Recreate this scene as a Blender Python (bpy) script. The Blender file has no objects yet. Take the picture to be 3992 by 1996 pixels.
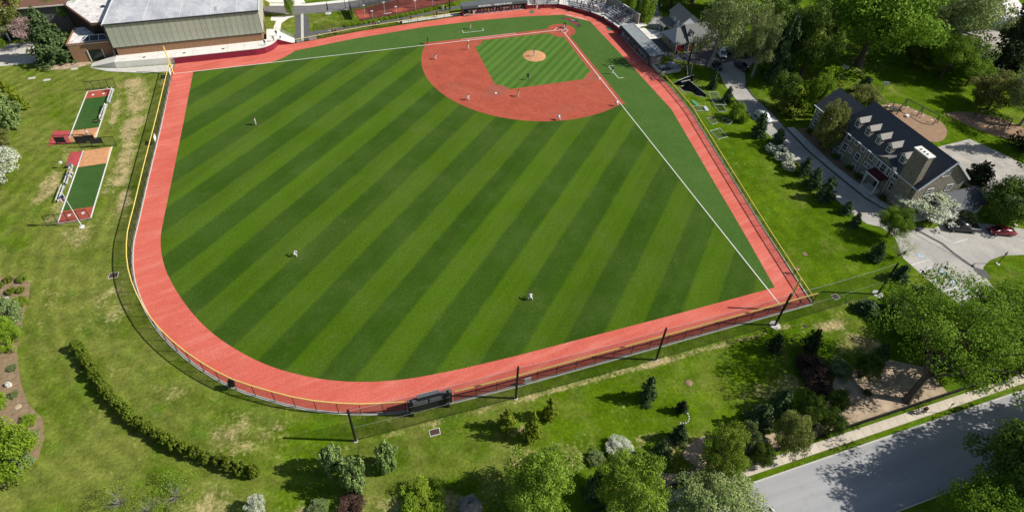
import bpy, bmesh, math, random
import numpy as np
from mathutils import Vector, Matrix
random.seed(7); RNG = np.random.default_rng(7)
SC = bpy.context.scene; COL = SC.collection
R = math.radians
# ------------------------------------------------------------------ camera
FPX, CXP, CYP = 2371.56, 1996.0, 691.69          # focal length and optical centre in photo pixels (3992 wide)
CAM = np.array([63.2676, 145.7431, 78.5925])
def _rot(a, b, c):
    Rz = lambda t: np.array([[math.cos(t), -math.sin(t), 0], [math.sin(t), math.cos(t), 0], [0, 0, 1]])
    Rx = np.array([[1, 0, 0], [0, math.cos(b), -math.sin(b)], [0, math.sin(b), math.cos(b)]])
    return Rz(a) @ Rx @ Rz(c)
CR = _rot(2.80819685, 0.869199105, 0.0471434761)
cd = bpy.data.cameras.new('camera'); cam = bpy.data.objects.new('camera', cd); COL.objects.link(cam)
m4 = Matrix([list(CR[i]) + [CAM[i]] for i in range(3)] + [[0, 0, 0, 1]]); cam.matrix_world = m4
cd.sensor_fit = 'HORIZONTAL'; cd.sensor_width = 36.0; cd.lens = FPX / 3992 * 36
cd.shift_y = -(998.0 - CYP) / 3992; cd.clip_end = 3000; cd.clip_start = 1
SC.camera = cam
def G(px, py, z=0.0):                             # photo pixel -> point on the level z
    d = CR @ np.array([(px - CXP) / FPX, -(py - CYP) / FPX, -1.0]); t = (z - CAM[2]) / d[2]
    return CAM + t * d
def height_at(b, ty):                             # height of an upright over ground point b whose top shows at row ty
    a = CR.T @ (np.array([b[0], b[1], 0.0]) - CAM); u = CR.T @ np.array([0, 0, 1.0]); k = (ty - CYP) / FPX
    # ty = CYP - FPX*y/(-z)  ->  y = k*z
    return (k * a[2] - a[1]) / (u[1] - k * u[2])
# ------------------------------------------------------------------ sky, sun, exposure
SUN_EL, SUN_AZ = R(39.5), R(161.3)
w = bpy.data.worlds.new('World'); SC.world = w; w.use_nodes = True
nt = w.node_tree; bg = nt.nodes['Background']; sky = nt.nodes.new('ShaderNodeTexSky'); sky.sky_type = 'NISHITA'
sky.sun_disc = False; sky.sun_elevation = SUN_EL; sky.sun_rotation = R(90) - SUN_AZ; sky.altitude = 100; sky.air_density = 1.0; sky.dust_density = 1.2
nt.links.new(sky.outputs[0], bg.inputs[0]); bg.inputs[1].default_value = 0.075
sl = bpy.data.lights.new('sun', 'SUN'); sl.energy = 5.0; sl.angle = R(0.53); sl.color = (1.0, 0.955, 0.88)
so = bpy.data.objects.new('sun', sl); COL.objects.link(so)
sd = Vector((math.cos(SUN_EL) * math.cos(SUN_AZ), math.cos(SUN_EL) * math.sin(SUN_AZ), math.sin(SUN_EL)))
so.rotation_euler = sd.to_track_quat('Z', 'Y').to_euler(); so.location = (0, 0, 120)
SC.view_settings.view_transform = 'Standard'; SC.view_settings.look = 'None'; SC.view_settings.gamma = 1.0
SC.view_settings.exposure = 0.12; SC.view_settings.use_curve_mapping = False
SC.render.engine = 'CYCLES'; SC.cycles.max_bounces = 5; SC.cycles.transparent_max_bounces = 12; SC.cycles.diffuse_bounces = 2; SC.cycles.glossy_bounces = 2
# ------------------------------------------------------------------ materials
MATS = {}
def lin(c):
    if isinstance(c, str):
        c = [int(c[i:i+2], 16) / 255 for i in (0, 2, 4)]
        c = [x / 12.92 if x <= .04045 else ((x + .055) / 1.055) ** 2.4 for x in c]
    return (c[0], c[1], c[2], 1.0)
def mat(name, col, rough=.85, col2=None, scale=2.0, detail=4, bump=0.0, bscale=20, spec=.25, metal=0.0, rand=0.0, lo=.35, hi=.65):
    if name in MATS: return MATS[name]
    m = bpy.data.materials.new(name); m.use_nodes = True; n = m.node_tree; b = n.nodes['Principled BSDF']
    b.inputs['Roughness'].default_value = rough; b.inputs['Metallic'].default_value = metal; b.inputs['Specular IOR Level'].default_value = spec
    c1 = lin(col); c2 = lin(col2) if col2 is not None else tuple([x * .78 for x in c1[:3]] + [1])
    tc = n.nodes.new('ShaderNodeTexCoord')
    no = n.nodes.new('ShaderNodeTexNoise'); no.inputs['Scale'].default_value = scale; no.inputs['Detail'].default_value = detail; no.inputs['Roughness'].default_value = .65
    n.links.new(tc.outputs['Object'], no.inputs['Vector'])
    mr = n.nodes.new('ShaderNodeMapRange'); mr.inputs[1].default_value = lo; mr.inputs[2].default_value = hi
    n.links.new(no.outputs['Fac'], mr.inputs[0])
    mx = n.nodes.new('ShaderNodeMix'); mx.data_type = 'RGBA'; mx.inputs[6].default_value = c1; mx.inputs[7].default_value = c2
    n.links.new(mr.outputs[0], mx.inputs[0]); out = mx.outputs[2]
    if rand:
        oi = n.nodes.new('ShaderNodeObjectInfo'); hv = n.nodes.new('ShaderNodeHueSaturation')
        mr2 = n.nodes.new('ShaderNodeMapRange'); mr2.inputs[3].default_value = 1 - rand; mr2.inputs[4].default_value = 1 + rand
        n.links.new(oi.outputs['Random'], mr2.inputs[0]); n.links.new(mr2.outputs[0], hv.inputs['Value']); n.links.new(out, hv.inputs['Color']); out = hv.outputs[0]
    n.links.new(out, b.inputs['Base Color'])
    if bump:
        nb = n.nodes.new('ShaderNodeTexNoise'); nb.inputs['Scale'].default_value = bscale; nb.inputs['Detail'].default_value = 3
        n.links.new(tc.outputs['Object'], nb.inputs['Vector']); bp = n.nodes.new('ShaderNodeBump'); bp.inputs['Strength'].default_value = bump; bp.inputs['Distance'].default_value = .05
        n.links.new(nb.outputs['Fac'], bp.inputs['Height']); n.links.new(bp.outputs[0], b.inputs['Normal'])
    MATS[name] = m; return m
class NT:                                         # small helper to write node graphs tersely
    def __init__(s, name):
        s.m = bpy.data.materials.new(name); s.m.use_nodes = True; s.n = s.m.node_tree; s.b = s.n.nodes['Principled BSDF']; s.b.inputs['Specular IOR Level'].default_value = .2
        MATS[name] = s.m; s.co = s.n.nodes.new('ShaderNodeTexCoord').outputs['Object']
    def _s(s, sock, v):
        if isinstance(v, bpy.types.NodeSocket): s.n.links.new(v, sock)
        elif v is not None: sock.default_value = v
    def math(s, op, a, b=None, clamp=False):
        d = s.n.nodes.new('ShaderNodeMath'); d.operation = op; d.use_clamp = clamp; s._s(d.inputs[0], a); s._s(d.inputs[1], b); return d.outputs[0]
    def noise(s, scale, detail=4, rough=.6, vec=None, dist=0):
        d = s.n.nodes.new('ShaderNodeTexNoise'); d.inputs['Scale'].default_value = scale; d.inputs['Detail'].default_value = detail; d.inputs['Roughness'].default_value = rough; d.inputs['Distortion'].default_value = dist
        s._s(d.inputs['Vector'], s.co if vec is None else vec); return d.outputs['Fac']
    def rng(s, v, a, b, c=0., d=1.):
        x = s.n.nodes.new('ShaderNodeMapRange'); s._s(x.inputs[0], v)
        for i, q in enumerate((a, b, c, d)): x.inputs[i + 1].default_value = q
        return x.outputs[0]
    def mix(s, f, a, b, mode='MIX'):
        x = s.n.nodes.new('ShaderNodeMix'); x.data_type = 'RGBA'; x.blend_type = mode; s._s(x.inputs[0], f)
        s._s(x.inputs[6], lin(a) if not isinstance(a, bpy.types.NodeSocket) else a); s._s(x.inputs[7], lin(b) if not isinstance(b, bpy.types.NodeSocket) else b); return x.outputs[2]
    def mapv(s, loc=(0, 0, 0), rot=(0, 0, 0), sc=(1, 1, 1)):
        x = s.n.nodes.new('ShaderNodeMapping'); x.vector_type = 'TEXTURE'; s._s(x.inputs[0], s.co)
        x.inputs[1].default_value = loc; x.inputs[2].default_value = rot; x.inputs[3].default_value = sc; return x.outputs[0]
    def length(s, v):
        x = s.n.nodes.new('ShaderNodeVectorMath'); x.operation = 'LENGTH'; s._s(x.inputs[0], v); return x.outputs['Value']
    def sep(s, v=None):
        x = s.n.nodes.new('ShaderNodeSeparateXYZ'); s._s(x.inputs[0], s.co if v is None else v); return x.outputs
    def bump(s, h, st=.3, dist=.05):
        x = s.n.nodes.new('ShaderNodeBump'); x.inputs['Strength'].default_value = st; x.inputs['Distance'].default_value = dist; s._s(x.inputs['Height'], h); s.n.links.new(x.outputs[0], s.b.inputs['Normal'])
    def tone(s, c, f, a, b, lo=.3, hi=.7):        # multiply a colour by a grey value taken from a noise
        v = s.rng(f, lo, hi, a, b); k = s.n.nodes.new('ShaderNodeCombineColor'); [s.n.links.new(v, k.inputs[i]) for i in range(3)]
        return s.mix(1.0, c, k.outputs[0], 'MULTIPLY')
    def done(s, col, rough=.9):
        s._s(s.b.inputs['Base Color'], col); s.b.inputs['Roughness'].default_value = rough; return s.m
# ------------------------------------------------------------------ mesh building
class MB:
    def __init__(s): s.v = []; s.f = []; s.mi = []; s.cur = 0
    def add(s, vs, fs):
        o = len(s.v); s.v += [tuple(p) for p in vs]; s.f += [tuple(i + o for i in f) for f in fs]; s.mi += [s.cur] * len(fs); return s
    def m(s, i): s.cur = i; return s
    def box(s, x0, y0, z0, x1, y1, z1):
        x0, x1 = min(x0, x1), max(x0, x1); y0, y1 = min(y0, y1), max(y0, y1); z0, z1 = min(z0, z1), max(z0, z1)
        return s.add([(x0,y0,z0),(x1,y0,z0),(x1,y1,z0),(x0,y1,z0),(x0,y0,z1),(x1,y0,z1),(x1,y1,z1),(x0,y1,z1)],
                     [(3,2,1,0),(4,5,6,7),(0,1,5,4),(1,2,6,5),(2,3,7,6),(3,0,4,7)])
    def bar(s, a, b, w, h=None, up=(0, 0, 1)):    # box beam from a to b, w across, h along 'up'
        h = w if h is None else h; a = Vector(a); b = Vector(b); d = (b - a).normalized(); u = Vector(up)
        if abs(d.dot(u)) > .99: u = Vector((0, 1, 0))
        x = d.cross(u).normalized(); y = x.cross(d).normalized(); x *= w / 2; y *= h / 2
        return s.add([a-x-y, a+x-y, a+x+y, a-x+y, b-x-y, b+x-y, b+x+y, b-x+y], [(3,2,1,0),(4,5,6,7),(0,1,5,4),(1,2,6,5),(2,3,7,6),(3,0,4,7)])
    def cyl(s, a, b, r0, r1=None, n=8, cap=True):
        r1 = r0 if r1 is None else r1; a = Vector(a); b = Vector(b); d = (b - a).normalized(); u = Vector((0, 0, 1)) if abs(d.z) < .95 else Vector((1, 0, 0))
        x = d.cross(u).normalized(); y = d.cross(x).normalized(); vs = []
        for p, r in ((a, r0), (b, r1)):
            for i in range(n): t = 2 * math.pi * i / n; vs.append(p + x * (r * math.cos(t)) + y * (r * math.sin(t)))
        fs = [(i, i + n, (i + 1) % n + n, (i + 1) % n) for i in range(n)]
        if cap: fs += [tuple(range(n)), tuple(range(2 * n - 1, n - 1, -1))]
        return s.add(vs, fs)
    def tube(s, pts, r, n=6):
        for a, b in zip(pts, pts[1:]): s.cyl(a, b, r if not hasattr(r, '__len__') else r[0], None, n)
        return s
    def prism(s, poly, z0, z1, bottom=True):      # poly ccw list of xy
        n = len(poly); vs = [(x, y, z0) for x, y in poly] + [(x, y, z1) for x, y in poly]
        fs = [(i, (i + 1) % n, (i + 1) % n + n, i + n) for i in range(n)] + [tuple(range(n, 2 * n))]
        if bottom: fs.append(tuple(range(n - 1, -1, -1)))
        return s.add(vs, fs)
    def poly(s, pts): return s.add(pts, [tuple(range(len(pts)))])
    def quad(s, a, b, c, d): return s.add([a, b, c, d], [(0, 1, 2, 3)])
    def sphere(s, c, r, nu=8, nv=5, sz=1.0, half=False):
        vs = []; lo = 0 if half else -math.pi / 2
        for j in range(nv + 1):
            t = lo + (math.pi / 2 - lo) * j / nv
            for i in range(nu): a = 2 * math.pi * i / nu; vs.append((c[0] + r * math.cos(t) * math.cos(a), c[1] + r * math.cos(t) * math.sin(a), c[2] + r * sz * math.sin(t)))
        fs = [(j*nu+i, j*nu+(i+1) % nu, (j+1)*nu+(i+1) % nu, (j+1)*nu+i) for j in range(nv) for i in range(nu)]
        return s.add(vs, fs)
    def mesh(s, name, mats, off=(0, 0, 0), smooth=False):
        me = bpy.data.meshes.new(name); ox, oy, oz = off
        me.from_pydata([(x - ox, y - oy, z - oz) for x, y, z in s.v], [], s.f)
        for mt in (mats if isinstance(mats, (list, tuple)) else [mats]): me.materials.append(mt)
        if any(s.mi): me.polygons.foreach_set('material_index', s.mi)
        if smooth: me.polygons.foreach_set('use_smooth', [True] * len(me.polygons))
        me.update(); return me
    def build(s, name, mats, parent=None, smooth=False, world=True, loc=None):
        off = (0, 0, 0)
        if parent is not None and world:
            off = WLOC.get(parent.name, (0, 0, 0))
        elif loc is not None: off = loc
        o = bpy.data.objects.new(name, s.mesh(name, mats, off, smooth)); COL.objects.link(o)
        if parent is not None:
            o.parent = parent; WLOC[o.name] = off
        elif loc is not None: o.location = loc
        return o
WLOC = {}
def tag(o, label=None, cat=None, group=None, kind=None):
    if label: o['label'] = label
    if cat: o['category'] = cat
    if group: o['group'] = group
    if kind: o['kind'] = kind
    return o
def thing(name, label, cat, loc=(0, 0, 0), rz=0.0, group=None):
    o = bpy.data.objects.new(name, None); COL.objects.link(o); o.location = loc; o.rotation_euler = (0, 0, rz); o.empty_display_size = .3
    WLOC[o.name] = tuple(loc); return tag(o, label, cat, group)
def child(name, me, parent, loc=(0, 0, 0), rz=0.0, sc=None):
    o = bpy.data.objects.new(name, me); COL.objects.link(o); o.parent = parent; o.location = loc; o.rotation_euler = (0, 0, rz)
    if sc: o.scale = sc
    return o
def copy_tree(o, parent=None):
    c = o.copy(); COL.objects.link(c); c.parent = parent
    if c.name not in WLOC: WLOC[c.name] = WLOC.get(o.name, (0, 0, 0))
    for ch in list(o.children): copy_tree(ch, c)
    return c
def struct(name, mb, mats, smooth=False, parent=None):
    o = mb.build(name, mats, parent, smooth)
    if parent is None: o['kind'] = 'structure'
    return o
def sheet(name, pts, z, m): return struct(name, MB().poly([(x, y, z) for x, y in pts]), m)
def arc(cx, cy, r, a0, a1, n=24): return [(cx + r * math.cos(R(a0 + (a1 - a0) * i / n)), cy + r * math.sin(R(a0 + (a1 - a0) * i / n))) for i in range(n + 1)]
def spline(pts, n=6):                             # Catmull-Rom through the points
    P = [np.array(p, float) for p in pts]; P = [2 * P[0] - P[1]] + P + [2 * P[-1] - P[-2]]; out = []
    for i in range(1, len(P) - 2):
        for k in range(n):
            t = k / n; a, b, c, d = P[i-1], P[i], P[i+1], P[i+2]
            out.append(tuple(.5 * ((2*b) + (c-a)*t + (2*a-5*b+4*c-d)*t*t + (3*b-a-3*c+d)*t**3)))
    out.append(tuple(P[-2])); return out
def resample(pts, step):
    P = [np.array(p, float) for p in pts]; L = [0]
    for a, b in zip(P, P[1:]): L.append(L[-1] + np.linalg.norm(b - a))
    n = max(1, round(L[-1] / step)); out = []
    for i in range(n + 1):
        t = L[-1] * i / n; j = min(max(np.searchsorted(L, t) - 1, 0), len(P) - 2); f = (t - L[j]) / max(L[j+1] - L[j], 1e-9)
        out.append(tuple(P[j] + (P[j+1] - P[j]) * f))
    return out
def ribbon(pts, w, z, side=0):                    # flat strip along a polyline; side -1/0/1 shifts it off the line
    P = [Vector((p[0], p[1], 0)) for p in pts]; mb = MB(); L = []; Rr = []
    for i, p in enumerate(P):
        d = ((P[min(i+1, len(P)-1)] - P[max(i-1, 0)])).normalized(); nrm = Vector((-d.y, d.x, 0))
        L.append(p + nrm * (w / 2 + side * w / 2)); Rr.append(p + nrm * (-w / 2 + side * w / 2))
    vs = [(a.x, a.y, z) for a in L] + [(a.x, a.y, z) for a in Rr]; n = len(P)
    return mb.add(vs, [(i, i + n, i + 1 + n, i + 1) for i in range(n - 1)])
def wall_strip(pts, z0, z1, th):                  # upright slab along a polyline
    P = [Vector((p[0], p[1], 0)) for p in pts]; n = len(P); L = []; Q = []
    for i, p in enumerate(P):
        d = ((P[min(i+1, n-1)] - P[max(i-1, 0)])).normalized(); k = Vector((-d.y, d.x, 0)) * th / 2; L.append(p + k); Q.append(p - k)
    vs = [(a.x, a.y, z) for z in (z0, z1) for row in (L, Q) for a in row]
    f = []
    for i in range(n - 1): f += [(i, i+1, 2*n+i+1, 2*n+i), (n+i+1, n+i, 3*n+i, 3*n+i+1), (2*n+i, 2*n+i+1, 3*n+i+1, 3*n+i)]
    f += [(0, 2*n, 3*n, n), (n-1, 2*n-1, 4*n-1, 3*n-1)]
    return MB().add(vs, f)
def text_mesh(body, size, m, ext=0.0):
    cu = bpy.data.curves.new('txt', 'FONT'); cu.body = body; cu.size = size; cu.align_x = 'CENTER'; cu.align_y = 'CENTER'; cu.extrude = ext; cu.resolution_u = 2; cu.offset = size * .012
    o = bpy.data.objects.new('txt', cu); COL.objects.link(o); dg = bpy.context.evaluated_depsgraph_get(); me = bpy.data.meshes.new_from_object(o.evaluated_get(dg))
    bpy.data.objects.remove(o); me.materials.clear(); me.materials.append(m); return me
def net_mat(name, col, alpha):                    # woven mesh seen from far: thin strands, mostly open
    n = NT(name); n.b.inputs['Alpha'].default_value = alpha; n.done(lin(col), .8); return n.m

ORD = ['first', 'second', 'third', 'fourth', 'fifth', 'sixth', 'seventh', 'eighth', 'ninth', 'tenth', 'eleventh', 'twelfth', 'thirteenth', 'fourteenth', 'fifteenth', 'sixteenth', 'seventeenth', 'eighteenth', 'nineteenth', 'twentieth'] + ['twenty-' + q for q in ('first', 'second', 'third', 'fourth', 'fifth', 'sixth', 'seventh', 'eighth', 'ninth')] + ['thirtieth']
# ------------------------------------------------------------------ ground and playing field
def patches(n, lst):
    out = None
    for cx, cy, rx, ry, rot, st in lst:
        d = n.length(n.mapv((cx, cy, 0), (0, 0, R(rot)), (rx, ry, 50)))
        f = n.rng(d, .35, 1.1, st, 0.0); out = f if out is None else n.math('MAXIMUM', out, f)
    return out
n = NT('lawn')
x, y, _ = n.sep(); west = n.rng(x, 20, 95)        # the lawn round the bullpens is drier and yellower
big = n.noise(.05, 6, .62); mid = n.noise(.42, 6, .68); fine = n.noise(2.2, 5, .8); blade = n.noise(6, 3, .8, n.mapv(rot=(0, 0, R(25)), sc=(1, .5, 1)))
c = n.mix(n.rng(big, .36, .64), lin((.062, .122, .003)), lin((.112, .190, .006)))
c = n.mix(n.rng(n.math('ADD', n.math('MULTIPLY', n.noise(.11, 6, .7, n.mapv((40, 9, 3))), 1.0), n.math('MULTIPLY', west, .17)), .50, .72, 0, .9), c, lin((.190, .215, .042)))
c = n.mix(n.rng(n.noise(.23, 5, .7, n.mapv((7, 3, 1))), .54, .7, 0, .6), c, lin((.066, .155, .012)))
rad = n.length(n.mapv((57, 58, 0))); ringn = n.math('SINE', n.math('ADD', n.math('MULTIPLY', rad, 2.6), n.math('MULTIPLY', n.noise(.12, 3), 9)))
c = n.tone(c, n.math('MULTIPLY', ringn, n.rng(x, 35, 75)), .90, 1.10, -1, 1)      # mower tracks curve round the outfield fence
mow = n.math('SINE', n.math('MULTIPLY', n.math('ADD', x, n.math('MULTIPLY', y, .22)), 2.1)); c = n.tone(c, n.math('MULTIPLY', mow, n.rng(x, 5, -5)), .95, 1.05, -1, 1)
dry = patches(n, [(107.3, 10, 3.4, 13, 4, 1), (106.2, 33, 2.6, 15, 0, .85), (118.3, 38, 2.4, 9, -6, .85), (110, 53, 5, 5, 0, .55), (112, 65, 3, 10, 0, .35), (103, 71, 5, 8, 20, .35), (88, 106, 9, 4, -25, .55), (75, 112, 9, 3, -17, .75),
                  (82, 99, 7, 4, -30, .55), (60, 114.5, 10, 2.5, -17, .6), (44, 113, 8, 3.5, -15, .65), (30, 115.5, 7, 2.5, -10, .7), (95, 88, 3, 9, 40, .3), (27, 104.1, 52, .75, 0, .75), (47, 108.3, 4, .7, -3, .7), (-4.5, 105.6, 5.5, 1.5, -4, 1),
                  (-8, 110, 6, 3, 0, .6), (10, 112.5, 8, 3, 0, .45), (22, 118, 10, 3, 0, .7), (-12, 103.2, 4, 1.2, 0, .5), (-62, 45, 6, 8, 20, .45), (-70, 38, 5, 7, 0, .5), (64, -20, 6, 4, 0, .4), (35, -16.5, 10, 1, -5, .9), (101.8, 3, 1.6, 6, 0, .8), (109, 2.5, 4.5, 3, 0, .9), (106.4, 21, 3.0, 9, 3, 1), (110.6, 13, 1.6, 10, 2, .8), (104.6, 45, 1.8, 9, 0, .75), (107.8, 40, 1.2, 8, 0, .6), (117.5, 30, 2, 5, 0, .5), (115, 46, 3, 6, 0, .4)])
grain = n.math('ADD', n.math('MULTIPLY', mid, .35), n.math('ADD', n.math('MULTIPLY', fine, .4), n.math('MULTIPLY', n.noise(.17, 4, .6), .45)))
dm = n.rng(n.math('ADD', n.math('MULTIPLY', dry, .92), n.math('MULTIPLY', n.math('SUBTRACT', grain, .6), 4.2)), .40, .95)
c = n.mix(n.math('MULTIPLY', dm, .9), c, lin((.46, .365, .185)))
c = n.mix(n.math('MULTIPLY', n.rng(n.noise(.9, 6, .75), .54, .74), n.math('ADD', .25, n.math('MULTIPLY', west, .45))), c, lin((.27, .235, .085)))
c = n.tone(c, mid, .70, 1.30); c = n.tone(c, fine, .62, 1.38, .32, .68); c = n.tone(c, blade, .78, 1.22, .3, .7)
n.b.inputs['Specular IOR Level'].default_value = .02; n.bump(n.math('ADD', fine, blade), .6, .12); LAWN = n.done(c)
g = MB(); g.quad((-900, -900, 0), (900, -900, 0), (900, 900, 0), (-900, 900, 0)); struct('ground', g, LAWN)

n = NT('track'); mid = n.noise(.22, 6, .65); fine = n.noise(3.5, 4, .75); streak = n.noise(.7, 5, .65, n.mapv(rot=(0, 0, .2), sc=(7, 1, 1)))
c = n.mix(n.rng(mid, .36, .66), lin((.66, .150, .105)), lin((.57, .118, .082))); c = n.mix(n.rng(streak, .46, .68, 0, .7), c, lin((.72, .235, .18)))
c = n.mix(n.rng(n.noise(.06, 4, .6), .52, .66, 0, .45), c, lin((.55, .10, .065))); c = n.mix(n.rng(n.noise(1.1, 6, .75), .6, .75, 0, .5), c, lin((.40, .10, .075)))
c = n.mix(n.rng(n.noise(.16, 6, .72, n.mapv((31, 5, 2))), .56, .72, 0, .5), c, lin((.50, .135, .10))); c = n.tone(c, fine, .80, 1.18, .32, .68); n.bump(fine, .25, .03); TRACK = n.done(c)

def turf(name, light, dark, period=None, off=0.0, soft_=.022, worn=()):
    n = NT(name); fine = n.noise(2.6, 5, .8); mid = n.noise(.10, 6, .62); soft = n.noise(.5, 4, .65); wear = n.noise(.28, 6, .7)
    if period:
        x, y, _ = n.sep(); u = n.math('SUBTRACT', x, y); u = n.math('ADD', u, n.math('MULTIPLY', n.math('SUBTRACT', soft, .5), .06 * period))
        q = n.math('DIVIDE', n.math('ADD', u, off), period); f = n.math('FRACT', q)
        t = n.rng(n.math('ABSOLUTE', n.math('SUBTRACT', n.math('FRACT', n.math('ADD', f, .25)), .5)), .25 - soft_, .25 + soft_)
        c = n.mix(t, lin(light), lin(dark)); k = n.n.nodes.new('ShaderNodeCombineXYZ'); n.n.links.new(n.math('FLOOR', n.math('MULTIPLY', n.math('ADD', q, .25), 2)), k.inputs[0]); wn = n.n.nodes.new('ShaderNodeTexWhiteNoise'); n.n.links.new(k.outputs[0], wn.inputs['Vector']); c = n.tone(c, wn.outputs['Value'], .90, 1.10, 0, 1)
        v = n.noise(.35, 5, .7, n.mapv(rot=(0, 0, R(45)), sc=(9, 1, 1))); c = n.tone(c, v, .86, 1.14)
    else: c = n.mix(n.rng(soft, .3, .7), lin(light), lin(dark))
    c = n.mix(n.rng(mid, .40, .66, 0, .35), c, n.mix(.6, c, lin((.12, .17, .045))))
    c = n.mix(n.rng(wear, .56, .74, 0, .4), c, lin((.095, .135, .032)))
    if worn: c = n.mix(n.math('MULTIPLY', patches(n, worn), n.rng(n.noise(.9, 5, .7), .35, .7)), c, lin((.105, .125, .03)))
    c = n.tone(c, fine, .70, 1.30, .32, .68); n.b.inputs['Specular IOR Level'].default_value = .03; n.b.inputs['Sheen Weight'].default_value = .17; n.b.inputs['Sheen Roughness'].default_value = .45; n.b.inputs['Sheen Tint'].default_value = (.72, 1, .42, 1)
    n.bump(fine, .4, .06); return n.done(c)
T_FAIR = turf('turf_striped', (.060, .120, .0035), (.031, .075, .004), 13.4, 83.7 + 3.35, .03, [(tuple(G(998, 488)[:2]) + (3.5, 2.5, 20, .55)), (tuple(G(1152, 1000)[:2]) + (3.2, 2.4, 20, .55)), (tuple(G(2067, 1169)[:2]) + (3.2, 2.4, 20, .5)), (46, 38, 9, 3, -40, .3), (60, 60, 20, 5, 45, .18)])
T_FOUL = turf('turf_plain', (.062, .134, .024), (.050, .112, .019))
T_INF = turf('turf_infield', (.088, .185, .026), (.058, .138, .019), 2.9, 0, .05)
T_EDGE = turf('turf_edge', (.042, .112, .012), (.036, .100, .011))

n = NT('infield_clay'); fine = n.noise(11, 2, .7); mid = n.noise(.3, 5, .6); x, y, _ = n.sep()
c = n.mix(n.rng(mid, .35, .66), lin((.47, .104, .060)), lin((.38, .082, .048)))
scuff = patches(n, [(26.8, 26.2, 4.8, 2.8, 30, .95), (27.3, 24.6, 2.4, 1.6, 20, .9), (1.5, 26.0, 4, 2.2, 0, .75), (14, 38, 5, 2, 10, .4), (36, 22, 3, 2.5, 0, .4), (26, 1.5, 3, 2.2, 0, .6), (.3, 1.2, 2.2, 1.4, 0, .5)])
c = n.mix(n.math('MULTIPLY', scuff, n.rng(n.noise(1.3, 5, .75), .38, .68)), c, lin((.20, .13, .10)))
c = n.mix(n.rng(fine, .38, .75, 0, .45), c, lin((.27, .045, .026))); c = n.tone(c, n.noise(1.4, 5, .75), .82, 1.18, .32, .68); c = n.mix(n.rng(n.noise(.5, 5, .65, n.mapv(rot=(0, 0, R(45)), sc=(1, 6, 1))), .5, .7, 0, .4), c, lin((.46, .14, .085))); n.bump(fine, .3, .03); CLAY = n.done(c)
MOUND = mat('mound_clay', (.66, .345, .165), .9, (.52, .25, .12), 1.2, 5, .3, 9)
WHITE = mat('white_paint', (.82, .81, .78), .6, (.70, .69, .66), 3)
RUBBER = mat('white_rubber', (.85, .85, .85), .5, (.75, .75, .75), 3)

FENCE_L = [(100.5, 0.0), (100.7, 23), (101.0, 40), (101.1, 52)]
FENCE_C = spline([(101.1, 52), (101.1, 59), (99.6, 67.5), (95.9, 76.6), (91, 84), (84.8, 90.6), (79.5, 94.4), (73.8, 97.7), (67.5, 100.1), (61.6, 101.5)], 5)
FENCE_B = [(54.9, 101.9), (46.5, 102.0), (30.1, 101.8), (-5.2, 101.3)]
FENCE_S = [(-5.2, 101.3), (-7.9, 84.6), (-11.6, 63.5), (-14.8, 45.8), (-15.3, 36), (-15.2, 29.2)]
TOP = [(-15.2, 26.7), (-14.6, 23.6), (-15.5, 6.0), (-12.8, -4.6), (-4.6, -13.4), (5.2, -14.95), (25.1, -14.8), (54.9, -11.9), (71.7, -8.8), (76, -9.0)]
sheet('warning_track', FENCE_L + FENCE_C[1:] + [(58, 101.7)] + FENCE_B + FENCE_S[1:] + TOP + arc(81.3, -10.15, 5.3, 168, 90, 10) + [(100.4, -4.8)], .008, TRACK)
EDGE = [(95.9, .1)] + [(96.2, 20), (96.6, 40), (96.9, 52)] + spline([(96.9, 52), (96.8, 58.6), (95.2, 65.8), (91.6, 74), (87, 81.2), (81, 87.5), (75.2, 91.6), (69, 94.5), (62, 96.3), (54, 97.0), (45, 97.2)], 5)[1:] + [(20, 97), (-1.4, 96.6)]
SIDE = [(-3.9, 83.5), (-7.4, 63), (-10.7, 44), (-10.5, 25), (-10.3, 12.5), (-9.9, -2.9), (-3.7, -8.9), (8, -10.4), (20, -10.9), (37.3, -10.4), (56.2, -8.1), (72.0, -4.9)] + spline([(72.0, -4.9), (73.2, -3.5), (75.3, -1.6), (78.2, -.1)], 4)[1:]
sheet('foul_turf', EDGE + SIDE, .012, T_FOUL)
FAIR = [(0, 0)] + EDGE + [(0, 96.65)]
FAIR = [p for p in FAIR if p[0] > -.01]
sheet('outfield_turf', FAIR, .016, T_FAIR)
# darker unmown margin along the track
ed = [p for p in EDGE if p[0] >= -.01] + [(0, 96.63)]
None and struct('turf_margin', ribbon(resample(ed, 2.5), .9, .020, -1), T_EDGE)
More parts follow.
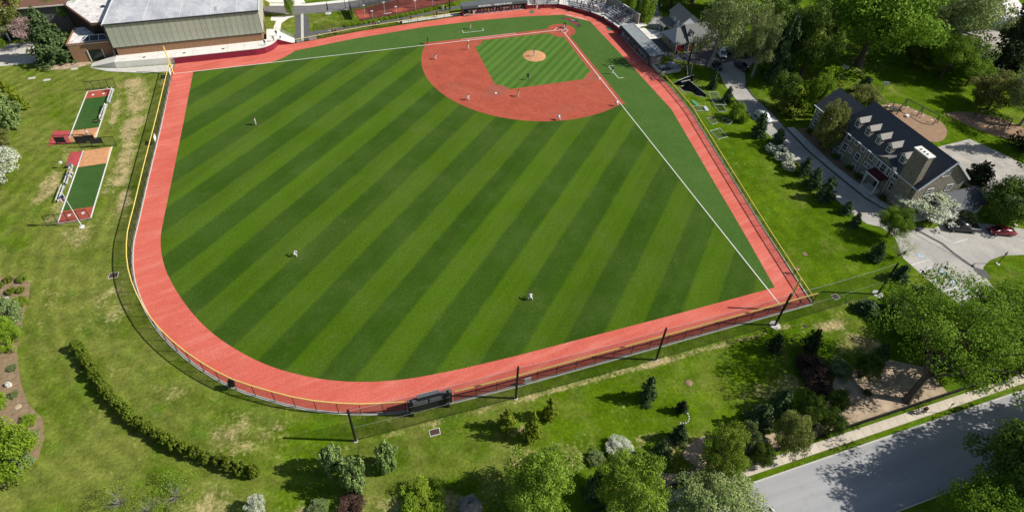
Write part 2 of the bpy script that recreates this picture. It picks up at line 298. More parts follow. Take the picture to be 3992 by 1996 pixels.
# infield
sk = [(-1.0, 39.2)] + [(0, 39.0)] ; a0 = math.degrees(math.atan2(-13.04, 25.86)); a1 = math.degrees(math.atan2(25.86, -13.04))
SK = arc(13.04, 13.04, 28.96, a0, a1, 60)
struct('infield_skin', MB().poly([(x, y, .020) for x, y in [(0, 0)] + SK]), CLAY)
struct('base_path', MB().quad((3, -1.25, .0205), (39.6, -1.25, .0205), (38.9, 0.02, .0205), (3, .02, .0205)), CLAY)
struct('base_path', MB().quad((-.75, 3, .0205), (.02, 3, .0205), (.02, 38.9, .0205), (-1.0, 39.4, .0205)), CLAY)
def cut_corner(cx, cy, r, ax, ay, lo=1.0, hi=26.4):
    # points where the circle meets the square's two edges at that corner, with the arc between them
    ex = lo if ax < 0 else hi; ey = lo if ay < 0 else hi
    py = cy - math.copysign(1, ay) * math.sqrt(max(r * r - (ex - cx) ** 2, .01)); px = cx - math.copysign(1, ax) * math.sqrt(max(r * r - (ey - cy) ** 2, .01))
    A = math.atan2(py - cy, ex - cx); B = math.atan2(ey - cy, px - cx); d = (B - A + math.pi) % (2 * math.pi) - math.pi
    return [(cx + r * math.cos(A + d * i / 12), cy + r * math.sin(A + d * i / 12)) for i in range(13)]
ig = cut_corner(.3, .4, 4.0, -1, -1)[::-1]; ig = ig[::-1]
p1 = cut_corner(27.4, .1, 3.96, 1, -1); p2 = cut_corner(27.4, 27.4, 3.96, 1, 1); p3 = cut_corner(.1, 27.4, 3.96, -1, 1)
IG = ig + p1[::-1] + p2 + p3[::-1]
struct('infield_grass', MB().poly([(x, y, .024) for x, y in IG]), T_INF)
struct('home_plate_circle', MB().poly([(x, y, .026) for x, y in arc(.3, .4, 3.95, 0, 360, 40)[:-1]]), CLAY)
mb = MB(); rings = [(3.05, .0), (2.6, .09), (1.6, .2), (.9, .245), (.4, .25)]; vs = []
for r, z in rings: vs += [(12.45 + r * math.cos(t * math.pi / 18), 12.35 + r * math.sin(t * math.pi / 18), .022 + z) for t in range(36)]
mb.add(vs, [(j*36+i, j*36+(i+1) % 36, (j+1)*36+(i+1) % 36, (j+1)*36+i) for j in range(4) for i in range(36)] + [tuple(range(144, 180))]); struct('pitchers_mound', mb, MOUND, True)
# chalk and paint
def line(name, a, b, wd, z=.030):
    return struct(name, MB().bar((a[0], a[1], z - .002), (b[0], b[1], z - .002), wd, .004), WHITE)
line('foul_line', (1.55, .0), (100.4, .0), .17, .032); line('foul_line', (.0, 1.55), (.0, 100.9), .17, .032)
line('running_lane_line', (13.72, -.92), (29.0, -.92), .12); line('running_lane_line', (13.72, -.86), (13.72, -.09), .12)
for q in ([(27.4, -5.9), (27.4, -4.5), (21.6, -4.5), (21.6, -5.9)], [(-5.9, 22.0), (-4.5, 22.0), (-4.5, 28.1), (-5.9, 28.1)]):
    mb = MB()
    mb.bar((q[0][0], q[0][1], .028), (q[1][0], q[1][1], .028), .13, .004); mb.bar((q[2][0], q[2][1], .028), (q[3][0], q[3][1], .028), .13, .004)
    d = (Vector(q[2]) - Vector(q[1])).normalized() * .065
    mb.bar((q[1][0]-d.x, q[1][1]-d.y, .0305), (q[2][0]+d.x, q[2][1]+d.y, .0305), .13, .004); struct('coach_box_line', mb, WHITE)
hp = Vector((1, 1, 0)).normalized(); hs = Vector((1, -1, 0)).normalized()
for sgn in (-1, 1):
    mb = MB(); c0 = hp * .3 + hs * sgn * 1.12; hw, hh = .6, .9
    cs = [c0 + hp * a * hh + hs * b * hw for a, b in ((-1, -1), (1, -1), (1, 1), (-1, 1))]
    for i in range(4):
        a, b = cs[i], cs[(i + 1) % 4]; e = (b - a).normalized() * .06; z = .034 + .003 * (i % 2); mb.bar((a.x-e.x, a.y-e.y, z), (b.x+e.x, b.y+e.y, z), .12, .003)
    struct('batters_box_line', mb, WHITE)
mb = MB(); mb.prism([tuple((hp * a + hs * b).xy) for a, b in ((0, 0), (.216, .216), (.432, .216), (.432, -.216), (.216, -.216))][::1], .026, .05); tag(mb.build('home_plate', RUBBER), 'white five-sided home plate between the batter boxes', 'plate')
BAG = mat('base_canvas', (.86, .86, .84), .7, (.7, .68, .64), 4)
for nm, cx, cy in (('first base line', 27.2, .25), ('second base', 27.3, 27.3), ('third base line', .25, 27.2)):
    mb = MB().box(cx-.24, cy-.24, .022, cx+.24, cy+.24, .11)
    tag(mb.build('base', BAG), {'first base line': 'white square first base on the chalk line with the running lane', 'second base': 'white square second base on scuffed red clay', 'third base line': 'white square third base beside the on-field coach box'}[nm], 'base')
mb = MB().bar((12.83, 13.23, .275), (13.23, 12.83, .275), .15, .03); tag(mb.build('pitching_rubber', RUBBER), 'white pitching rubber set in the tan mound', 'pitching rubber')
mb = MB(); mb.cyl((13.6, 13.9, .2), (13.6, 13.9, .28), .16, .1, 8); tag(mb.build('rosin_bag', RUBBER), 'white rosin bag lying at the back of the mound', 'bag')
# painted emblem behind home plate: red and charcoal feather streaks
RED = mat('emblem_red', (.42, .03, .05), .8, (.30, .025, .04), 2); CHAR = mat('emblem_charcoal', (.035, .04, .045), .8, (.06, .065, .07), 2); PALE = mat('emblem_pale', (.42, .42, .42), .8, (.3, .32, .3), 2)
def em(pts, z): return MB().poly([tuple(G(2100 + x * 200 / 2576, 60 + y * 200 / 2576, z)) for x, y in pts])
eb = struct('turf_emblem', em([(1080,160),(1250,120),(1480,140),(1640,190),(1800,240),(1930,250),(2020,300),(2000,350),(1850,345),(1950,400),(2060,470),(2190,560),(2100,580),(2030,640),(2000,590),(1940,620),(1920,530),(1850,540),(1800,470),(1650,380),(1540,320),(1470,260),(1300,215),(1180,190)], .020), CHAR)
struct('emblem_red_feather', em([(1270,160),(1440,160),(1600,200),(1640,250),(1560,265),(1440,225),(1300,200)], .024), RED, parent=eb)
struct('emblem_red_feather', em([(1580,320),(1720,340),(1900,390),(1970,440),(1940,500),(1860,510),(1760,430),(1640,370)], .024), RED, parent=eb)
struct('emblem_pale_feather', em([(1590,225),(1700,240),(1810,265),(1800,290),(1690,275)], .026), PALE, parent=eb)
tx = text_mesh("SAINT  JOSEPH'S", .95, WHITE); o = bpy.data.objects.new('track_lettering', tx); COL.objects.link(o); a = G(2050 + 815 * 500 / 2576, 303 * 500 / 2576); b = G(2050 + 1225 * 500 / 2576, 408 * 500 / 2576)
o.location = ((a[0] + b[0]) / 2, (a[1] + b[1]) / 2, .022); o.rotation_euler = (0, 0, math.atan2(b[1] - a[1], b[0] - a[0])); o['kind'] = 'structure'
bx = o.dimensions if False else None
wdt = max(v.co.x for v in tx.vertices) - min(v.co.x for v in tx.vertices); s = math.hypot(*(b - a)[:2]) / wdt; o.scale = (s, s * 1.0, 1)
GREEN = mat('green_mat', (.03, .22, .09), .9, (.025, .17, .07), 4)
for px, py, lb in ((2050 + 118 * .1941, 250 * .1941, 'round green on-deck mat near the lettered dugout'), (2050 + 1680 * .1941, 598 * .1941, 'round green on-deck mat near the shaded dugout')):
    q = G(px, py); mb = MB(); mb.cyl((q[0], q[1], .010), (q[0], q[1], .035), .82, .82, 24); tag(mb.build('on_deck_mat', GREEN), lb, 'mat')
# ------------------------------------------------------------------ fences, net, walls
BLACK = mat('black_metal', (.012, .012, .013), .5, (.02, .02, .02), 5, spec=.4); YEL = mat('yellow_rail', (.86, .67, .19), .45, (.78, .60, .16), 1.5, spec=.4)
YPALE = mat('pale_yellow_rail', (.72, .66, .25), .5, (.66, .6, .24), 1.5); GALV = mat('galvanised_metal', (.55, .56, .56), .4, (.45, .46, .46), 4, spec=.5); CONC = mat('pale_concrete', (.62, .60, .54), .9, (.50, .48, .43), .9, 6, .1, 8)
CONC_W = mat('white_concrete', (.80, .78, .72), .85, (.70, .68, .62), .5, 6, .1, 8); MESH = net_mat('black_fence_mesh', (.010, .012, .011), .38); MESH_T = net_mat('thin_net_mesh', (.012, .014, .012), .26); MESH_L = net_mat('chain_link_mesh', (.10, .105, .10), .20)
MAROON = mat('maroon_pad', (.25, .024, .052), .55, (.20, .02, .044), 1.5, spec=.4); MAROON_D = mat('dark_maroon_paint', (.22, .015, .03), .6, (.17, .012, .025), 2)
def fence(name, label, pts, step, h, rail, mesh, postm, railr=.06, curb=True, group=None, midrail=False, bottom=True):
    P = resample(pts, step); t = thing(name, label, 'fence', (P[0][0], P[0][1], 0), group=group)
    for x, y in P:
        MB().cyl((x, y, 0), (x, y, h), .045, .045, 6).build('post', postm, t)
    for (ax, ay), (bx, by) in zip(P, P[1:]):
        MB().quad((ax, ay, .08), (bx, by, .08), (bx, by, h - .03), (ax, ay, h - .03)).build('mesh_panel', mesh, t)
    mb = MB()
    for (ax, ay), (bx, by) in zip(P, P[1:]): mb.cyl((ax, ay, h), (bx, by, h), railr, railr, 6, True)
    mb.build('top_rail', rail, t)
    if bottom:
        mb = MB()
        for (ax, ay), (bx, by) in zip(P, P[1:]): mb.bar((ax, ay, .12), (bx, by, .12), .04)
        mb.build('bottom_rail', postm, t)
    if midrail:
        mb = MB()
        for (ax, ay), (bx, by) in zip(P, P[1:]): mb.bar((ax, ay, h * .5), (bx, by, h * .5), .035)
        mb.build('middle_rail', postm, t)
    return t
f1 = fence('outfield_fence', 'black mesh outfield fence with yellow top rail curving round the left field corner', FENCE_L + FENCE_C[1:], 3.05, 2.75, YEL, MESH, BLACK, .085)
f2 = fence('outfield_fence', 'straight black mesh outfield fence with yellow top rail behind the net poles', FENCE_B, 3.05, 2.75, YEL, MESH, BLACK, .11)
f3 = fence('sideline_fence', 'low black sideline fence with yellow top rail beside the conifer lawn', FENCE_S, 3.0, 1.35, YEL, MESH_T, BLACK, .085)
cu = [(100.72, 0)] + FENCE_L[1:] + FENCE_C[1:] + [(58, 101.7)] + FENCE_B
struct('kerb', wall_strip(resample(cu, 3), 0, .10, .36), CONC); struct('kerb', wall_strip(resample([(-5.4, 101.1)] + FENCE_S[1:], 3), 0, .095, .26), CONC)
# white sign and grey box on the fence
mb = MB().box(100.38, .6, 1.0, 100.44, 2.6, 2.3); sg = mb.build('distance_sign', WHITE); tag(sg, 'white distance sign with red numerals on the fence by the foul pole', 'sign')
RSIGN = mat('sign_red', (.5, .03, .04), .6); me = text_mesh('330', .9, RSIGN); o = child('sign_numerals', me, sg, (100.365, 1.6, 1.65)); o.rotation_euler = (R(90), 0, R(-90))
tag(MB().box(100.62, 27.9, 1.0, 100.68, 29.4, 2.1).build('distance_sign', WHITE), 'plain white panel on the inside of the long left fence', 'sign')
tag(MB().box(83.6, 91.7, .9, 84.3, 91.0, 2.0).build('fence_box', BLACK), 'small dark box hung on the curved outfield fence', 'box')
tag(MB().box(44.9, 102.10, .55, 43.9, 102.25, 1.75).build('electrical_cabinet', GALV), 'grey metal cabinet on the straight outfield fence', 'cabinet')
# foul poles
def foul_pole(x, y, h, lb, cat='foul pole', side=1):
    t = thing('foul_pole', lb, cat, (x, y, 0)); MB().cyl((x, y, 0), (x, y, h), .14, .13, 10).build('pole', YEL, t)
    MB().cyl((x, y, h), (x, y, h + .12), .12, .06, 10).build('cap', YEL, t)
    mb = MB(); e = .45
    dx, dy = (0, e) if side == 1 else (e, 0)
    for z in np.arange(2.6, h, .5): mb.bar((x, y, z), (x + dx, y + dy, z), .035)
    mb.bar((x + dx, y + dy, 2.6), (x + dx, y + dy, h - .1), .04); mb.build('screen', YEL, t)
    return t
foul_pole(100.35, -.1, 7.25, 'tall yellow foul pole at the end of the maroon wall', side=1); foul_pole(-.1, 101.05, 7.6, 'tall yellow foul pole standing behind the black net pole', side=2)
# ball-stop net
NP = [(68.6, 103.6), (46.6, 103.7), (24.6, 103.6), (3.3, 103.2), (-17.5, 102.6)]; t = thing('ball_stop_net', 'tall thin black net hung between five black poles behind the outfield fence', 'net', (25, 103.6, 0))
CABLE = mat('steel_cable', (.5, .5, .52), .4, spec=.5)
for i, (x, y) in enumerate(NP):
    MB().cyl((x, y, 0), (x, y, 7.8), .17, .15, 10).build('pole', BLACK, t)
    MB().cyl((x, y, 0.004), (x, y, .05), .3 if i < 3 else .85, None, 14).build('footing', CONC, t)
for a, b in zip(NP, NP[1:]):
    n_ = 8; sag = lambda f: -.28 * 4 * f * (1 - f); top = [(a[0] + (b[0]-a[0]) * i / n_, a[1] + (b[1]-a[1]) * i / n_, 7.55 + sag(i / n_)) for i in range(n_ + 1)]
    bot = [(p[0], p[1], .15 if True else 0) for p in top]; mb = MB()
    for i in range(n_): mb.quad(bot[i], bot[i+1], top[i+1], top[i])
    mb.build('net_panel', MESH_T, t); mb = MB()
    for i in range(n_): mb.bar(top[i], top[i+1], .025)
    mb.build('cable', CABLE, t); mb = MB()
    for i in range(n_): mb.bar((top[i][0], top[i][1], 3.4 + sag(i/n_)), (top[i+1][0], top[i+1][1], 3.4 + sag((i+1)/n_)), .018)
    mb.build('cable', CABLE, t); mb = MB()
    for i in range(n_): mb.bar(bot[i], bot[i+1], .05)
    mb.build('bottom_rope', BLACK, t)
# scoreboard seen from behind
GRAPH = mat('graphite_panel', (.022, .026, .030), .55, (.035, .04, .045), 2, spec=.3); GRAPH2 = mat('grey_metal_trim', (.17, .18, .19), .5, (.12, .13, .14), 3, spec=.4)
t = thing('scoreboard', 'black scoreboard seen from behind in a gap of the outfield fence', 'scoreboard', (58.2, 102, 0))
MB().box(61.3, 101.55, .35, 55.3, 102.05, 3.0).build('cabinet', GRAPH, t)
MB().box(60.0, 101.6, 3.0, 57.0, 101.95, 3.55).build('top_panel', GRAPH, t)
for x in (60.85, 55.9): MB().box(x - .16, 102.08, 0, x + .16, 102.42, 3.9).build('post', BLACK, t)
for z in (2.15, 2.5, 2.85):
    MB().box(60.6, 102.1, z, 58.6, 102.25, z + .07).build('brace', GRAPH2, t); MB().box(58.4, 102.1, z + .03, 56.3, 102.25, z + .1).build('brace', GRAPH2, t)
for x in (60.85, 55.9):
    for z in (1.2, 1.35, 2.7): MB().box(x - .3, 102.45, z, x + .3, 102.5, z + .06).build('clamp', GRAPH2, t)
MB().box(59.95, 101.5, 3.56, 57.05, 102.0, 3.62).build('top_cap', GRAPH2, t); MB().box(61.25, 101.5, 3.01, 60.05, 102.1, 3.06).build('top_cap', GRAPH2, t); MB().box(56.95, 101.5, 3.01, 55.35, 102.1, 3.06).build('top_cap', GRAPH2, t)
# maroon wall and terrace by the gym
AC = arc(81.3, -10.15, 5.3, 90, 165, 12)
WL = [(100.3, -4.9)] + [(91, -4.87)] + AC
t = thing('padded_wall', 'maroon padded wall curving in front of the gym terrace', 'wall', (90, -4, 0)); P = resample(WL, 2.4)
for a, b in zip(P, P[1:]): wall_strip([a, b], .02, 1.72, .16).build('pad', MAROON, t)
wall_strip(WL, 1.73, 1.86, .3).build('coping', CONC_W, t)
WLI = [(x, y - .17) for x, y in WL]
terr = [(113.4, -9.5)] + [(113.4, -5.9)] + [(100.3, -5.05), (91, -5.02)] + arc(81.3, -10.15, 5.14, 90, 172, 12) + [(76.4, -15), (78.6, -15.4), (78.6, -9.5)]
mb = MB(); mb.prism(terr[::-1], 0, 1.7); struct('terrace', mb, CONC_W)
mb = MB(); mb.add([(113.4, -9.5, 1.7), (113.4, -5.9, 1.7), (119.5, -8.0, .03), (119.5, -9.9, .03), (113.4, -9.5, 0), (113.4, -5.9, 0)], [(0, 1, 2, 3), (1, 5, 2), (0, 3, 4)]); struct('terrace_ramp', mb, CONC_W)
mb = MB(); mb.prism([(119.5, -7.5), (112.5, -5.5), (100.75, -4.6), (100.75, -1.2), (107, -1.9), (115, -4.6)][::-1], 0, .12); struct('pavement', mb, CONC)
mb = MB()
for x in (84, 88, 92, 96, 100, 104, 108): mb.box(x - .015, -9.4, 1.701, x + .015, -5.2, 1.706)
mb.box(113, -7.22, 1.701, 84, -7.20, 1.7055); struct('pavement_joint', mb, GRAPH2)
for x, lb in ((107, 'steps end'), (98, 'middle'), (89, 'curved end')): tag(MB().box(x - .3, -6.9, 1.7, x + .3, -6.5, 1.78).build('drain_grate', GRAPH), 'small dark grate in the terrace paving, towards the ' + lb + ' of the maroon wall', 'grate')
# ramp with handrails
t = thing('access_ramp', 'white concrete ramp with steel handrails beside the maroon wall', 'ramp', (74, -10, 0))
mb = MB(); mb.add([(76.3, -9.1, 0), (71.9, -8.7, 0), (71.9, -11.6, 0), (76.3, -14.9, 0), (76.3, -9.1, 1.7), (71.9, -8.7, .14), (71.9, -11.6, .14), (76.3, -14.9, 1.7)], [(4, 5, 6, 7), (0, 1, 5, 4), (1, 2, 6, 5), (2, 3, 7, 6)]); mb.build('slope', CONC_W, t)
mb = MB(); mb.add([(76.2, -8.99, .01), (72, -8.60, .01), (72, -8.60, .2), (76.2, -8.99, 1.78)], [(0, 1, 2, 3)]); mb.build('pad', MAROON, t)
for y0, y1 in ((-14.8, -11.5), (-13.6, -10.8)):
    mb = MB()
    for z in (.5, .95): mb.tube([(76.2, y0, 1.7 + z), (72.0, y1, .14 + z)], .03)
    for f in (0, .25, .5, .75, 1): x = 76.2 - 4.2 * f; y = y0 + (y1 - y0) * f; zz = 1.7 - 1.56 * f; mb.cyl((x, y, zz), (x, y, zz + .95), .025, None, 6)
    mb.build('handrail', GALV, t)
# first-base side fence
FS = [(71.7, -8.8), (54.9, -11.9), (40, -13.6), (25.4, -14.9)]
fence('sideline_fence', 'low black fence with pale yellow top rail beside the asphalt path', FS, 2.6, 1.15, YPALE, MESH_T, BLACK, .075)
PAD = mat('grey_gate_pad', (.30, .31, .30), .7, (.24, .25, .24), 3)
for x0, x1 in ((71.4, 70.4), (68.2, 66.2)):
    f = lambda x: -8.8 - (71.7 - x) * 3.1 / 16.8
    tag(wall_strip([(x0, f(x0) + .1), (x1, f(x1) + .1)], .12, 1.0, .06).build('fence_pad', PAD), 'grey padding strapped to the low fence ' + ('at the ramp foot' if x0 > 70 else 'beside the gate strip'), 'pad', 'gate pads')
# backstop wall
BW = [(-15.5, 6.0), (-14.7, 1.5), (-12.9, -4.4), (-9.1, -9.1), (-4.7, -13.4), (0.3, -14.4), (5.1, -15.0)]
t = thing('backstop_wall', 'dark maroon padded backstop wall behind home plate', 'wall', (-8, -10, 0)); P = resample(spline(BW, 4), 2.4)
for a, b in zip(P, P[1:]): wall_strip([a, b], .02, 1.08, .16).build('pad', MAROON, t)
wall_strip(P, 1.085, 1.17, .24).build('coping', GRAPH2, t)
t = thing('backstop_net', 'nearly invisible thin net above the backstop wall', 'net', (-8, -10, 0)); mb = MB()
for a, b in zip(P, P[1:]): mb.quad((a[0], a[1], 1.2), (b[0], b[1], 1.2), (b[0], b[1], 4.2), (a[0], a[1], 4.2))
mb.build('net_panel', net_mat('fine_backstop_net', (.05, .05, .05), .05), t)
for a in P[::4]: MB().cyl((a[0], a[1], 1.17), (a[0], a[1], 4.2), .03, None, 6).build('post', BLACK, t)
off = lambda d: [(x - d * nx, y - d * ny) for (x, y), (nx, ny) in zip(P, [(lambda v: (-v.y, v.x))((Vector(P[min(i+1, len(P)-1)]) - Vector(P[max(i-1, 0)])).normalized()) for i in range(len(P))])]
CO = off(-.1); CI = off(9.5)
sgn = 1 if math.hypot(CI[5][0], CI[5][1]) > math.hypot(P[5][0], P[5][1]) else -1
CI = off(9.0 * sgn); CO = off(.1 * sgn); k = len(P); mb = MB()
mb.add([(x, y, .8) for x, y in CO + CI], [(i, i + 1, k + i + 1, k + i) for i in range(k - 1)]); struct('concourse', mb, CONC_W)
sheet('concourse_landing', [(-17, 5.8), (-15.6, 6), (-16, 1), (-22, 2), (-22, 5.4)], .806, CONC_W)
# concrete screen wall behind the stands
SCRN = mat('warm_grey_concrete', (.36, .32, .26), .9, (.30, .27, .22), .8, 5, .1, 6)
t = thing('concrete_wall', 'tall brownish grey concrete wall behind the angled bleachers', 'wall', (-20, -4, 0))
for a, b in (((-22.1, 3.3), (-21.2, -1.0)), ((-21.2, -1.0), (-20.2, -5.6)), ((-20.2, -5.6), (-19.2, -9.5)), ((-19.2, -9.5), (-17.6, -13.2))): wall_strip([a, b], 0, 3.72, .3).build('panel', SCRN, t)
wall_strip([(-22.12, 3.35), (-19.2, -9.5), (-17.6, -13.25)], 3.73, 3.85, .42).build('coping', CONC, t)
# bleachers
ALU = mat('bleacher_aluminium', (.60, .61, .61), .35, (.50, .51, .52), 3, spec=.5)
SEATS = []
def bleacher(lb, a, b, rows, rise=.24, run=.72, z0=.82, side=1, rail=True):
    a = Vector(a + (0,)); b = Vector(b + (0,)); d = (b - a).normalized(); nn = Vector((-d.y, d.x, 0)) * side; L = (b - a).length
    t = thing('bleacher', lb, 'bleacher', tuple((a + b) / 2 + Vector((0, 0, z0)))); spots = []
    for r in range(rows):
        z = z0 + .18 + rise * (r + 1); o = nn * (run * r)
        MB().bar(a + o + Vector((0, 0, z)), b + o + Vector((0, 0, z)), .27, .05).build('seat_plank', ALU, t)
        of = o - nn * .36
        MB().bar(a + of + Vector((0, 0, z - .36 + .02)), b + of + Vector((0, 0, z - .36 + .02)), .3, .04).build('foot_plank', ALU, t)
        spots.append((a + o + Vector((0, 0, z + .03)), d, L, -nn))
    for f in (0.03, .35, .67, .97):
        p = a + d * L * f; mb = MB(); mb.bar(p - nn * .4 + Vector((0, 0, z0 + .02)), p + nn * (run * rows) + Vector((0, 0, z0 + .02)), .06)
        mb.bar(p - nn * .3 + Vector((0, 0, z0)), p + nn * (run * (rows - .7)) + Vector((0, 0, z0 + rise * rows + .1)), .06)
        for r in range(rows): mb.bar(p + nn * run * r + Vector((0, 0, z0)), p + nn * run * r + Vector((0, 0, z0 + .15 + rise * (r + 1))), .05)
        mb.build('frame', GALV, t)
    if rail:
        zt = z0 + rise * rows + .2; e0 = nn * (run * (rows - .5))
        mb = MB()
        for z in (.5, 1.0): mb.tube([a + e0 + Vector((0, 0, zt + z)), b + e0 + Vector((0, 0, zt + z))], .03)
        for i in range(9): p = a + d * L * i / 8 + e0; mb.cyl(p + Vector((0, 0, z0)), p + Vector((0, 0, zt + 1.0)), .025, None, 6)
        mb.build('back_rail', GALV, t)
        for q in (a, b):
            mb = MB(); lo = q - nn * .1 + Vector((0, 0, z0 + .5)); hi = q + e0 + Vector((0, 0, zt))
            for z in (.5, 1.0): mb.tube([lo + Vector((0, 0, z)), hi + Vector((0, 0, z))], .03)
            for i in range(6): p = lo + (hi - lo) * i / 5; mb.cyl(p - Vector((0, 0, .3)), p + Vector((0, 0, 1.0)), .022, None, 6)
            mb.build('end_rail', GALV, t)
        p = a + d * L * .5; mb = MB(); mb.tube([p + Vector((0, 0, z0 + .5)), p + Vector((0, 0, z0 + 1.15)), p + nn * run * (rows - 1) + Vector((0, 0, zt + .9)), p + nn * run * (rows - 1) + Vector((0, 0, zt))], .03); mb.build('aisle_rail', GALV, t)
    return spots
B1 = bleacher('aluminium bleacher straight behind home plate next to the lettered dugout', (2.9, -16.3), (-4.8, -14.9), 6, side=-1 if False else 1)
B2 = bleacher('aluminium bleacher in the middle of the curved concourse', (-7.3, -12.6), (-14.4, -6.0), 7)
B3 = bleacher('aluminium bleacher against the concrete wall near the shaded dugout', (-15.3, -4.6), (-16.9, 2.9), 7)
# dugouts
ROOFG = mat('dugout_roof_grey', (.13, .14, .145), .8, (.10, .11, .115), .8, 6); ROOFP = mat('pale_dugout_roof', (.30, .33, .33), .8, (.24, .26, .265), .8, 6); FASC = mat('charcoal_fascia', (.045, .052, .055), .7, (.06, .065, .07), 2); BRICKY = mat('dugout_block', (.30, .28, .25), .9, (.24, .22, .2), 2)
def dugout(lb, ax, c0, c1, front, back, roofm, padm):
    # local u runs along the front, v from the front to the back
    P_ = (lambda u, v, z: (u, v, z)) if ax == 'x' else (lambda u, v, z: (v, u, z)); s = 1 if back > front else -1
    bx = lambda mb, u0, v0, z0, u1, v1, z1: mb.box(*P_(u0, v0, z0), *P_(u1, v1, z1))
    t = thing('dugout', lb, 'dugout', P_((c0 + c1) / 2, front, 0)); lo, hi = min(c0, c1), max(c0, c1)
    bx(MB(), lo, back - .2 * s, 0, hi, back, 2.55).build('back_wall', BRICKY, t)
    for u in (lo, hi - .2): bx(MB(), u, front + .15 * s, 0, u + .2, back - .22 * s, 2.5).build('side_wall', BRICKY, t)
    for u in (lo - .12, hi - .18): bx(MB(), u, front - .1 * s, 0, u + .3, front + .14 * s, 2.2).build('corner_pad', padm, t)
    bx(MB(), lo + .2, front + .1 * s, 0.004, hi - .2, back - .22 * s, .08).build('floor', CONC, t)
    vs = [P_(lo - .2, front + .25 * s, 2.72), P_(hi + .2, front + .25 * s, 2.72), P_(hi + .2, back + .2 * s, 2.95), P_(lo - .2, back + .2 * s, 2.95)]; mb = MB(); mb.add(vs + [(x, y, z - .12) for x, y, z in vs], [(0, 1, 2, 3), (7, 6, 5, 4), (0, 4, 5, 1), (1, 5, 6, 2), (2, 6, 7, 3), (3, 7, 4, 0)]); mb.build('roof', roofm, t)
    vs = [P_(lo - .2, front - .3 * s, 2.15), P_(hi + .2, front - .3 * s, 2.15), P_(hi + .2, front + .24 * s, 2.73), P_(lo - .2, front + .24 * s, 2.73)]; mb = MB(); mb.add(vs + [P_(lo - .2, front + .16 * s, 2.15), P_(hi + .2, front + .16 * s, 2.15)], [(0, 1, 2, 3), (0, 4, 5, 1), (0, 3, 4), (1, 5, 2)]); mb.build('fascia', FASC, t)
    bx(MB(), lo + .4, back - .75 * s, .45, hi - .4, back - .3 * s, .5).build('bench', ALU, t)
    nrail = 9; mb = MB()
    g0, g1 = lo + 2.2, hi - 2.2
    for z in (.45, 1.0): bx(mb, g0, front - .03, z, g1, front + .03, z + .06)
    for i in range(nrail): u = g0 + (g1 - g0) * i / (nrail - 1); bx(mb, u - .03, front - .028, 0, u + .03, front + .028, 1.0)
    mb.build('front_rail', padm, t); bx(MB(), g0 - .1, front + .05 * s, .0, g1 + .1, front + .2 * s, .16).build('step', CONC, t)
    return t
dugout('long dugout with white lettering on its charcoal roof edge', 'x', 5.6, 25.0, -14.75, -17.4, ROOFG, MAROON_D)
me = text_mesh('SMITHSON FIELD  \u2022  "HOME OF THE HAWKS"', .62, WHITE); o = bpy.data.objects.new('dugout_lettering', me); COL.objects.link(o)
dg = [q for q in bpy.data.objects if q.name == 'dugout'][0]; o.parent = dg; o.location = (15.3 - dg.location.x, -14.70 - dg.location.y, 2.462); o.rotation_euler = (R(47), 0, R(180)); wd_ = max(v.co.x for v in me.vertices) * 2; o.scale = (10.2 / wd_, 1.05, 1)
dugout('shaded dugout with a pale grey roof beside the third base line', 'y', 6.4, 24.2, -14.75, -18.6, ROOFP, MAROON_D)
dg2 = [q for q in bpy.data.objects if q.name == 'dugout.001'][0]
MB().box(-14.65 - 3.95, 6.2, 2.965, -18.75, 24.4, 3.03).build('roof_edge', GALV, dg2)
# red gate frame at the end of the lettered dugout
t = thing('gate_frame', 'red tubular gate frame at the end of the lettered dugout', 'gate', (4, -14.8, 0))
for x in (5.25, 3.75, 2.3): MB().box(x - .05, -15.0, 0, x + .05, -14.9, 1.7).build('post', MAROON_D, t)
for z in (.15, .9, 1.62): MB().box(5.2, -14.98, z, 2.35, -14.92, z + .07).build('rail', MAROON_D, t)
# concrete apron and camera deck by the shaded dugout
t = thing('dugout_annex', 'low concrete block with open top and wire fence at the end of the shaded dugout', 'annex', (-18.5, 27, 0))
for q in ((-15.7, 24.6, -15.5, 28.9), (-21.6, 24.6, -21.4, 28.9), (-15.7, 28.9, -21.4, 29.1)): MB().box(q[0], q[1], 0, q[2], q[3], .8).build('kerb_wall', CONC, t)
MB().box(-15.75, 24.65, .002, -21.35, 28.85, .05).build('floor', ROOFP, t); MB().box(-16.6, 26.4, .06, -19.6, 28.3, .12).build('pit', GRAPH, t)
MB().box(-19.8, 24.7, .06, -21.3, 28.8, .82).build('deck', ROOFP, t); mb = MB()
for x, y in ((-15.6, 29), (-18.5, 29), (-21.5, 29), (-21.5, 25), (-15.6, 25)): mb.cyl((x, y, .8), (x, y, 2.2), .03, None, 6)
mb.tube([(-15.6, 25, 2.2), (-15.6, 29, 2.2), (-21.5, 29, 2.2), (-21.5, 25, 2.2)], .025); mb.build('wire_frame', GALV, t)
MB().quad((-15.6, 29, .8), (-21.5, 29, .8), (-21.5, 29, 2.2), (-15.6, 29, 2.2)).build('mesh_panel', MESH_L, t)
# ramped walk behind the shaded dugout
sheet('ramp_pavement', [(-19.2, 4.8), (-22.2, 3.6), (-27.5, 7.2), (-29, 9.4), (-25.2, 11.2), (-19.4, 11)], .02, CONC_W)
t = thing('handrail', 'steel handrails along the white ramp behind the shaded dugout', 'railing', (-24, 7, 0))
for q in ([(-20.2, 9.9), (-24, 10.2), (-28, 9.3)], [(-20, 8.0), (-25, 8.3)], [(-22.4, 3.9), (-24.6, 4.4), (-25.6, 3.8), (-27, 5.6), (-29, 6)]):
    mb = MB(); 
    for z in (.5, .95): mb.tube([(x, y, z) for x, y in q], .03)
    for x, y in q: mb.cyl((x, y, 0), (x, y, .95), .025, None, 6)
    mb.build('rail', GALV, t)
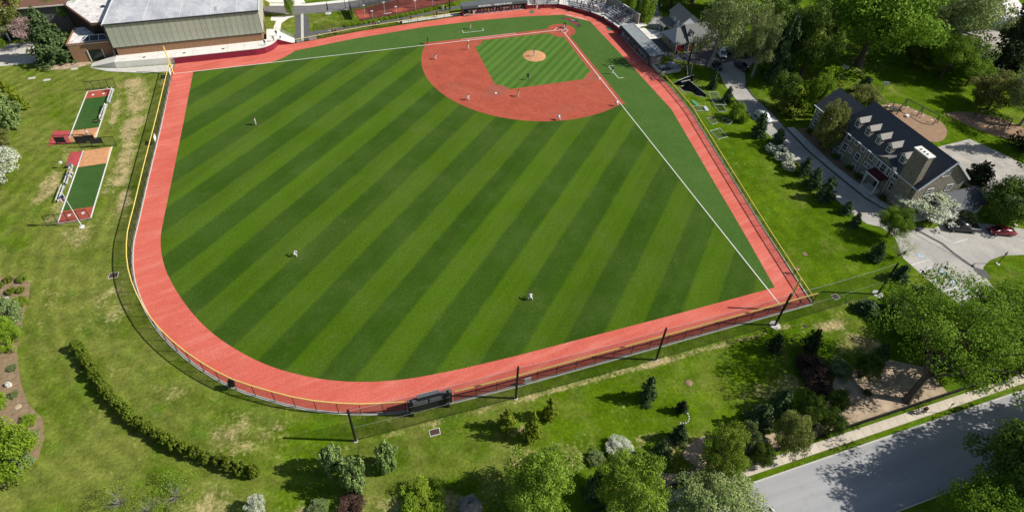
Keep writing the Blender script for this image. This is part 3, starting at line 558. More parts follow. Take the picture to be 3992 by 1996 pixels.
# ------------------------------------------------------------------ roads, pavements, buildings
ASPH = mat('worn_asphalt', (.36, .355, .34), .9, (.27, .268, .26), .35, 6, .15, 12); n = NT('road_asphalt'); st = n.noise(.5, 4, .6, n.mapv(sc=(14, 1, 1))); fi = n.noise(9, 2, .7)
c = n.mix(n.rng(st, .35, .65), lin((.42, .42, .42)), lin((.33, .33, .335))); c = n.mix(n.rng(fi, .4, .8, 0, .4), c, lin((.24, .24, .245))); c = n.mix(n.rng(n.noise(.35, 6, .7), .55, .7, 0, .5), c, lin((.29, .29, .295))); n.bump(fi, .2, .02); ROAD = n.done(c)
ASPH_D = mat('dark_asphalt', (.13, .128, .13), .9, (.10, .10, .10), .6, 6, .15, 12); SEAL = mat('crack_sealer', (.085, .085, .09), .8, (.12, .12, .12), 1); n = NT('light_driveway'); a_ = n.noise(.25, 6, .65); b_ = n.noise(2.5, 5, .7)
c = n.mix(n.rng(a_, .35, .65), lin((.50, .475, .42)), lin((.36, .345, .315))); c = n.mix(n.rng(b_, .45, .75, 0, .5), c, lin((.28, .27, .25))); n.bump(b_, .15, .03); DRIVE = n.done(c)
sheet('driveway', [(-24.2, 20.3), (-33, 19.85), (-44, 20.3), (-45.5, 27), (-43, 29.5), (-37.8, 33.5), (-34.2, 39.3), (-33.4, 44), (-33.4, 51.7), (-32.6, 57.4), (-32.0, 66), (-32.3, 72), (-32.7, 77.5), (-33.2, 82.6), (-36.2, 90.3), (-36.9, 91.5), (-39.7, 92.7), (-42.5, 91.9), (-49, 93.5), (-56, 97), (-66, 103), (-66, 104.2), (-52, 102.9), (-46.5, 101.6), (-43, 101.9), (-40.4, 102.9), (-38.9, 104.6), (-38.2, 107), (-38.8, 109.5), (-37, 114), (-31, 114.5), (-28.7, 105), (-28.3, 101), (-28.1, 97), (-30.6, 92.6), (-30.2, 89.6), (-28.1, 88.2), (-27.5, 85.5), (-27.2, 82.2), (-27.3, 73.4), (-26.8, 69.2), (-27.4, 63.7), (-27.2, 57), (-27.6, 48.5), (-28.6, 41.8), (-29.5, 36.3), (-31.1, 32.2), (-30.2, 28.9), (-26.6, 25.6), (-22.9, 22.6)], .006, DRIVE)
sheet('garage_forecourt', [(-24.3, 20.4), (-33, 19.95), (-43.8, 20.5), (-44.6, 26.6), (-36.9, 27.6), (-30.1, 28.7), (-26.6, 25.5), (-23, 22.5)], .010, ASPH_D)
sheet('garage_side_drive', [(-21, 11.6), (-24.6, 11.3), (-24.6, 20.2), (-22.4, 21.5), (-20.6, 19)], .012, ASPH_D)
sheet('far_lane', [(-22.5, 2.4), (-28, 6.8), (-31, 4), (-33, -4), (-44, -28), (-39, -30), (-29, -9)], .008, ASPH)
mb = MB(); mb.prism([(-32.9, 57.4), (-34.6, 57.7), (-34.2, 71.8), (-34.9, 77.3), (-36.3, 86.6), (-35.0, 86.9), (-33.5, 82.4), (-33.0, 77.5), (-32.6, 72), (-32.3, 66)], 0, .11); struct('pavement', mb, CONC)
struct('kerb', wall_strip([(-37.6, 34.6), (-34.0, 39.4), (-33.2, 44), (-33.2, 51.7), (-32.5, 57.4), (-31.95, 66), (-32.2, 72), (-32.6, 77.5), (-33.1, 82.6), (-34.8, 86.6)], 0, .14, .16), SEAL)
mb = ribbon([(-33.9, 88), (-34.6, 92), (-35.9, 95.2), (-37.3, 98.2), (-38.6, 102.6)], .12, .012); struct('crack_seal_line', mb, SEAL); struct('crack_seal_line', ribbon([(-36.0, 91.5), (-37.0, 94), (-38.0, 96.2), (-38.1, 98.8), (-38.9, 103)], .62, .013), SEAL)
struct('asphalt_patch', MB().poly([(x, y, .014) for x, y in ((-38.2, 102.8), (-39.2, 102.6), (-40.2, 103.4), (-39.6, 105.3), (-38.3, 104.8))]), SEAL)
PAINTW = mat('parking_paint', (.72, .71, .68), .7, (.58, .57, .54), 2); BLUE = mat('parking_blue', (.22, .38, .55), .8, (.46, .46, .44), 1.6, 6, lo=.42, hi=.62)
def pl(a, b, wd=.17): mb = MB(); mb.bar((a[0], a[1], .018), (b[0], b[1], .018), wd, .004); return struct('parking_line', mb, PAINTW)
for a, b in (((-28.3, 96.3), (-32.2, 96.35)), ((-28.3, 98.9), (-32.4, 98.75)), ((-28.3, 100.5), (-32.4, 100.35)), ((-28.9, 102.85), (-33.0, 102.7)), ((-29, 105.2), (-33.2, 105.1)), ((-29.2, 107.5), (-33.4, 107.4)), ((-38.4, 92.9), (-40.2, 96.7)), ((-40.2, 96.7), (-43.8, 96.6)), ((-53.2, 99.2), (-54.6, 101.6)), ((-27.4, 62.2), (-29.2, 62.0)), ((-27.0, 70.6), (-28.8, 70.4)), ((-27.3, 78.5), (-29.1, 78.3)), ((-32.35, 98.8), (-32.35, 100.4))): pl(a, b)
for i in range(6): pl((-28.7 - i * .62, 98.98), (-29.3 - i * .62, 100.3), .13)
for x, y in ((-31.6, 97.65), (-32.0, 101.6), (-32.4, 104.1), (-32.9, 106.4)):
    sheet('accessible_bay_square', [(x - .62, y - .62), (x + .62, y - .62), (x + .62, y + .62), (x - .62, y + .62)], .016, BLUE)
    mb = MB(); q = arc(x + .1, y + .05, .3, 100, 380, 14); mb.add(ribbon(q, .1, .0205).v, ribbon(q, .1, .0205).f)
    mb.bar((x + .3, y + .05, .0245), (x - .05, y + .05, .0245), .1, .004); mb.bar((x - .05, y - .1, .0285), (x - .05, y + .35, .0285), .1, .004); mb.bar((x - .05, y + .35, .0325), (x - .35, y + .45, .0325), .1, .004); struct('wheelchair_symbol', mb, PAINTW)
# public road, verge and pavement slabs along the bottom right
sheet('road', [(260, 123.35), (260, 131.3), (-200, 131.2), (-200, 122.9)], .006, ROAD)
struct('kerb', MB().box(260, 123.18, 0, -200, 123.34, .13), CONC); struct('kerb', MB().box(260, 131.3, 0, -200, 131.46, .13), CONC)
SLAB = mat('pavement_slab', (.62, .55, .44), .9, (.52, .46, .37), .6, 5, .1, 8, rand=.10); SLABB = mat('slab_bed', (.20, .17, .12), .95)
mb = MB(); mb.box(75, 121.12, 0, -75, 122.42, .04); pv = struct('pavement', mb, SLABB)
sm = MB().box(-.72, -.62, 0, .72, .62, .1).mesh('slab', SLAB)
for i in range(62): o = child('slab', sm, pv, (40 - i * 1.47, 121.77, .012 + random.uniform(0, .006)))
# low black metal fence beside the pavement
t = thing('roadside_fence', 'low black metal fence along the inner edge of the roadside pavement', 'fence', (0, 120.7, 0))
PX = np.arange(46, -60, -2.44)
for i, x in enumerate(PX):
    MB().cyl((x, 120.72, 0), (x, 120.72, 1.05), .045, None, 6).build('post', BLACK, t)
    if i + 1 < len(PX):
        mb = MB()
        for z in (.2, .98): mb.bar((x, 120.72, z), (PX[i+1], 120.72, z), .08)
        for k in range(1, 17): mb.bar((x + (PX[i+1] - x) * k / 17, 120.72, .2), (x + (PX[i+1] - x) * k / 17, 120.72, .98), .04)
        mb.build('fence_panel', BLACK, t)
# mulch, sand, beds
MULCH = mat('brown_mulch', (.22, .145, .085), .95, (.32, .235, .14), 1.6, 6, .5, 7); SAND = mat('tan_wood_chips', (.54, .42, .29), .95, (.27, .20, .13), .7, 8, .5, 6, lo=.38, hi=.68); BEDP = mat('playground_chips', (.36, .235, .15), .95, (.28, .18, .11), 1.0, 6, .4, 6)  # dark noise in the tan chips paints both leaf litter and broken shadow
sheet('mulch_bed', [(128, 58.8), (120.2, 60.3), (117.0, 60.9), (115.3, 63.1), (114.8, 66), (114.7, 69.1), (114.2, 73.8), (113.8, 76.5), (112.3, 81.2), (111.7, 82.8), (110.1, 86.1), (107.7, 89.0), (106.9, 92), (106.9, 94.6), (108.2, 96.3), (110.4, 97.7), (118, 100), (128, 100)], .010, MULCH)
sheet('sand_bed', spline([(-14, 116), (-9.2, 113.2), (-6.4, 112.9), (-2.5, 113.6), (.6, 113.6), (2.5, 115.6), (6, 117.2), (10, 117.3), (14, 118.4), (20, 117.6), (24, 116), (28, 117.4), (27, 119.5), (30, 119.4), (34, 118), (38, 119)], 3) + [(40, 120.4), (-14, 120.3)], .010, SAND)
sheet('playground_bed', spline([(-58, 55), (-61, 55.2), (-66, 55.4), (-69, 60), (-70.5, 65), (-68, 68.8), (-63, 70.8), (-57, 67)], 3), .010, BEDP); sheet('playground_bed', spline([(-74, 62), (-80, 62.6), (-86, 67), (-88, 73), (-83, 76), (-77, 70), (-74, 62)], 3), .010, BEDP)
sheet('patio', [(-60, 72.4), (-71.5, 71.8), (-74.5, 79), (-76, 86), (-70, 93), (-58, 92.5), (-56, 80)], .012, mat('rough_patio', (.50, .46, .40), .9, (.33, .31, .28), .45, 6))
sheet('facade_shade_sheet', [(-34.7, 58.5), (-37.6, 58.5), (-36.7, 67), (-36.7, 87.5), (-35.9, 86.4), (-35.0, 77.3), (-34.3, 71.8)], .010, MULCH)  # brown sheet over the lawn, painting in the dark shadow below the facade
# paths on the first-base side
sheet('asphalt_path', spline([(71.8, -14.6), (58, -15.5), (43.9, -17.3), (34, -19.5), (24.3, -21.9)], 4) + [(20, -22.5), (20, -20.6)] + spline([(27.5, -19.4), (36, -17.6), (42.7, -16.1), (58.2, -13.6), (68, -11.6), (71.9, -11.4)], 4), .006, ASPH_D)
sheet('service_lane', [(71.6, -9.2), (67.9, -10.2), (67.6, -25.0), (71.2, -26)], .009, ASPH_D); sheet('lane_strip', [(70.3, -9.3), (69.6, -9.5), (68.9, -26.3), (69.6, -26.3)], .013, CONC)
sheet('campus_road', [(125, -29.5), (77.7, -28.8), (71.2, -26.2), (62.8, -25.9), (57.2, -26.0), (40, -29.8), (0, -40), (0, -47), (40, -35.4), (56.7, -31.3), (66.7, -31.1), (77.9, -33.4), (125, -35)], .006, mat('grey_asphalt', (.20, .195, .19), .9, (.155, .15, .15), .5, 6))
sheet('pavement', [(77.6, -26.5), (74.5, -26.2), (71.1, -25.3), (73.0, -24.3), (75.0, -21.6), (75.6, -15.0), (77.4, -15.0), (77.0, -20), (76.3, -23.4), (77.8, -24)], .010, CONC_W)
sheet('pavement', [(78, -33.7), (66.7, -31.3), (56.7, -31.5), (50, -32.6), (50, -33.6), (57, -33.2), (68, -33.0), (78, -35.6)], .010, CONC_W); sheet('pavement', [(72, -33), (69.5, -32.4), (67, -44), (72, -44)], .014, CONC_W); sheet('pavement', [(78, -36), (68, -33.4), (68.4, -36.5), (80, -39.5)], .012, CONC_W)
sheet('path_slab', [(44, -15.2), (27, -17.5), (25.2, -15.6), (43, -14)], .011, CONC_W)
sheet('plaza', [(150, -13.5), (131, -13.2), (124, -15), (122, -22), (130, -26), (150, -24)], .008, CONC)
sheet('practice_court', [(55.2, -25.6), (53.8, -17.6), (46, -18.8), (36, -21.6), (25.6, -24.6), (17, -27.4), (20, -36), (38, -31), (51.7, -26.4)], .010, mat('dark_red_court', (.21, .055, .04), .9, (.15, .04, .032), .5, 5))
sheet('court_patch', [(54.6, -24.6), (53.9, -19.4), (51, -19.9), (51.4, -25.6)], .014, mat('orange_red_court', (.42, .10, .06), .9, (.36, .08, .05), .5, 5)); sheet('court_patch', [(44.5, -22.6), (42.6, -21.2), (39.5, -22.2), (41.3, -24.2)], .014, MATS['orange_red_court'])
struct('court_marks', MB().bar((47, -21, .018), (44.6, -21.4, .018), .3, .006), CONC)
HEDGE_G = [(57.4, -15.7), (50, -17), (42, -18.4), (34, -20.4), (26, -22.8)]
# ---------------- windows
GLASS = mat('dark_glass', (.02, .026, .032), .12, (.035, .04, .05), 1, spec=.6); WFR = mat('white_trim', (.74, .75, .76), .6, (.64, .65, .67), 2); _wm = {}
def window(parent, ax, c, u, z, wd, h, face=1, glass=None, bars=(1, 1), name='window', frm=None):
    key = (round(wd, 2), round(h, 2), bars)
    if key not in _wm:
        mb = MB(); t_ = .13
        for s in (-1, 1): mb.box(s * (wd / 2 + t_) , -.06, -h / 2 - t_, s * wd / 2, .04, h / 2 + t_); mb.box(-wd / 2, -.06, s * (h / 2 + t_), wd / 2, .04, s * h / 2)
        for i in range(bars[0]): x_ = -wd / 2 + wd * (i + 1) / (bars[0] + 1); mb.box(x_ - .02, -.02, -h / 2, x_ + .02, .02, h / 2)
        for i in range(bars[1]): z_ = -h / 2 + h * (i + 1) / (bars[1] + 1); mb.box(-wd / 2, -.025, z_ - .025, wd / 2, .015, z_ + .025)
        _wm[key] = (mb.mesh('window', frm or WFR), MB().box(-wd / 2, .0, -h / 2, wd / 2, .012, h / 2).mesh('pane', glass or GLASS))
    pl_ = WLOC[parent.name]; o = child(name, _wm[key][0], parent, ((c if ax == 'x' else u) - pl_[0], (u if ax == 'x' else c) - pl_[1], z - pl_[2]), {('x', 1): R(90), ('x', -1): R(-90), ('y', 1): R(180), ('y', -1): 0}[(ax, face)])
    child('pane', _wm[key][1], o); return o
def slope(mb, pts, th=.14):                       # roof slab from 4 corner points, thickened downwards
    mb.add(list(pts) + [(x, y, z - th) for x, y, z in pts], [(0, 1, 2, 3), (7, 6, 5, 4)] + [(i, i + 4, (i + 1) % 4 + 4, (i + 1) % 4) for i in range(4)]); return mb
# ---------------- gymnasium
BRICK = mat('tan_brown_brick', (.33, .185, .105), .9, (.27, .15, .085), 2.5, 6, .2, 10); n = NT('stained_white_roof'); a_ = n.noise(.35, 6, .7, n.mapv(rot=(0, 0, .3), sc=(1, 2.2, 1))); b_ = n.noise(1.6, 6, .75)
c = n.mix(n.rng(a_, .38, .62), lin((.60, .61, .62)), lin((.40, .415, .44))); c = n.mix(n.rng(b_, .5, .75, 0, .7), c, lin((.30, .29, .29))); ROOFW = n.done(c, .8)
n = NT('bright_patchy_roof'); a_ = n.noise(.9, 6, .75, None, 1.0); c = n.mix(n.rng(a_, .44, .68), lin((.83, .81, .78)), lin((.42, .36, .32))); ROOFW2 = n.done(c, .8)
PANEL = mat('sage_metal_panel', (.45, .47, .375), .6, (.39, .41, .33), .9, 5, rand=.05); DTRIM = mat('dark_grey_trim', (.06, .065, .07), .6); BROWN = mat('brown_roof', (.20, .105, .075), .8, (.16, .085, .06), 1)
t = thing('gymnasium', 'large gymnasium with ribbed sage panels over tan brick and a stained white flat roof', 'building', (96, -26, 0))
MB().box(112.9, -9.05, 0, 79.4, -46, 4.0).build('brick_wall', BRICK, t)
pm = MB().box(-.66, -.04, -3.0, .66, .04, 3.0).mesh('panel', PANEL)
N_ = 25; X0, X1 = 113.35, 79.05
for i in range(N_): w_ = (X0 - X1) / N_; o = child('panel', pm, t, (X0 - w_ * (i + .5) - 96, -8.90 + 26, 6.95)); o.scale = (w_ * .95 / 1.32, 1, 1)
MB().box(113.35, -8.96, 3.92, 79.05, -46, 9.85).build('upper_wall', DTRIM, t)
ps = MB().box(-.04, -.7, -3.1, .04, .7, 3.1).mesh('side_panel', PANEL)
for i in range(24): child('side_panel', ps, t, (79.0 - 96, -9.7 - i * 1.45 + 26, 6.85)); child('side_panel', ps, t, (113.4 - 96, -9.7 - i * 1.45 + 26, 6.85))
MB().box(113.5, -8.8, 9.86, 78.9, -46, 10.02).build('roof_slab', ROOFW, t)
for q in ((113.6, -8.75, 78.8, -8.55), (113.75, -8.55, 113.55, -46), (78.85, -8.55, 78.65, -46)): MB().box(q[0], q[1], 9.8, q[2], q[3], 10.14).build('parapet', DTRIM if q[1] == -8.75 else WFR, t)
for x in (105, 97, 90, 84): MB().box(x - .05, -9, 10.02, x + .05, -46, 10.05).build('roof_seam', WFR, t)
MB().box(88.3, -11, 10.03, 88.9, -13.3, 10.2).build('roof_duct', GALV, t)
MB().box(113.5, -9.0, 3.78, 78.9, -8.84, 3.93).build('soffit_trim', DTRIM, t); MB().cyl((113.7, -9.1, .2), (113.7, -9.1, 9.5), .12, None, 8).build('downpipe', DTRIM, t)
MB().box(79.1, -16.5, .8, 78.95, -17.2, 3.6).build('door', DTRIM, t)
t = thing('gym_wing', 'low tan brick wing with a dark doorway beside the big gymnasium', 'building', (119, -14, 0))
mb = MB(); mb.box(123.3, -11.0, 0, 113.8, -20, 4.6); mb.build('brick_wall', BRICK, t)
MB().box(123.4, -10.9, 4.6, 113.75, -20.4, 4.75).build('roof', ROOFW2, t)
for q in ((123.5, -10.85, 113.75, -11.2, 4.76, 5.0), (123.55, -11.2, 123.25, -20.4, 4.76, 5.0)): MB().box(*q[:2], q[4], q[2], q[3], q[5]).build('parapet', BRICK, t)
MB().box(119.6, -10.98, .1, 116.6, -10.9, 2.9).build('doorway', GLASS, t); MB().box(119.75, -10.97, 0, 119.6, -10.8, 3.0).build('door_frame', WFR, t); MB().box(116.6, -10.97, 0, 116.45, -10.8, 3.0).build('door_frame', WFR, t)
mb = MB(); sk = MATS.get('skylight') or mat('skylight', (.05, .06, .065), .2, spec=.6); mb.add([(120.6, -11.8, 4.8), (114.6, -11.8, 4.8), (114.6, -14.6, 4.8), (120.6, -14.6, 4.8), (119, -13.2, 5.7), (115.4, -13.2, 5.7)], [(0, 1, 5, 4), (1, 2, 5), (2, 3, 4, 5), (3, 0, 4)]); mb.build('skylight', sk, t)
mb = MB()
for a, b in (((120.6, -11.8, 4.83), (119, -13.2, 5.73)), ((114.6, -11.8, 4.83), (115.4, -13.2, 5.73)), ((119, -13.2, 5.73), (115.4, -13.2, 5.73)), ((118.6, -11.8, 4.83), (118.6, -13.2, 5.73)), ((116.6, -11.8, 4.83), (116.6, -13.2, 5.73)), ((120.6, -11.8, 4.85), (114.6, -11.8, 4.85))): mb.bar(a, b, .1)
mb.build('skylight_bars', WFR, t)
t = thing('lecture_hall', 'angular dark building with a bright patchy white roof beside the tall pine', 'building', (119, -27, 0))
tri = [(126, -27.6), (117.6, -14.6), (113.8, -14.4), (113.8, -45), (126, -45)]
MB().prism(tri[::-1] if False else tri, 0, 7.8).build('wall', mat('dark_brown_brick', (.055, .035, .03), .9, (.04, .03, .025), 2), t); MB().prism([(125.7, -27.6), (117.6, -15), (114, -14.8), (114, -45), (125.7, -45)], 7.81, 7.95).build('roof', ROOFW2, t)
wall_strip([(126, -27.4), (117.6, -14.4), (113.9, -14.2)], 7.6, 8.25, .3).build('parapet', BROWN, t)
MB().box(120.5, -32, 7.96, 119.2, -33.4, 9.0).build('roof_vent', WFR, t); MB().cyl((116.6, -24, 7.96), (116.6, -24, 8.3), .5, None, 10).build('roof_drain', DTRIM, t)
t = thing('brown_roof_building', 'grey panelled building with brown roof and cream eaves behind the trees', 'building', (134, -34, 0))
MB().box(150, -29.5, 0, 126.8, -50, 7.3).build('wall', mat('grey_stone_panel', (.15, .155, .145), .85, (.12, .125, .12), 1.5), t); MB().box(151, -28.6, 7.31, 126.3, -51, 7.6).build('eaves', mat('cream_eaves', (.7, .66, .55), .7), t)
slope(MB(), [(151, -28.8, 7.62), (126.3, -28.8, 7.62), (126.3, -45, 9.8), (151, -45, 9.8)]).build('roof', BROWN, t)
t = thing('pavilion', 'low pavilion with pale flat roof and dark openings under leafy trees', 'building', (140, -33, 0)); MB().box(150, -26.5, 3.0, 135.5, -29.2, 3.4).build('roof', CONC, t); MB().box(149.5, -27.2, 0, 136, -29.1, 2.98).build('dark_front', GLASS, t)
for x in (149, 145, 141, 137): MB().box(x - .15, -26.9, 0, x + .15, -26.6, 2.98).build('post', WFR, t)
# ---------------- stone building with dormers
n = NT('field_stone'); v = n.n.nodes.new('ShaderNodeTexVoronoi'); v.inputs['Scale'].default_value = 2.6; n.n.links.new(n.mapv(sc=(1, 1, .7)), v.inputs['Vector']); nn_ = n.noise(.8, 4)
sp = n.n.nodes.new('ShaderNodeSeparateColor'); n.n.links.new(v.outputs['Color'], sp.inputs[0]); c = n.mix(sp.outputs[0], lin((.30, .265, .205)), lin((.17, .15, .125))); c = n.mix(n.rng(nn_, .4, .7, 0, .5), c, lin((.24, .22, .19)))
v2 = n.n.nodes.new('ShaderNodeTexVoronoi'); v2.feature = 'DISTANCE_TO_EDGE'; v2.inputs['Scale'].default_value = 2.6; n.n.links.new(n.mapv(sc=(1, 1, .7)), v2.inputs['Vector']); n.bump(n.rng(v2.outputs['Distance'], 0, .08), .5, .06); STONE = n.done(c)
SLATE = mat('dark_slate_roof', (.095, .102, .112), .75, (.072, .078, .088), 3.5, 4, .3, 5); SHING = mat('pale_shingle', (.36, .34, .30), .85, (.29, .275, .245), 3); OXB = mat('oxblood_roof', (.10, .02, .02), .7, (.08, .018, .018), 2)
t = thing('stone_building', 'long field-stone building with dark slate roof, five dormers and a broad chimney', 'building', (-44, 77, 0))
MB().box(-38, 66.9, -.85, -49.7, 87.0, 6.0).build('stone_wall', STONE, t)
MB().add([(-38, 87.0, 6), (-49.7, 87.0, 6), (-43.85, 87.0, 11.0), (-38, 86.8, 6), (-49.7, 86.8, 6), (-43.85, 86.8, 11.0)], [(0, 1, 2), (0, 2, 5, 3), (1, 4, 5, 2)]).build('gable_wall', STONE, t)
rf = slope(MB(), [(-37.6, 66.4, 5.75), (-37.6, 87.3, 5.75), (-43.85, 87.3, 11.1), (-43.85, 66.4, 11.1)]).build('roof', SLATE, t); slope(MB(), [(-43.85, 66.4, 11.105), (-43.85, 87.3, 11.105), (-50.1, 87.3, 5.75), (-50.1, 66.4, 5.75)]).build('roof', SLATE, t)
for pts in ([(-37.6, 87.42, 5.72), (-43.85, 87.42, 11.1)], [(-43.85, 87.42, 11.1), (-50.1, 87.42, 5.72)]): MB().bar(pts[0], pts[1], .2, .32).build('rake_board', WFR, t)
MB().bar((-37.5, 66.4, 5.68), (-37.5, 87.3, 5.68), .16, .16).build('gutter', WFR, t)
for y, z, wd, h in ((69.3, 5.0, 1.0, 1.5), (71.3, 5.1, .75, 1.1), (73.3, 4.9, .8, 1.1), (75.7, 4.8, 1.0, 1.5), (82.1, 5.0, 1.0, 1.4), (69.3, 2.4, 1.0, 1.5), (70.9, 2.6, .5, .9), (72.9, 2.5, 1.0, 1.5), (75.4, 2.5, .7, .9), (76.2, 2.5, .7, .9), (82.5, 2.3, 1.1, 1.7), (69.2, 0.0, .9, .95), (73.1, .1, .9, .95), (75.8, 0.0, .8, .9), (67.6, 2.2, .9, 1.3), (67.6, -.1, .9, .9)): window(t, 'x', -37.97, y, z, wd, h)
for xx, zz, wd, h in ((-43.3, 8.3, 1.5, 1.2), (-46.3, 4.2, 1.3, 1.3), (-41.5, 4.2, 1.3, 1.3)): window(t, 'y', 87.03, xx, zz, wd, h, bars=(2, 1))
# palladian window: two side lights and an arched centre
for y in (77.75, 80.35): window(t, 'x', -37.97, y, 4.4, .55, 1.5, bars=(0, 2))
pw = window(t, 'x', -37.97, 79.05, 4.35, 1.1, 1.6, bars=(1, 1)); mb = MB(); q = [(a[0], a[1]) for a in arc(0, 0, .68, 0, 180, 10)]; mb.add([(u, -.05, .8 + v_) for u, v_ in q] + [(u, .04, .8 + v_) for u, v_ in q], [tuple(range(11)), tuple(range(21, 10, -1))] + [(i, i + 11, i + 12, i + 1) for i in range(10)]); o = child('arch_frame', mb.mesh('arch_frame', WFR), pw)
mb = MB(); q = arc(0, 0, .5, 0, 180, 10); mb.add([(u, -.07, .82 + v_) for u, v_ in q], [tuple(range(11))]); child('arch_pane', mb.mesh('arch_pane', GLASS), pw)
for y in (68.5, 74.4, 77.0, 81.3): MB().cyl((-37.88, y, -.85), (-37.88, y, 5.7), .055, None, 6).build('downspout', WFR, t)
# small central gable
MB().add([(-37.7, 76.9, 5.9), (-37.7, 81.5, 5.9), (-37.7, 79.2, 7.25), (-40.2, 79.2, 7.25)], [(0, 1, 2), ]).build('gable_wall', STONE, t); slope(MB(), [(-37.3, 76.6, 5.85), (-37.3, 79.2, 7.4), (-41.0, 79.2, 7.4), (-38.6, 76.6, 6.0)], .1).build('gable_roof', SHING, t); slope(MB(), [(-37.3, 79.2, 7.395), (-37.3, 81.8, 5.85), (-38.6, 81.8, 6.0), (-41.0, 79.2, 7.395)], .1).build('gable_roof', SLATE, t)
# dormers
for y in (68.8, 71.75, 74.65, 77.55, 80.95):
    dd = MB().box(-39.0, y - .62, 6.3, -41.7, y + .62, 8.75).build('dormer', SHING, t)
    slope(MB(), [(-38.7, y - .88, 8.6), (-38.7, y, 9.4), (-42.2, y, 9.4), (-41.6, y - .88, 8.6)], .08).build('dormer_roof', SHING, dd); slope(MB(), [(-38.7, y, 9.395), (-38.7, y + .88, 8.6), (-41.6, y + .88, 8.6), (-42.2, y, 9.395)], .08).build('dormer_roof', SHING, dd)
    MB().add([(-38.94, y - .7, 8.6), (-38.94, y + .7, 8.6), (-38.94, y, 9.28)], [(0, 1, 2)]).build('dormer_gable', WFR, dd)
    WLOC[dd.name] = WLOC[t.name]; window(dd, 'x', -38.97, y, 7.85, .8, 1.25)
# broad chimney on the front
MB().add([(-37.5, 82.9, -.85), (-37.5, 86.2, -.85), (-37.5, 86.2, 7.2), (-37.5, 86.1, 9.4), (-37.5, 86.0, 12.2), (-37.5, 82.9, 12.2), (-38.9, 82.9, -.85), (-38.9, 86.2, -.85), (-38.9, 86.2, 7.2), (-38.9, 86.1, 9.4), (-38.9, 86.0, 12.2), (-38.9, 82.9, 12.2)], [(0, 1, 2, 3, 4, 5), (11, 10, 9, 8, 7, 6), (1, 7, 8, 2), (2, 8, 9, 3), (3, 9, 10, 4), (4, 10, 11, 5), (5, 11, 6, 0)]).build('chimney', STONE, t)
MB().box(-37.35, 82.75, 12.21, -39.05, 86.15, 12.45).build('chimney_cap', CONC_W, t)
for y in (83.7, 84.5, 85.2): MB().cyl((-38, y, 12.46), (-38, y, 12.62), .16, None, 8).build('flue', GRAPH, t)
# porch
pr_ = slope(MB(), [(-35.7, 77.6, 3.2), (-35.7, 81.2, 3.2), (-37.95, 81.2, 3.5), (-37.95, 77.6, 3.5)], .2).build('porch_roof', OXB, t); MB().bar((-35.68, 77.6, 3.04), (-35.68, 81.2, 3.04), .14, .26).build('porch_beam', WFR, t)
for y in (77.9, 80.95): MB().cyl((-35.95, y, -.1), (-35.95, y, 2.95), .11, None, 8).build('porch_post', WFR, t)
for i in range(5): MB().box(-34.5 - i * .3, 77.9, -.846, -34.8 - i * .3 - (1.9 if i == 4 else 0), 81, -.72 + .14 * i).build('step', CONC, t)
MB().box(-37.94, 78.9, -.1, -37.88, 80.0, 2.2).build('door', mat('dark_door', (.03, .025, .025), .5), t)
t.location = (t.location.x + 1.2, t.location.y + .85, .85)
# lower left wing
t = thing('stone_wing', 'lower slate-roofed wing at the left end of the long stone building', 'building', (-43, 62, 0)); MB().box(-39, 57.9, -.85, -48, 66.88, 5.4).build('stone_wall', STONE, t)
slope(MB(), [(-38.5, 57.4, 5.25), (-38.5, 66.35, 5.25), (-43.5, 66.35, 9.0), (-43.5, 57.4, 9.0)]).build('roof', SLATE, t); slope(MB(), [(-43.5, 57.4, 9.005), (-43.5, 66.35, 9.005), (-48.5, 66.35, 5.25), (-48.5, 57.4, 5.25)]).build('roof', SLATE, t)
MB().add([(-39, 57.9, 5.4), (-48, 57.9, 5.4), (-43.5, 57.9, 8.8)], [(0, 2, 1)]).build('gable_wall', STONE, t); MB().bar((-38.4, 57.4, 5.2), (-38.4, 66.35, 5.2), .15, .15).build('gutter', WFR, t); MB().cyl((-38.9, 58.0, -.85), (-38.9, 58.0, 5.2), .05, None, 6).build('downspout', WFR, t)
for z in (4.1, 1.6):
    for y in (59.2, 62.5): window(t, 'x', -38.97, y, z, 1.0, 1.4)
t.location = (t.location.x + 1.2, t.location.y + .85, .85)
# white annex and deck on the right
t = thing('white_annex', 'low white annex with slate roof behind the white flowering tree', 'building', (-47, 90, 0)); MB().box(-41.5, 87.45, 0, -52.5, 90.6, 2.7).build('wall', WFR, t); slope(MB(), [(-41.0, 91.0, 2.6), (-53, 91.0, 2.6), (-53, 87.5, 4.3), (-41.0, 87.5, 4.3)]).build('roof', SLATE, t)
for x in (-43.2, -44.6, -46, -47.4, -50.4, -51.4): window(t, 'y', 90.63, x, 1.6, .9, 1.1)
t.location = (t.location.x + .6, t.location.y + .85, 0)
t = thing('wooden_deck', 'pale deck with white railings below the flowering tree', 'deck', (-42, 91, 0)); MB().box(-36.9, 88.6, 0, -40.8, 90.3, .45).build('platform', CONC, t); MB().box(-44.5, 90.9, 0, -49, 92.4, .4).build('platform', mat('pale_timber', (.45, .38, .28), .85), t)
for q in (((-36.9, 88.6), (-40.8, 90.25)), ((-44.4, 92.4), (-49, 92.5)), ((-40.4, 91.9), (-44.2, 90.9))):
    mb = MB(); mb.bar((*q[0], .95), (*q[1], .95), .1); mb.bar((*q[0], .5), (*q[1], .5), .06)
    for i in range(6): f = i / 5; x, y = q[0][0] + (q[1][0] - q[0][0]) * f, q[0][1] + (q[1][1] - q[0][1]) * f; mb.bar((x, y, .0), (x, y, .95), .07)
    mb.build('railing', WFR, t)
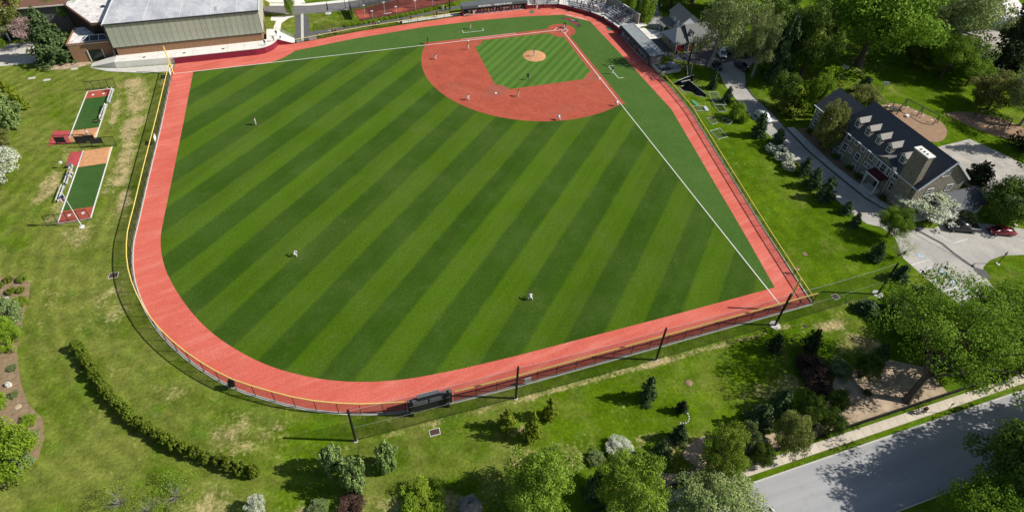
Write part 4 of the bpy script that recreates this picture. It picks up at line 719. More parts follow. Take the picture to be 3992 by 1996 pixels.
# ---------------- stone garage and white house
t = thing('stone_garage', 'stone garage with red doors and grey shingle roof', 'house', (-29, 16, 0)); REDD = mat('red_garage_door', (.15, .014, .012), .6, (.12, .012, .01), 2); ROOFS = mat('grey_shingle', (.21, .215, .205), .85, (.16, .165, .16), 2.5)
MB().box(-25, 12.4, 0, -28.2, 19.4, 2.7).build('stone_wall', STONE, t); MB().box(-28.2, 13.4, 0, -38, 19.8, 2.7).build('stone_wall', STONE, t)
slope(MB(), [(-24.6, 12.1, 2.6), (-24.6, 19.6, 2.6), (-26.6, 15.9, 5.3), (-26.6, 15.9, 5.3)], .1).build('hip_roof', mat('pale_slate', (.42, .43, .46), .8, (.36, .37, .4), 3), t)
slope(MB(), [(-24.6, 19.6, 2.6), (-29.0, 19.6, 2.6), (-29.0, 15.9, 5.3), (-26.6, 15.9, 5.3)], .1).build('roof', ROOFS, t); slope(MB(), [(-29, 12.1, 2.6), (-24.6, 12.1, 2.6), (-26.6, 15.9, 5.3), (-29, 15.9, 5.3)], .1).build('roof', ROOFS, t)
slope(MB(), [(-28.6, 20.1, 2.75), (-38.4, 20.1, 2.75), (-38.4, 16.2, 6.2), (-28.6, 16.2, 6.2)], .12).build('roof', ROOFS, t); slope(MB(), [(-38.4, 13.0, 2.75), (-28.6, 13.0, 2.75), (-28.6, 16.2, 6.2), (-38.4, 16.2, 6.2)], .12).build('roof', ROOFS, t)
MB().add([(-28.65, 20.0, 2.7), (-28.65, 13.1, 2.7), (-28.65, 16.2, 6.1)], [(0, 1, 2)]).build('gable_wall', mat('teal_grey_siding', (.05, .075, .085), .8), t)
for x0, x1, y in ((-25.3, -27.7, 19.43), (-28.9, -30.8, 19.83), (-31.2, -33.1, 19.83)):
    MB().box(x0, y, .02, x1, y + .06, 2.2).build('garage_door', REDD, t); MB().box(x0 + .18, y - .02, 0, x0, y + .12, 2.4).build('door_jamb', WFR, t); MB().box(x1, y - .02, 0, x1 - .18, y + .12, 2.4).build('door_jamb', WFR, t); MB().box(x0, y - .02, 2.22, x1, y + .12, 2.42).build('door_lintel', WFR, t)
window(t, 'x', -24.97, 15.7, 1.6, .8, 1.2); 
for y in (15.05, 16.35): MB().box(-24.96, y - .16, .95, -24.9, y + .16, 2.25).build('shutter', REDD, t)
for x in (-34.4, -35.6, -36.8): window(t, 'y', 19.83, x, 1.5, .7, 1.2)
d = MB().box(-29.3, 17.2, 3.5, -30.3, 18.9, 4.9).build('dormer', WFR, t); WLOC[d.name] = WLOC[t.name]; slope(MB(), [(-29.1, 19.1, 4.8), (-29.8, 19.1, 5.35), (-29.8, 16.9, 5.35), (-29.1, 16.9, 4.8)], .07).build('dormer_roof', ROOFS, d); slope(MB(), [(-29.8, 19.1, 5.345), (-30.5, 19.1, 4.8), (-30.5, 16.9, 4.8), (-29.8, 16.9, 5.345)], .07).build('dormer_roof', ROOFS, d); window(d, 'y', 18.92, -29.8, 4.3, .6, .9)
t = thing('white_house', 'white clapboard house with black windows behind the stone garage', 'house', (-33, 9, 0)); CLAP = mat('white_clapboard', (.66, .68, .72), .8, (.58, .6, .64), 2.5)
MB().box(-30.5, 5.5, 0, -35, 12.9, 5.0).build('wall', CLAP, t); slope(MB(), [(-30.1, 5.1, 4.9), (-30.1, 13.2, 4.9), (-32.75, 13.2, 7.0), (-32.75, 5.1, 7.0)]).build('roof', ROOFS, t); slope(MB(), [(-32.75, 5.1, 7.005), (-32.75, 13.2, 7.005), (-35.4, 13.2, 4.9), (-35.4, 5.1, 4.9)]).build('roof', ROOFS, t)
MB().add([(-30.5, 12.9, 5), (-35, 12.9, 5), (-32.75, 12.9, 6.85)], [(0, 1, 2)]).build('gable_wall', CLAP, t)
for y in (6.3, 7.4, 9.4, 11.4): window(t, 'x', -30.47, y, 4.0, .65, 1.2, frm=None)
for y in (7.0, 8.0): window(t, 'x', -30.47, y, 1.5, .65, 1.2)
slope(MB(), [(-26.6, 5.0, 2.4), (-26.6, 9.6, 2.4), (-30.4, 9.6, 3.2), (-30.4, 5.0, 3.2)], .1).build('porch_roof', ROOFS, t)
for y in (5.3, 7.3, 9.3): MB().box(-26.9, y - .06, 0, -26.78, y + .06, 2.4).build('porch_post', WFR, t)
# far house roofs at the top right
t = thing('far_house', 'pale hipped shingle roof of a house behind dark conifers', 'house', (-104, 43, 0)); MB().box(-95, 36.5, 0, -114, 47.5, 4.3).build('wall', CONC, t)
PSH = mat('tan_shingle', (.40, .37, .32), .85, (.33, .305, .265), 2); A, B, C_, D_ = (-94, 35.6, 4.2), (-94, 48.4, 4.2), (-115, 48.4, 4.2), (-115, 35.6, 4.2); E_, F_ = (-100, 42, 7.6), (-109, 42, 7.6)
for q in ((A, B, E_, E_), (B, C_, F_, E_), (D_, A, E_, F_), (C_, D_, F_, F_)): slope(MB(), q, .1).build('roof', PSH, t)
t = thing('far_house', 'sunlit pale roof of the farther house at the edge of the wood', 'house', (-124, 28, 0)); MB().box(-116, 20, 0, -133, 33, 4.4).build('wall', CONC, t); slope(MB(), [(-115, 33.8, 4.3), (-134, 33.8, 4.3), (-134, 26.5, 8), (-115, 26.5, 8)]).build('roof', ROOFW2, t); slope(MB(), [(-134, 19.2, 4.3), (-115, 19.2, 4.3), (-115, 26.5, 8.01), (-134, 26.5, 8.01)]).build('roof', ROOFS, t)
# ------------------------------------------------------------------ vegetation
def leaf_mat(name, a, b, trans=.25, rand=.12):
    n = NT(name); at = n.n.nodes.new('ShaderNodeAttribute'); at.attribute_name = 'tint'; oi = n.n.nodes.new('ShaderNodeObjectInfo')
    c = n.mix(at.outputs['Fac'], lin(a), lin(b)); hv = n.n.nodes.new('ShaderNodeHueSaturation'); n.n.links.new(n.rng(oi.outputs['Random'], 0, 1, 1 - rand, 1 + rand), hv.inputs['Value']); n.n.links.new(n.rng(oi.outputs['Random'], 0, 1, .494, .506), hv.inputs['Hue']); n.n.links.new(c, hv.inputs['Color']); c = hv.outputs[0]
    n.n.links.new(c, n.b.inputs['Base Color']); n.b.inputs['Roughness'].default_value = .65; n.b.inputs['Specular IOR Level'].default_value = .08
    tr = n.n.nodes.new('ShaderNodeBsdfTranslucent'); n.n.links.new(c, tr.inputs['Color']); ms = n.n.nodes.new('ShaderNodeMixShader'); ms.inputs[0].default_value = trans
    out = n.n.nodes['Material Output']; n.n.links.new(n.b.outputs[0], ms.inputs[1]); n.n.links.new(tr.outputs[0], ms.inputs[2]); n.n.links.new(ms.outputs[0], out.inputs['Surface']); return n.m
BARK = mat('brown_bark', (.10, .075, .055), .95, (.16, .125, .095), 3, 4, .5, 9); BARKP = mat('pale_bark', (.34, .32, .27), .9, (.22, .20, .165), 2, 4, .3, 7)
def leaves_mesh(name, pos, nrm, size, tint, m, aspect=1.0):
    N = len(pos); rnd = RNG.normal(size=(N, 3)); u = np.cross(nrm, rnd); u /= np.linalg.norm(u, axis=1)[:, None] + 1e-9; v = np.cross(nrm, u); s = np.asarray(size).reshape(-1, 1) * .5
    a = pos + u * s * aspect; b = pos + v * s; c = pos - u * s * aspect; d = pos - v * s
    V = np.stack([a, b, c, d], 1).reshape(-1, 3).astype(np.float32); me = bpy.data.meshes.new(name); me.vertices.add(4 * N); me.vertices.foreach_set('co', V.ravel())
    me.loops.add(4 * N); me.loops.foreach_set('vertex_index', np.arange(4 * N, dtype=np.int32)); me.polygons.add(N); me.polygons.foreach_set('loop_start', np.arange(0, 4 * N, 4, dtype=np.int32)); 
    at = me.attributes.new('tint', 'FLOAT', 'FACE'); at.data.foreach_set('value', np.clip(np.asarray(tint), 0, 1).astype(np.float32)); me.materials.append(m); me.update(calc_edges=True); me.validate(); return me
def unit(v): return v / (np.linalg.norm(v, axis=-1, keepdims=True) + 1e-9)
def clump_crown(name, m, rx, rz, zc, nclump, nleaf, lsize, crad=.26, shell=.55, flat=.8, seed=0, hollow=.35, bottom=-1.0, droop=0.0, outw=.9, jag=.18):
    # clumps of leaves spread through an uneven ellipsoid of half-size rx (across) and rz (up), centre height zc
    rg = np.random.default_rng(seed); d = unit(rg.normal(size=(nclump * 3, 3))); d = d[d[:, 2] > bottom][:nclump]; nclump = len(d)
    rr = rg.uniform(hollow, 1.0, nclump) ** shell; lob = 1 + jag * np.sin(3 * np.arctan2(d[:, 1], d[:, 0]) + seed) * np.cos(2.3 * d[:, 2] * 2 + seed) + rg.normal(0, jag * .5, nclump)
    C = d * (rr * lob)[:, None] * np.array([rx, rx, rz]) + np.array([0, 0, zc]); cr = rx * crad * rg.uniform(.65, 1.35, nclump); ctint = rg.uniform(0, 1, nclump)
    k = rg.choice(nclump, nclump * nleaf // 1, p=cr ** 2 / np.sum(cr ** 2)); dd = unit(rg.normal(size=(len(k), 3))); rad = rg.uniform(.35, 1.05, len(k)) ** .6
    P = C[k] + dd * (cr[k] * rad)[:, None] * np.array([1, 1, flat]); P[:, 2] -= droop * np.hypot(P[:, 0], P[:, 1]) ** 2 / max(rx, .1)
    nr = unit(dd * outw + np.array([0, 0, .35]) + rg.normal(0, .55, size=dd.shape)); tint = .55 * ctint[k] + .45 * rg.uniform(0, 1, len(k))
    P[:, 2] = np.maximum(P[:, 2], .06)
    return leaves_mesh(name, P, nr, lsize * rg.uniform(.6, 1.35, len(k)), tint, m), C
def limb_mesh(name, m, h0, C, r0, nl=9, seed=0, top=None, lean=(0, 0)):
    rg = random.Random(seed); mb = MB(); top = top or h0; lx, ly = lean; zs = [0, h0 * .15, h0 * .5, h0]; pts = [(lx * z * z / h0 / h0 + rg.uniform(-.03, .03) * z, ly * z * z / h0 / h0 + rg.uniform(-.03, .03) * z, z) for z in zs]; rs = [r0 * 1.35, r0, r0 * .85, r0 * .7]
    for i in range(3): mb.cyl(pts[i], pts[i+1], rs[i], rs[i+1], 8, False)
    idx = list(range(len(C))); rg.shuffle(idx)
    for i in idx[:nl]:
        a = Vector(pts[3 if rg.random() < .6 else 2]); b = Vector(C[i]); 
        if b.z < a.z * .6: continue
        mid = a.lerp(b, .5) + Vector((rg.uniform(-.1, .1), rg.uniform(-.1, .1), rg.uniform(.05, .2))) * (b - a).length; mb.cyl(a, mid, r0 * .42, r0 * .26, 5, False); mb.cyl(mid, b, r0 * .26, r0 * .07, 5, False)
    return mb.mesh(name, m, smooth=True)
def conifer(name, m, h, r, tiers, per, lsize, seed=0, droop=.25, base=.04, n_spray=26, pw=.9, jag=.25, dens=1.0, up=.0):
    rg = np.random.default_rng(seed); P = []; Nn = []; T = []
    for i in range(tiers):
        f = (i + rg.uniform(-.3, .3)) / tiers; f = min(max(f, 0), .985); z = h * (base + (1 - base) * f); L = r * (1 - f) ** pw * 1.02 + .04 * r; nb = max(3, int(per * (1 - f) ** .5)); off = rg.uniform(0, 6.28)
        for b in range(nb):
            a = off + 6.283 * b / nb + rg.normal(0, .18); l = L * rg.uniform(1 - jag * 1.6, 1 + jag * .5); s = max(4, int(n_spray * dens * (.3 + l / r))); t = rg.uniform(.12, 1, s) ** .75; wv = rg.normal(0, .16, s) * l * (1.1 - t * .6)
            x = np.cos(a) * l * t - np.sin(a) * wv; y = np.sin(a) * l * t + np.cos(a) * wv; zz = z - droop * l * t ** 1.6 + up * l * t + rg.normal(0, .05 * r, s) 
            P.append(np.stack([x, y, zz], 1)); o = np.tile([np.cos(a) * .55, np.sin(a) * .55, .75], (s, 1)); Nn.append(unit(o + rg.normal(0, .45, (s, 3)))); T.append(.5 * rg.uniform(0, 1) + .5 * rg.uniform(0, 1, s))
    P = np.concatenate(P); P[:, 2] = np.maximum(P[:, 2], .05); return leaves_mesh(name, P, np.concatenate(Nn), lsize * rg.uniform(.6, 1.3, len(P)), np.concatenate(T), m)
L_MAPLE = leaf_mat('maple_leaf', (.092, .178, .014), (.265, .40, .044), .36); L_SYC = leaf_mat('sycamore_leaf', (.145, .19, .05), (.40, .46, .18), .3); L_DARK = leaf_mat('dark_leaf', (.056, .112, .014), (.172, .245, .040), .2); L_OLIVE = leaf_mat('olive_leaf', (.12, .15, .028), (.33, .35, .10), .3); L_LIME = leaf_mat('lime_leaf', (.145, .235, .018), (.37, .49, .07), .38)
L_PINE = leaf_mat('pine_needle', (0.037, 0.071, 0.024), (0.139, 0.199, 0.068), .12); L_SPRU = leaf_mat('spruce_needle', (.042, .082, .028), (.135, .195, .078), .12); L_PFIR = leaf_mat('pale_fir_needle', (.100, .170, .040), (.31, .41, .14), .15); L_GOLD = leaf_mat('golden_needle', (.10, .155, .010), (.32, .38, .04), .15); L_BLK = leaf_mat('black_green_needle', (.020, .036, .014), (.065, .088, .034), .1)
L_HEDGE = leaf_mat('hedge_leaf', (.062, .110, .010), (.235, .295, .035), .2); L_WHITE = leaf_mat('white_blossom', (.30, .38, .14), (.95, .95, .88), .25, .05); L_PURP = leaf_mat('purple_leaf', (.055, .032, .022), (.15, .095, .07), .2); L_PINK = leaf_mat('pink_blossom', (.18, .14, .10), (.62, .44, .42), .25); L_GREY = leaf_mat('grey_green_leaf', (.11, .17, .05), (.29, .36, .14), .2); L_BRI = leaf_mat('bright_leaf', (0.149, 0.248, 0.017), (0.369, 0.511, 0.050), .35); L_MIX = leaf_mat('silver_leaf', (.13, .215, .035), (.52, .62, .26), .25)
_P = {}
def proto(kind):
    # each kind: list of (crown mesh, trunk mesh, unit height) normalised to height 1 and radius .5 by scaling at placing time
    if kind in _P: return _P[kind]
    out = []
    def crown(i, m, rx, rz, zc, nc, nl, ls, bark=BARK, tr=.035, th=.45, nlimb=10, **k):
        me, C = clump_crown('crown', m, rx, rz, zc, nc, nl, ls, seed=i * 17 + sum(map(ord, kind)), **k); out.append((me, limb_mesh('trunk', bark, th, C, tr, nlimb, seed=i)))
    def con(i, m, *a, bark=BARK, tr=.02, **k):
        me = conifer('crown', m, 1.0, .5, *a, seed=i * 13 + sum(map(ord, kind)), **k); out.append((me, MB().cyl((0, 0, 0), (0, 0, .8), tr, tr * .3, 7).mesh('trunk', bark)))
    if kind == 'maple':
        for i in range(3): crown(i, L_MAPLE, -.0 + .5, .36, .62, 130, 170, .024, crad=.24, jag=.2, bottom=-.75)
    elif kind == 'lime':
        for i in range(2): crown(i, L_LIME, .5, .44, .52, 120, 170, .025, crad=.22, bottom=-.9)
    elif kind == 'bright':
        for i in range(2): crown(i, L_BRI, .5, .48, .46, 110, 130, .032, crad=.22, bottom=-.8, jag=.28, flat=1.3)
    elif kind == 'dark':
        for i in range(3): crown(i, L_DARK, .5, .42, .56, 120, 150, .028, crad=.25, bottom=-.85)
    elif kind == 'sparse':
        for i in range(2): crown(i, L_MAPLE, .5, .34, .64, 130, 110, .022, crad=.2, bottom=-.6, jag=.25, tr=.032, th=.42, nlimb=26, hollow=.3)
    elif kind == 'highmaple': crown(0, L_MAPLE, .5, .27, .71, 150, 130, .0145, crad=.16, bottom=-.75, jag=.3, tr=.026, th=.5, nlimb=40, hollow=.25)
    elif kind == 'sycamore':
        for i in range(2): crown(i, L_SYC, .5, .38, .6, 110, 110, .023, bark=BARKP, tr=.03, th=.4, nlimb=22, crad=.22, bottom=-.7, jag=.28)
    elif kind == 'olive':
        for i in range(2): crown(i, L_OLIVE, .5, .44, .54, 110, 140, .028, crad=.23, bottom=-.9)
    elif kind == 'column':
        for i in range(2): crown(i, L_LIME, .5, .5, .5, 90, 90, .055, crad=.34, flat=1.6)
    elif kind == 'white':
        for i in range(2): crown(i, L_WHITE, .5, .40, .56, 110, 90, .034, crad=.24, flat=.5, bottom=-.7)
    elif kind == 'mixed':
        crown(0, L_MIX, .5, .42, .56, 140, 170, .020, crad=.2, bottom=-.8)
    elif kind == 'pink': crown(0, L_PINK, .5, .34, .6, 80, 70, .034, crad=.22, bottom=-.6)
    elif kind == 'purple':
        for i in range(2): crown(i, L_PURP, .5, .46, .48, 80, 80, .045, crad=.24)
    elif kind == 'grey': 
        for i in range(2): crown(i, L_GREY, .5, .48, .48, 90, 80, .045, crad=.24, bottom=-.95)
    elif kind == 'hedge':
        for i in range(4): crown(i, L_HEDGE, .5, .47, .49, 90, 60, .075, crad=.2, flat=1.3, bottom=-.95, hollow=.72, jag=.07)
    elif kind == 'ball':
        for i in range(2): crown(i, L_WHITE, .5, .46, .47, 70, 60, .075, crad=.22, hollow=.75, jag=.05)
    elif kind == 'pine':
        for i in range(2): con(i, L_PINE, 16, 12, .046, droop=.12, n_spray=60, pw=.72, jag=.35, up=.1)
    elif kind == 'spruce':
        for i in range(5): con(i, L_SPRU, 15, 12, .058, droop=.02, n_spray=56, pw=.58, jag=.42, up=.08)
    elif kind == 'blackpine':
        for i in range(2): con(i, L_BLK, 17, 11, .042, droop=.2, n_spray=46, pw=.7, jag=.4)
    elif kind == 'palefir':
        for i in range(3):
            me, C = clump_crown('crown', L_PFIR, .42, .46, .47, 85, 60, .055, crad=.2, flat=1.7, seed=31 + i, hollow=.5, jag=.2, bottom=-.95); out.append((me, MB().cyl((0, 0, 0), (0, 0, .7), .03, .01, 6).mesh('trunk', BARK)))
    elif kind == 'goldcon':
        for i in range(3): con(i, L_GOLD, 13, 11, .062, droop=.05, n_spray=40, pw=.55, jag=.4, up=.25)
    elif kind == 'yew':
        for i in range(2): con(i, L_BLK, 13, 12, .06, droop=-.1, n_spray=44, pw=.6, jag=.35, up=.35)
    elif kind == 'bare':
        for i in range(2):
            rg = np.random.default_rng(i + 3); C = unit(rg.normal(size=(70, 3))) * rg.uniform(.3, 1, (70, 1)) ** .5 * np.array([.5, .5, .42]) + np.array([0, 0, .58]); k = rg.choice(70, 1500); P = C[k] + rg.normal(0, .045, (1500, 3)); P[:, 2] = np.maximum(P[:, 2], .05)
            me = leaves_mesh('crown', P, unit(rg.normal(size=(1500, 3)) + [0, 0, .6]), rg.uniform(.014, .03, 1500), rg.uniform(0, 1, 1500), L_LIME); out.append((me, limb_mesh('trunk', BARKP, .12, C, .014, 46, seed=i)))
    _P[kind] = out; return out
CNT = {}; TREES = []
NAMES = {'maple': 'maple_tree', 'sparse': 'maple_tree', 'highmaple': 'maple_tree', 'lime': 'leafy_tree', 'bright': 'leafy_shrub', 'dark': 'broadleaf_tree', 'sycamore': 'sycamore_tree', 'olive': 'broadleaf_tree', 'column': 'columnar_tree', 'white': 'flowering_dogwood', 'mixed': 'leafy_tree', 'pink': 'blossom_tree', 'purple': 'purple_shrub', 'grey': 'grey_green_shrub', 'hedge': 'hedge_shrub', 'ball': 'flowering_shrub', 'pine': 'pine_tree', 'spruce': 'spruce_tree', 'blackpine': 'conifer_tree', 'palefir': 'fir_tree', 'goldcon': 'golden_conifer', 'yew': 'yew_shrub', 'bare': 'sparse_shrub'}
CONES = ('pine', 'spruce', 'blackpine', 'goldcon', 'yew'); LOW = ('bright', 'grey', 'hedge', 'purple', 'white', 'palefir', 'bare', 'lime', 'ball')
def plant(kind, x, y, h, wd, label, cat=None, group=None, rz=None, lean=(0, 0)):
    ps = proto(kind); i = CNT.get(kind, 0); CNT[kind] = i + 1; cm, tm = ps[i % len(ps)]
    nm = NAMES[kind]; cat = cat or ('tree' if 'tree' in nm or nm in ('flowering_dogwood', 'golden_conifer') else 'shrub')
    t = thing(nm, label, cat, (x, y, 0), group=group); rz = random.uniform(0, 6.28) if rz is None else rz
    c = child('crown', cm, t, rz=rz, sc=(wd, wd, h)); k = child('trunk', tm, t, rz=rz, sc=((wd + h) / 2, (wd + h) / 2, h))
    if lean != (0, 0):
        ax = Vector((-lean[1], lean[0], 0)).normalized(); ang = math.atan2(math.hypot(*lean), h * .6); 
        for k_ in (c, k): k_.rotation_mode = 'QUATERNION'; k_.rotation_quaternion = Matrix.Rotation(ang, 3, ax).to_quaternion() @ Matrix.Rotation(rz, 3, 'Z').to_quaternion()
    TREES.append((label, round(x), round(y), round(h, 1), round(wd, 1))); return t
def ptree(kind, b, top, wpx, label, cat=None, group=None, lean=(0, 0)):       # lowest pixel (or trunk foot), row of the top, width in pixels -> place and real size
    q = G(*b); dist = np.linalg.norm(q - CAM); v = (q - CAM) / dist; s = -v[2]; c = math.sqrt(1 - s * s); ppm = FPX / dist
    u = CR.T @ (q - CAM); ppm = FPX / -u[2]; wd = wpx / ppm * .98; ext = (b[1] - top) / ppm
    if kind in CONES: h = (ext - .42 * wd * s) / c; sh = .42 * wd * s
    else:
        zc, rz_ = (.5, .47) if kind in LOW else (.58, .40); lo, hi = .3, 40.0
        for _ in range(40):
            h = (lo + hi) / 2; e = math.sqrt((rz_ * h * c) ** 2 + (.5 * wd * s) ** 2); tot = zc * h * c + e + ((e - zc * h * c) if kind in LOW else 0)
            lo, hi = (h, hi) if tot < ext else (lo, h)
        e = math.sqrt((rz_ * h * c) ** 2 + (.5 * wd * s) ** 2); sh = max(e - zc * h * c, 0) if kind in LOW else 0
    h = max(h, wd * .45); q = G(b[0], b[1] - sh * ppm)
    return plant(kind, q[0], q[1], float(h), float(wd), label, cat, group, lean=lean)
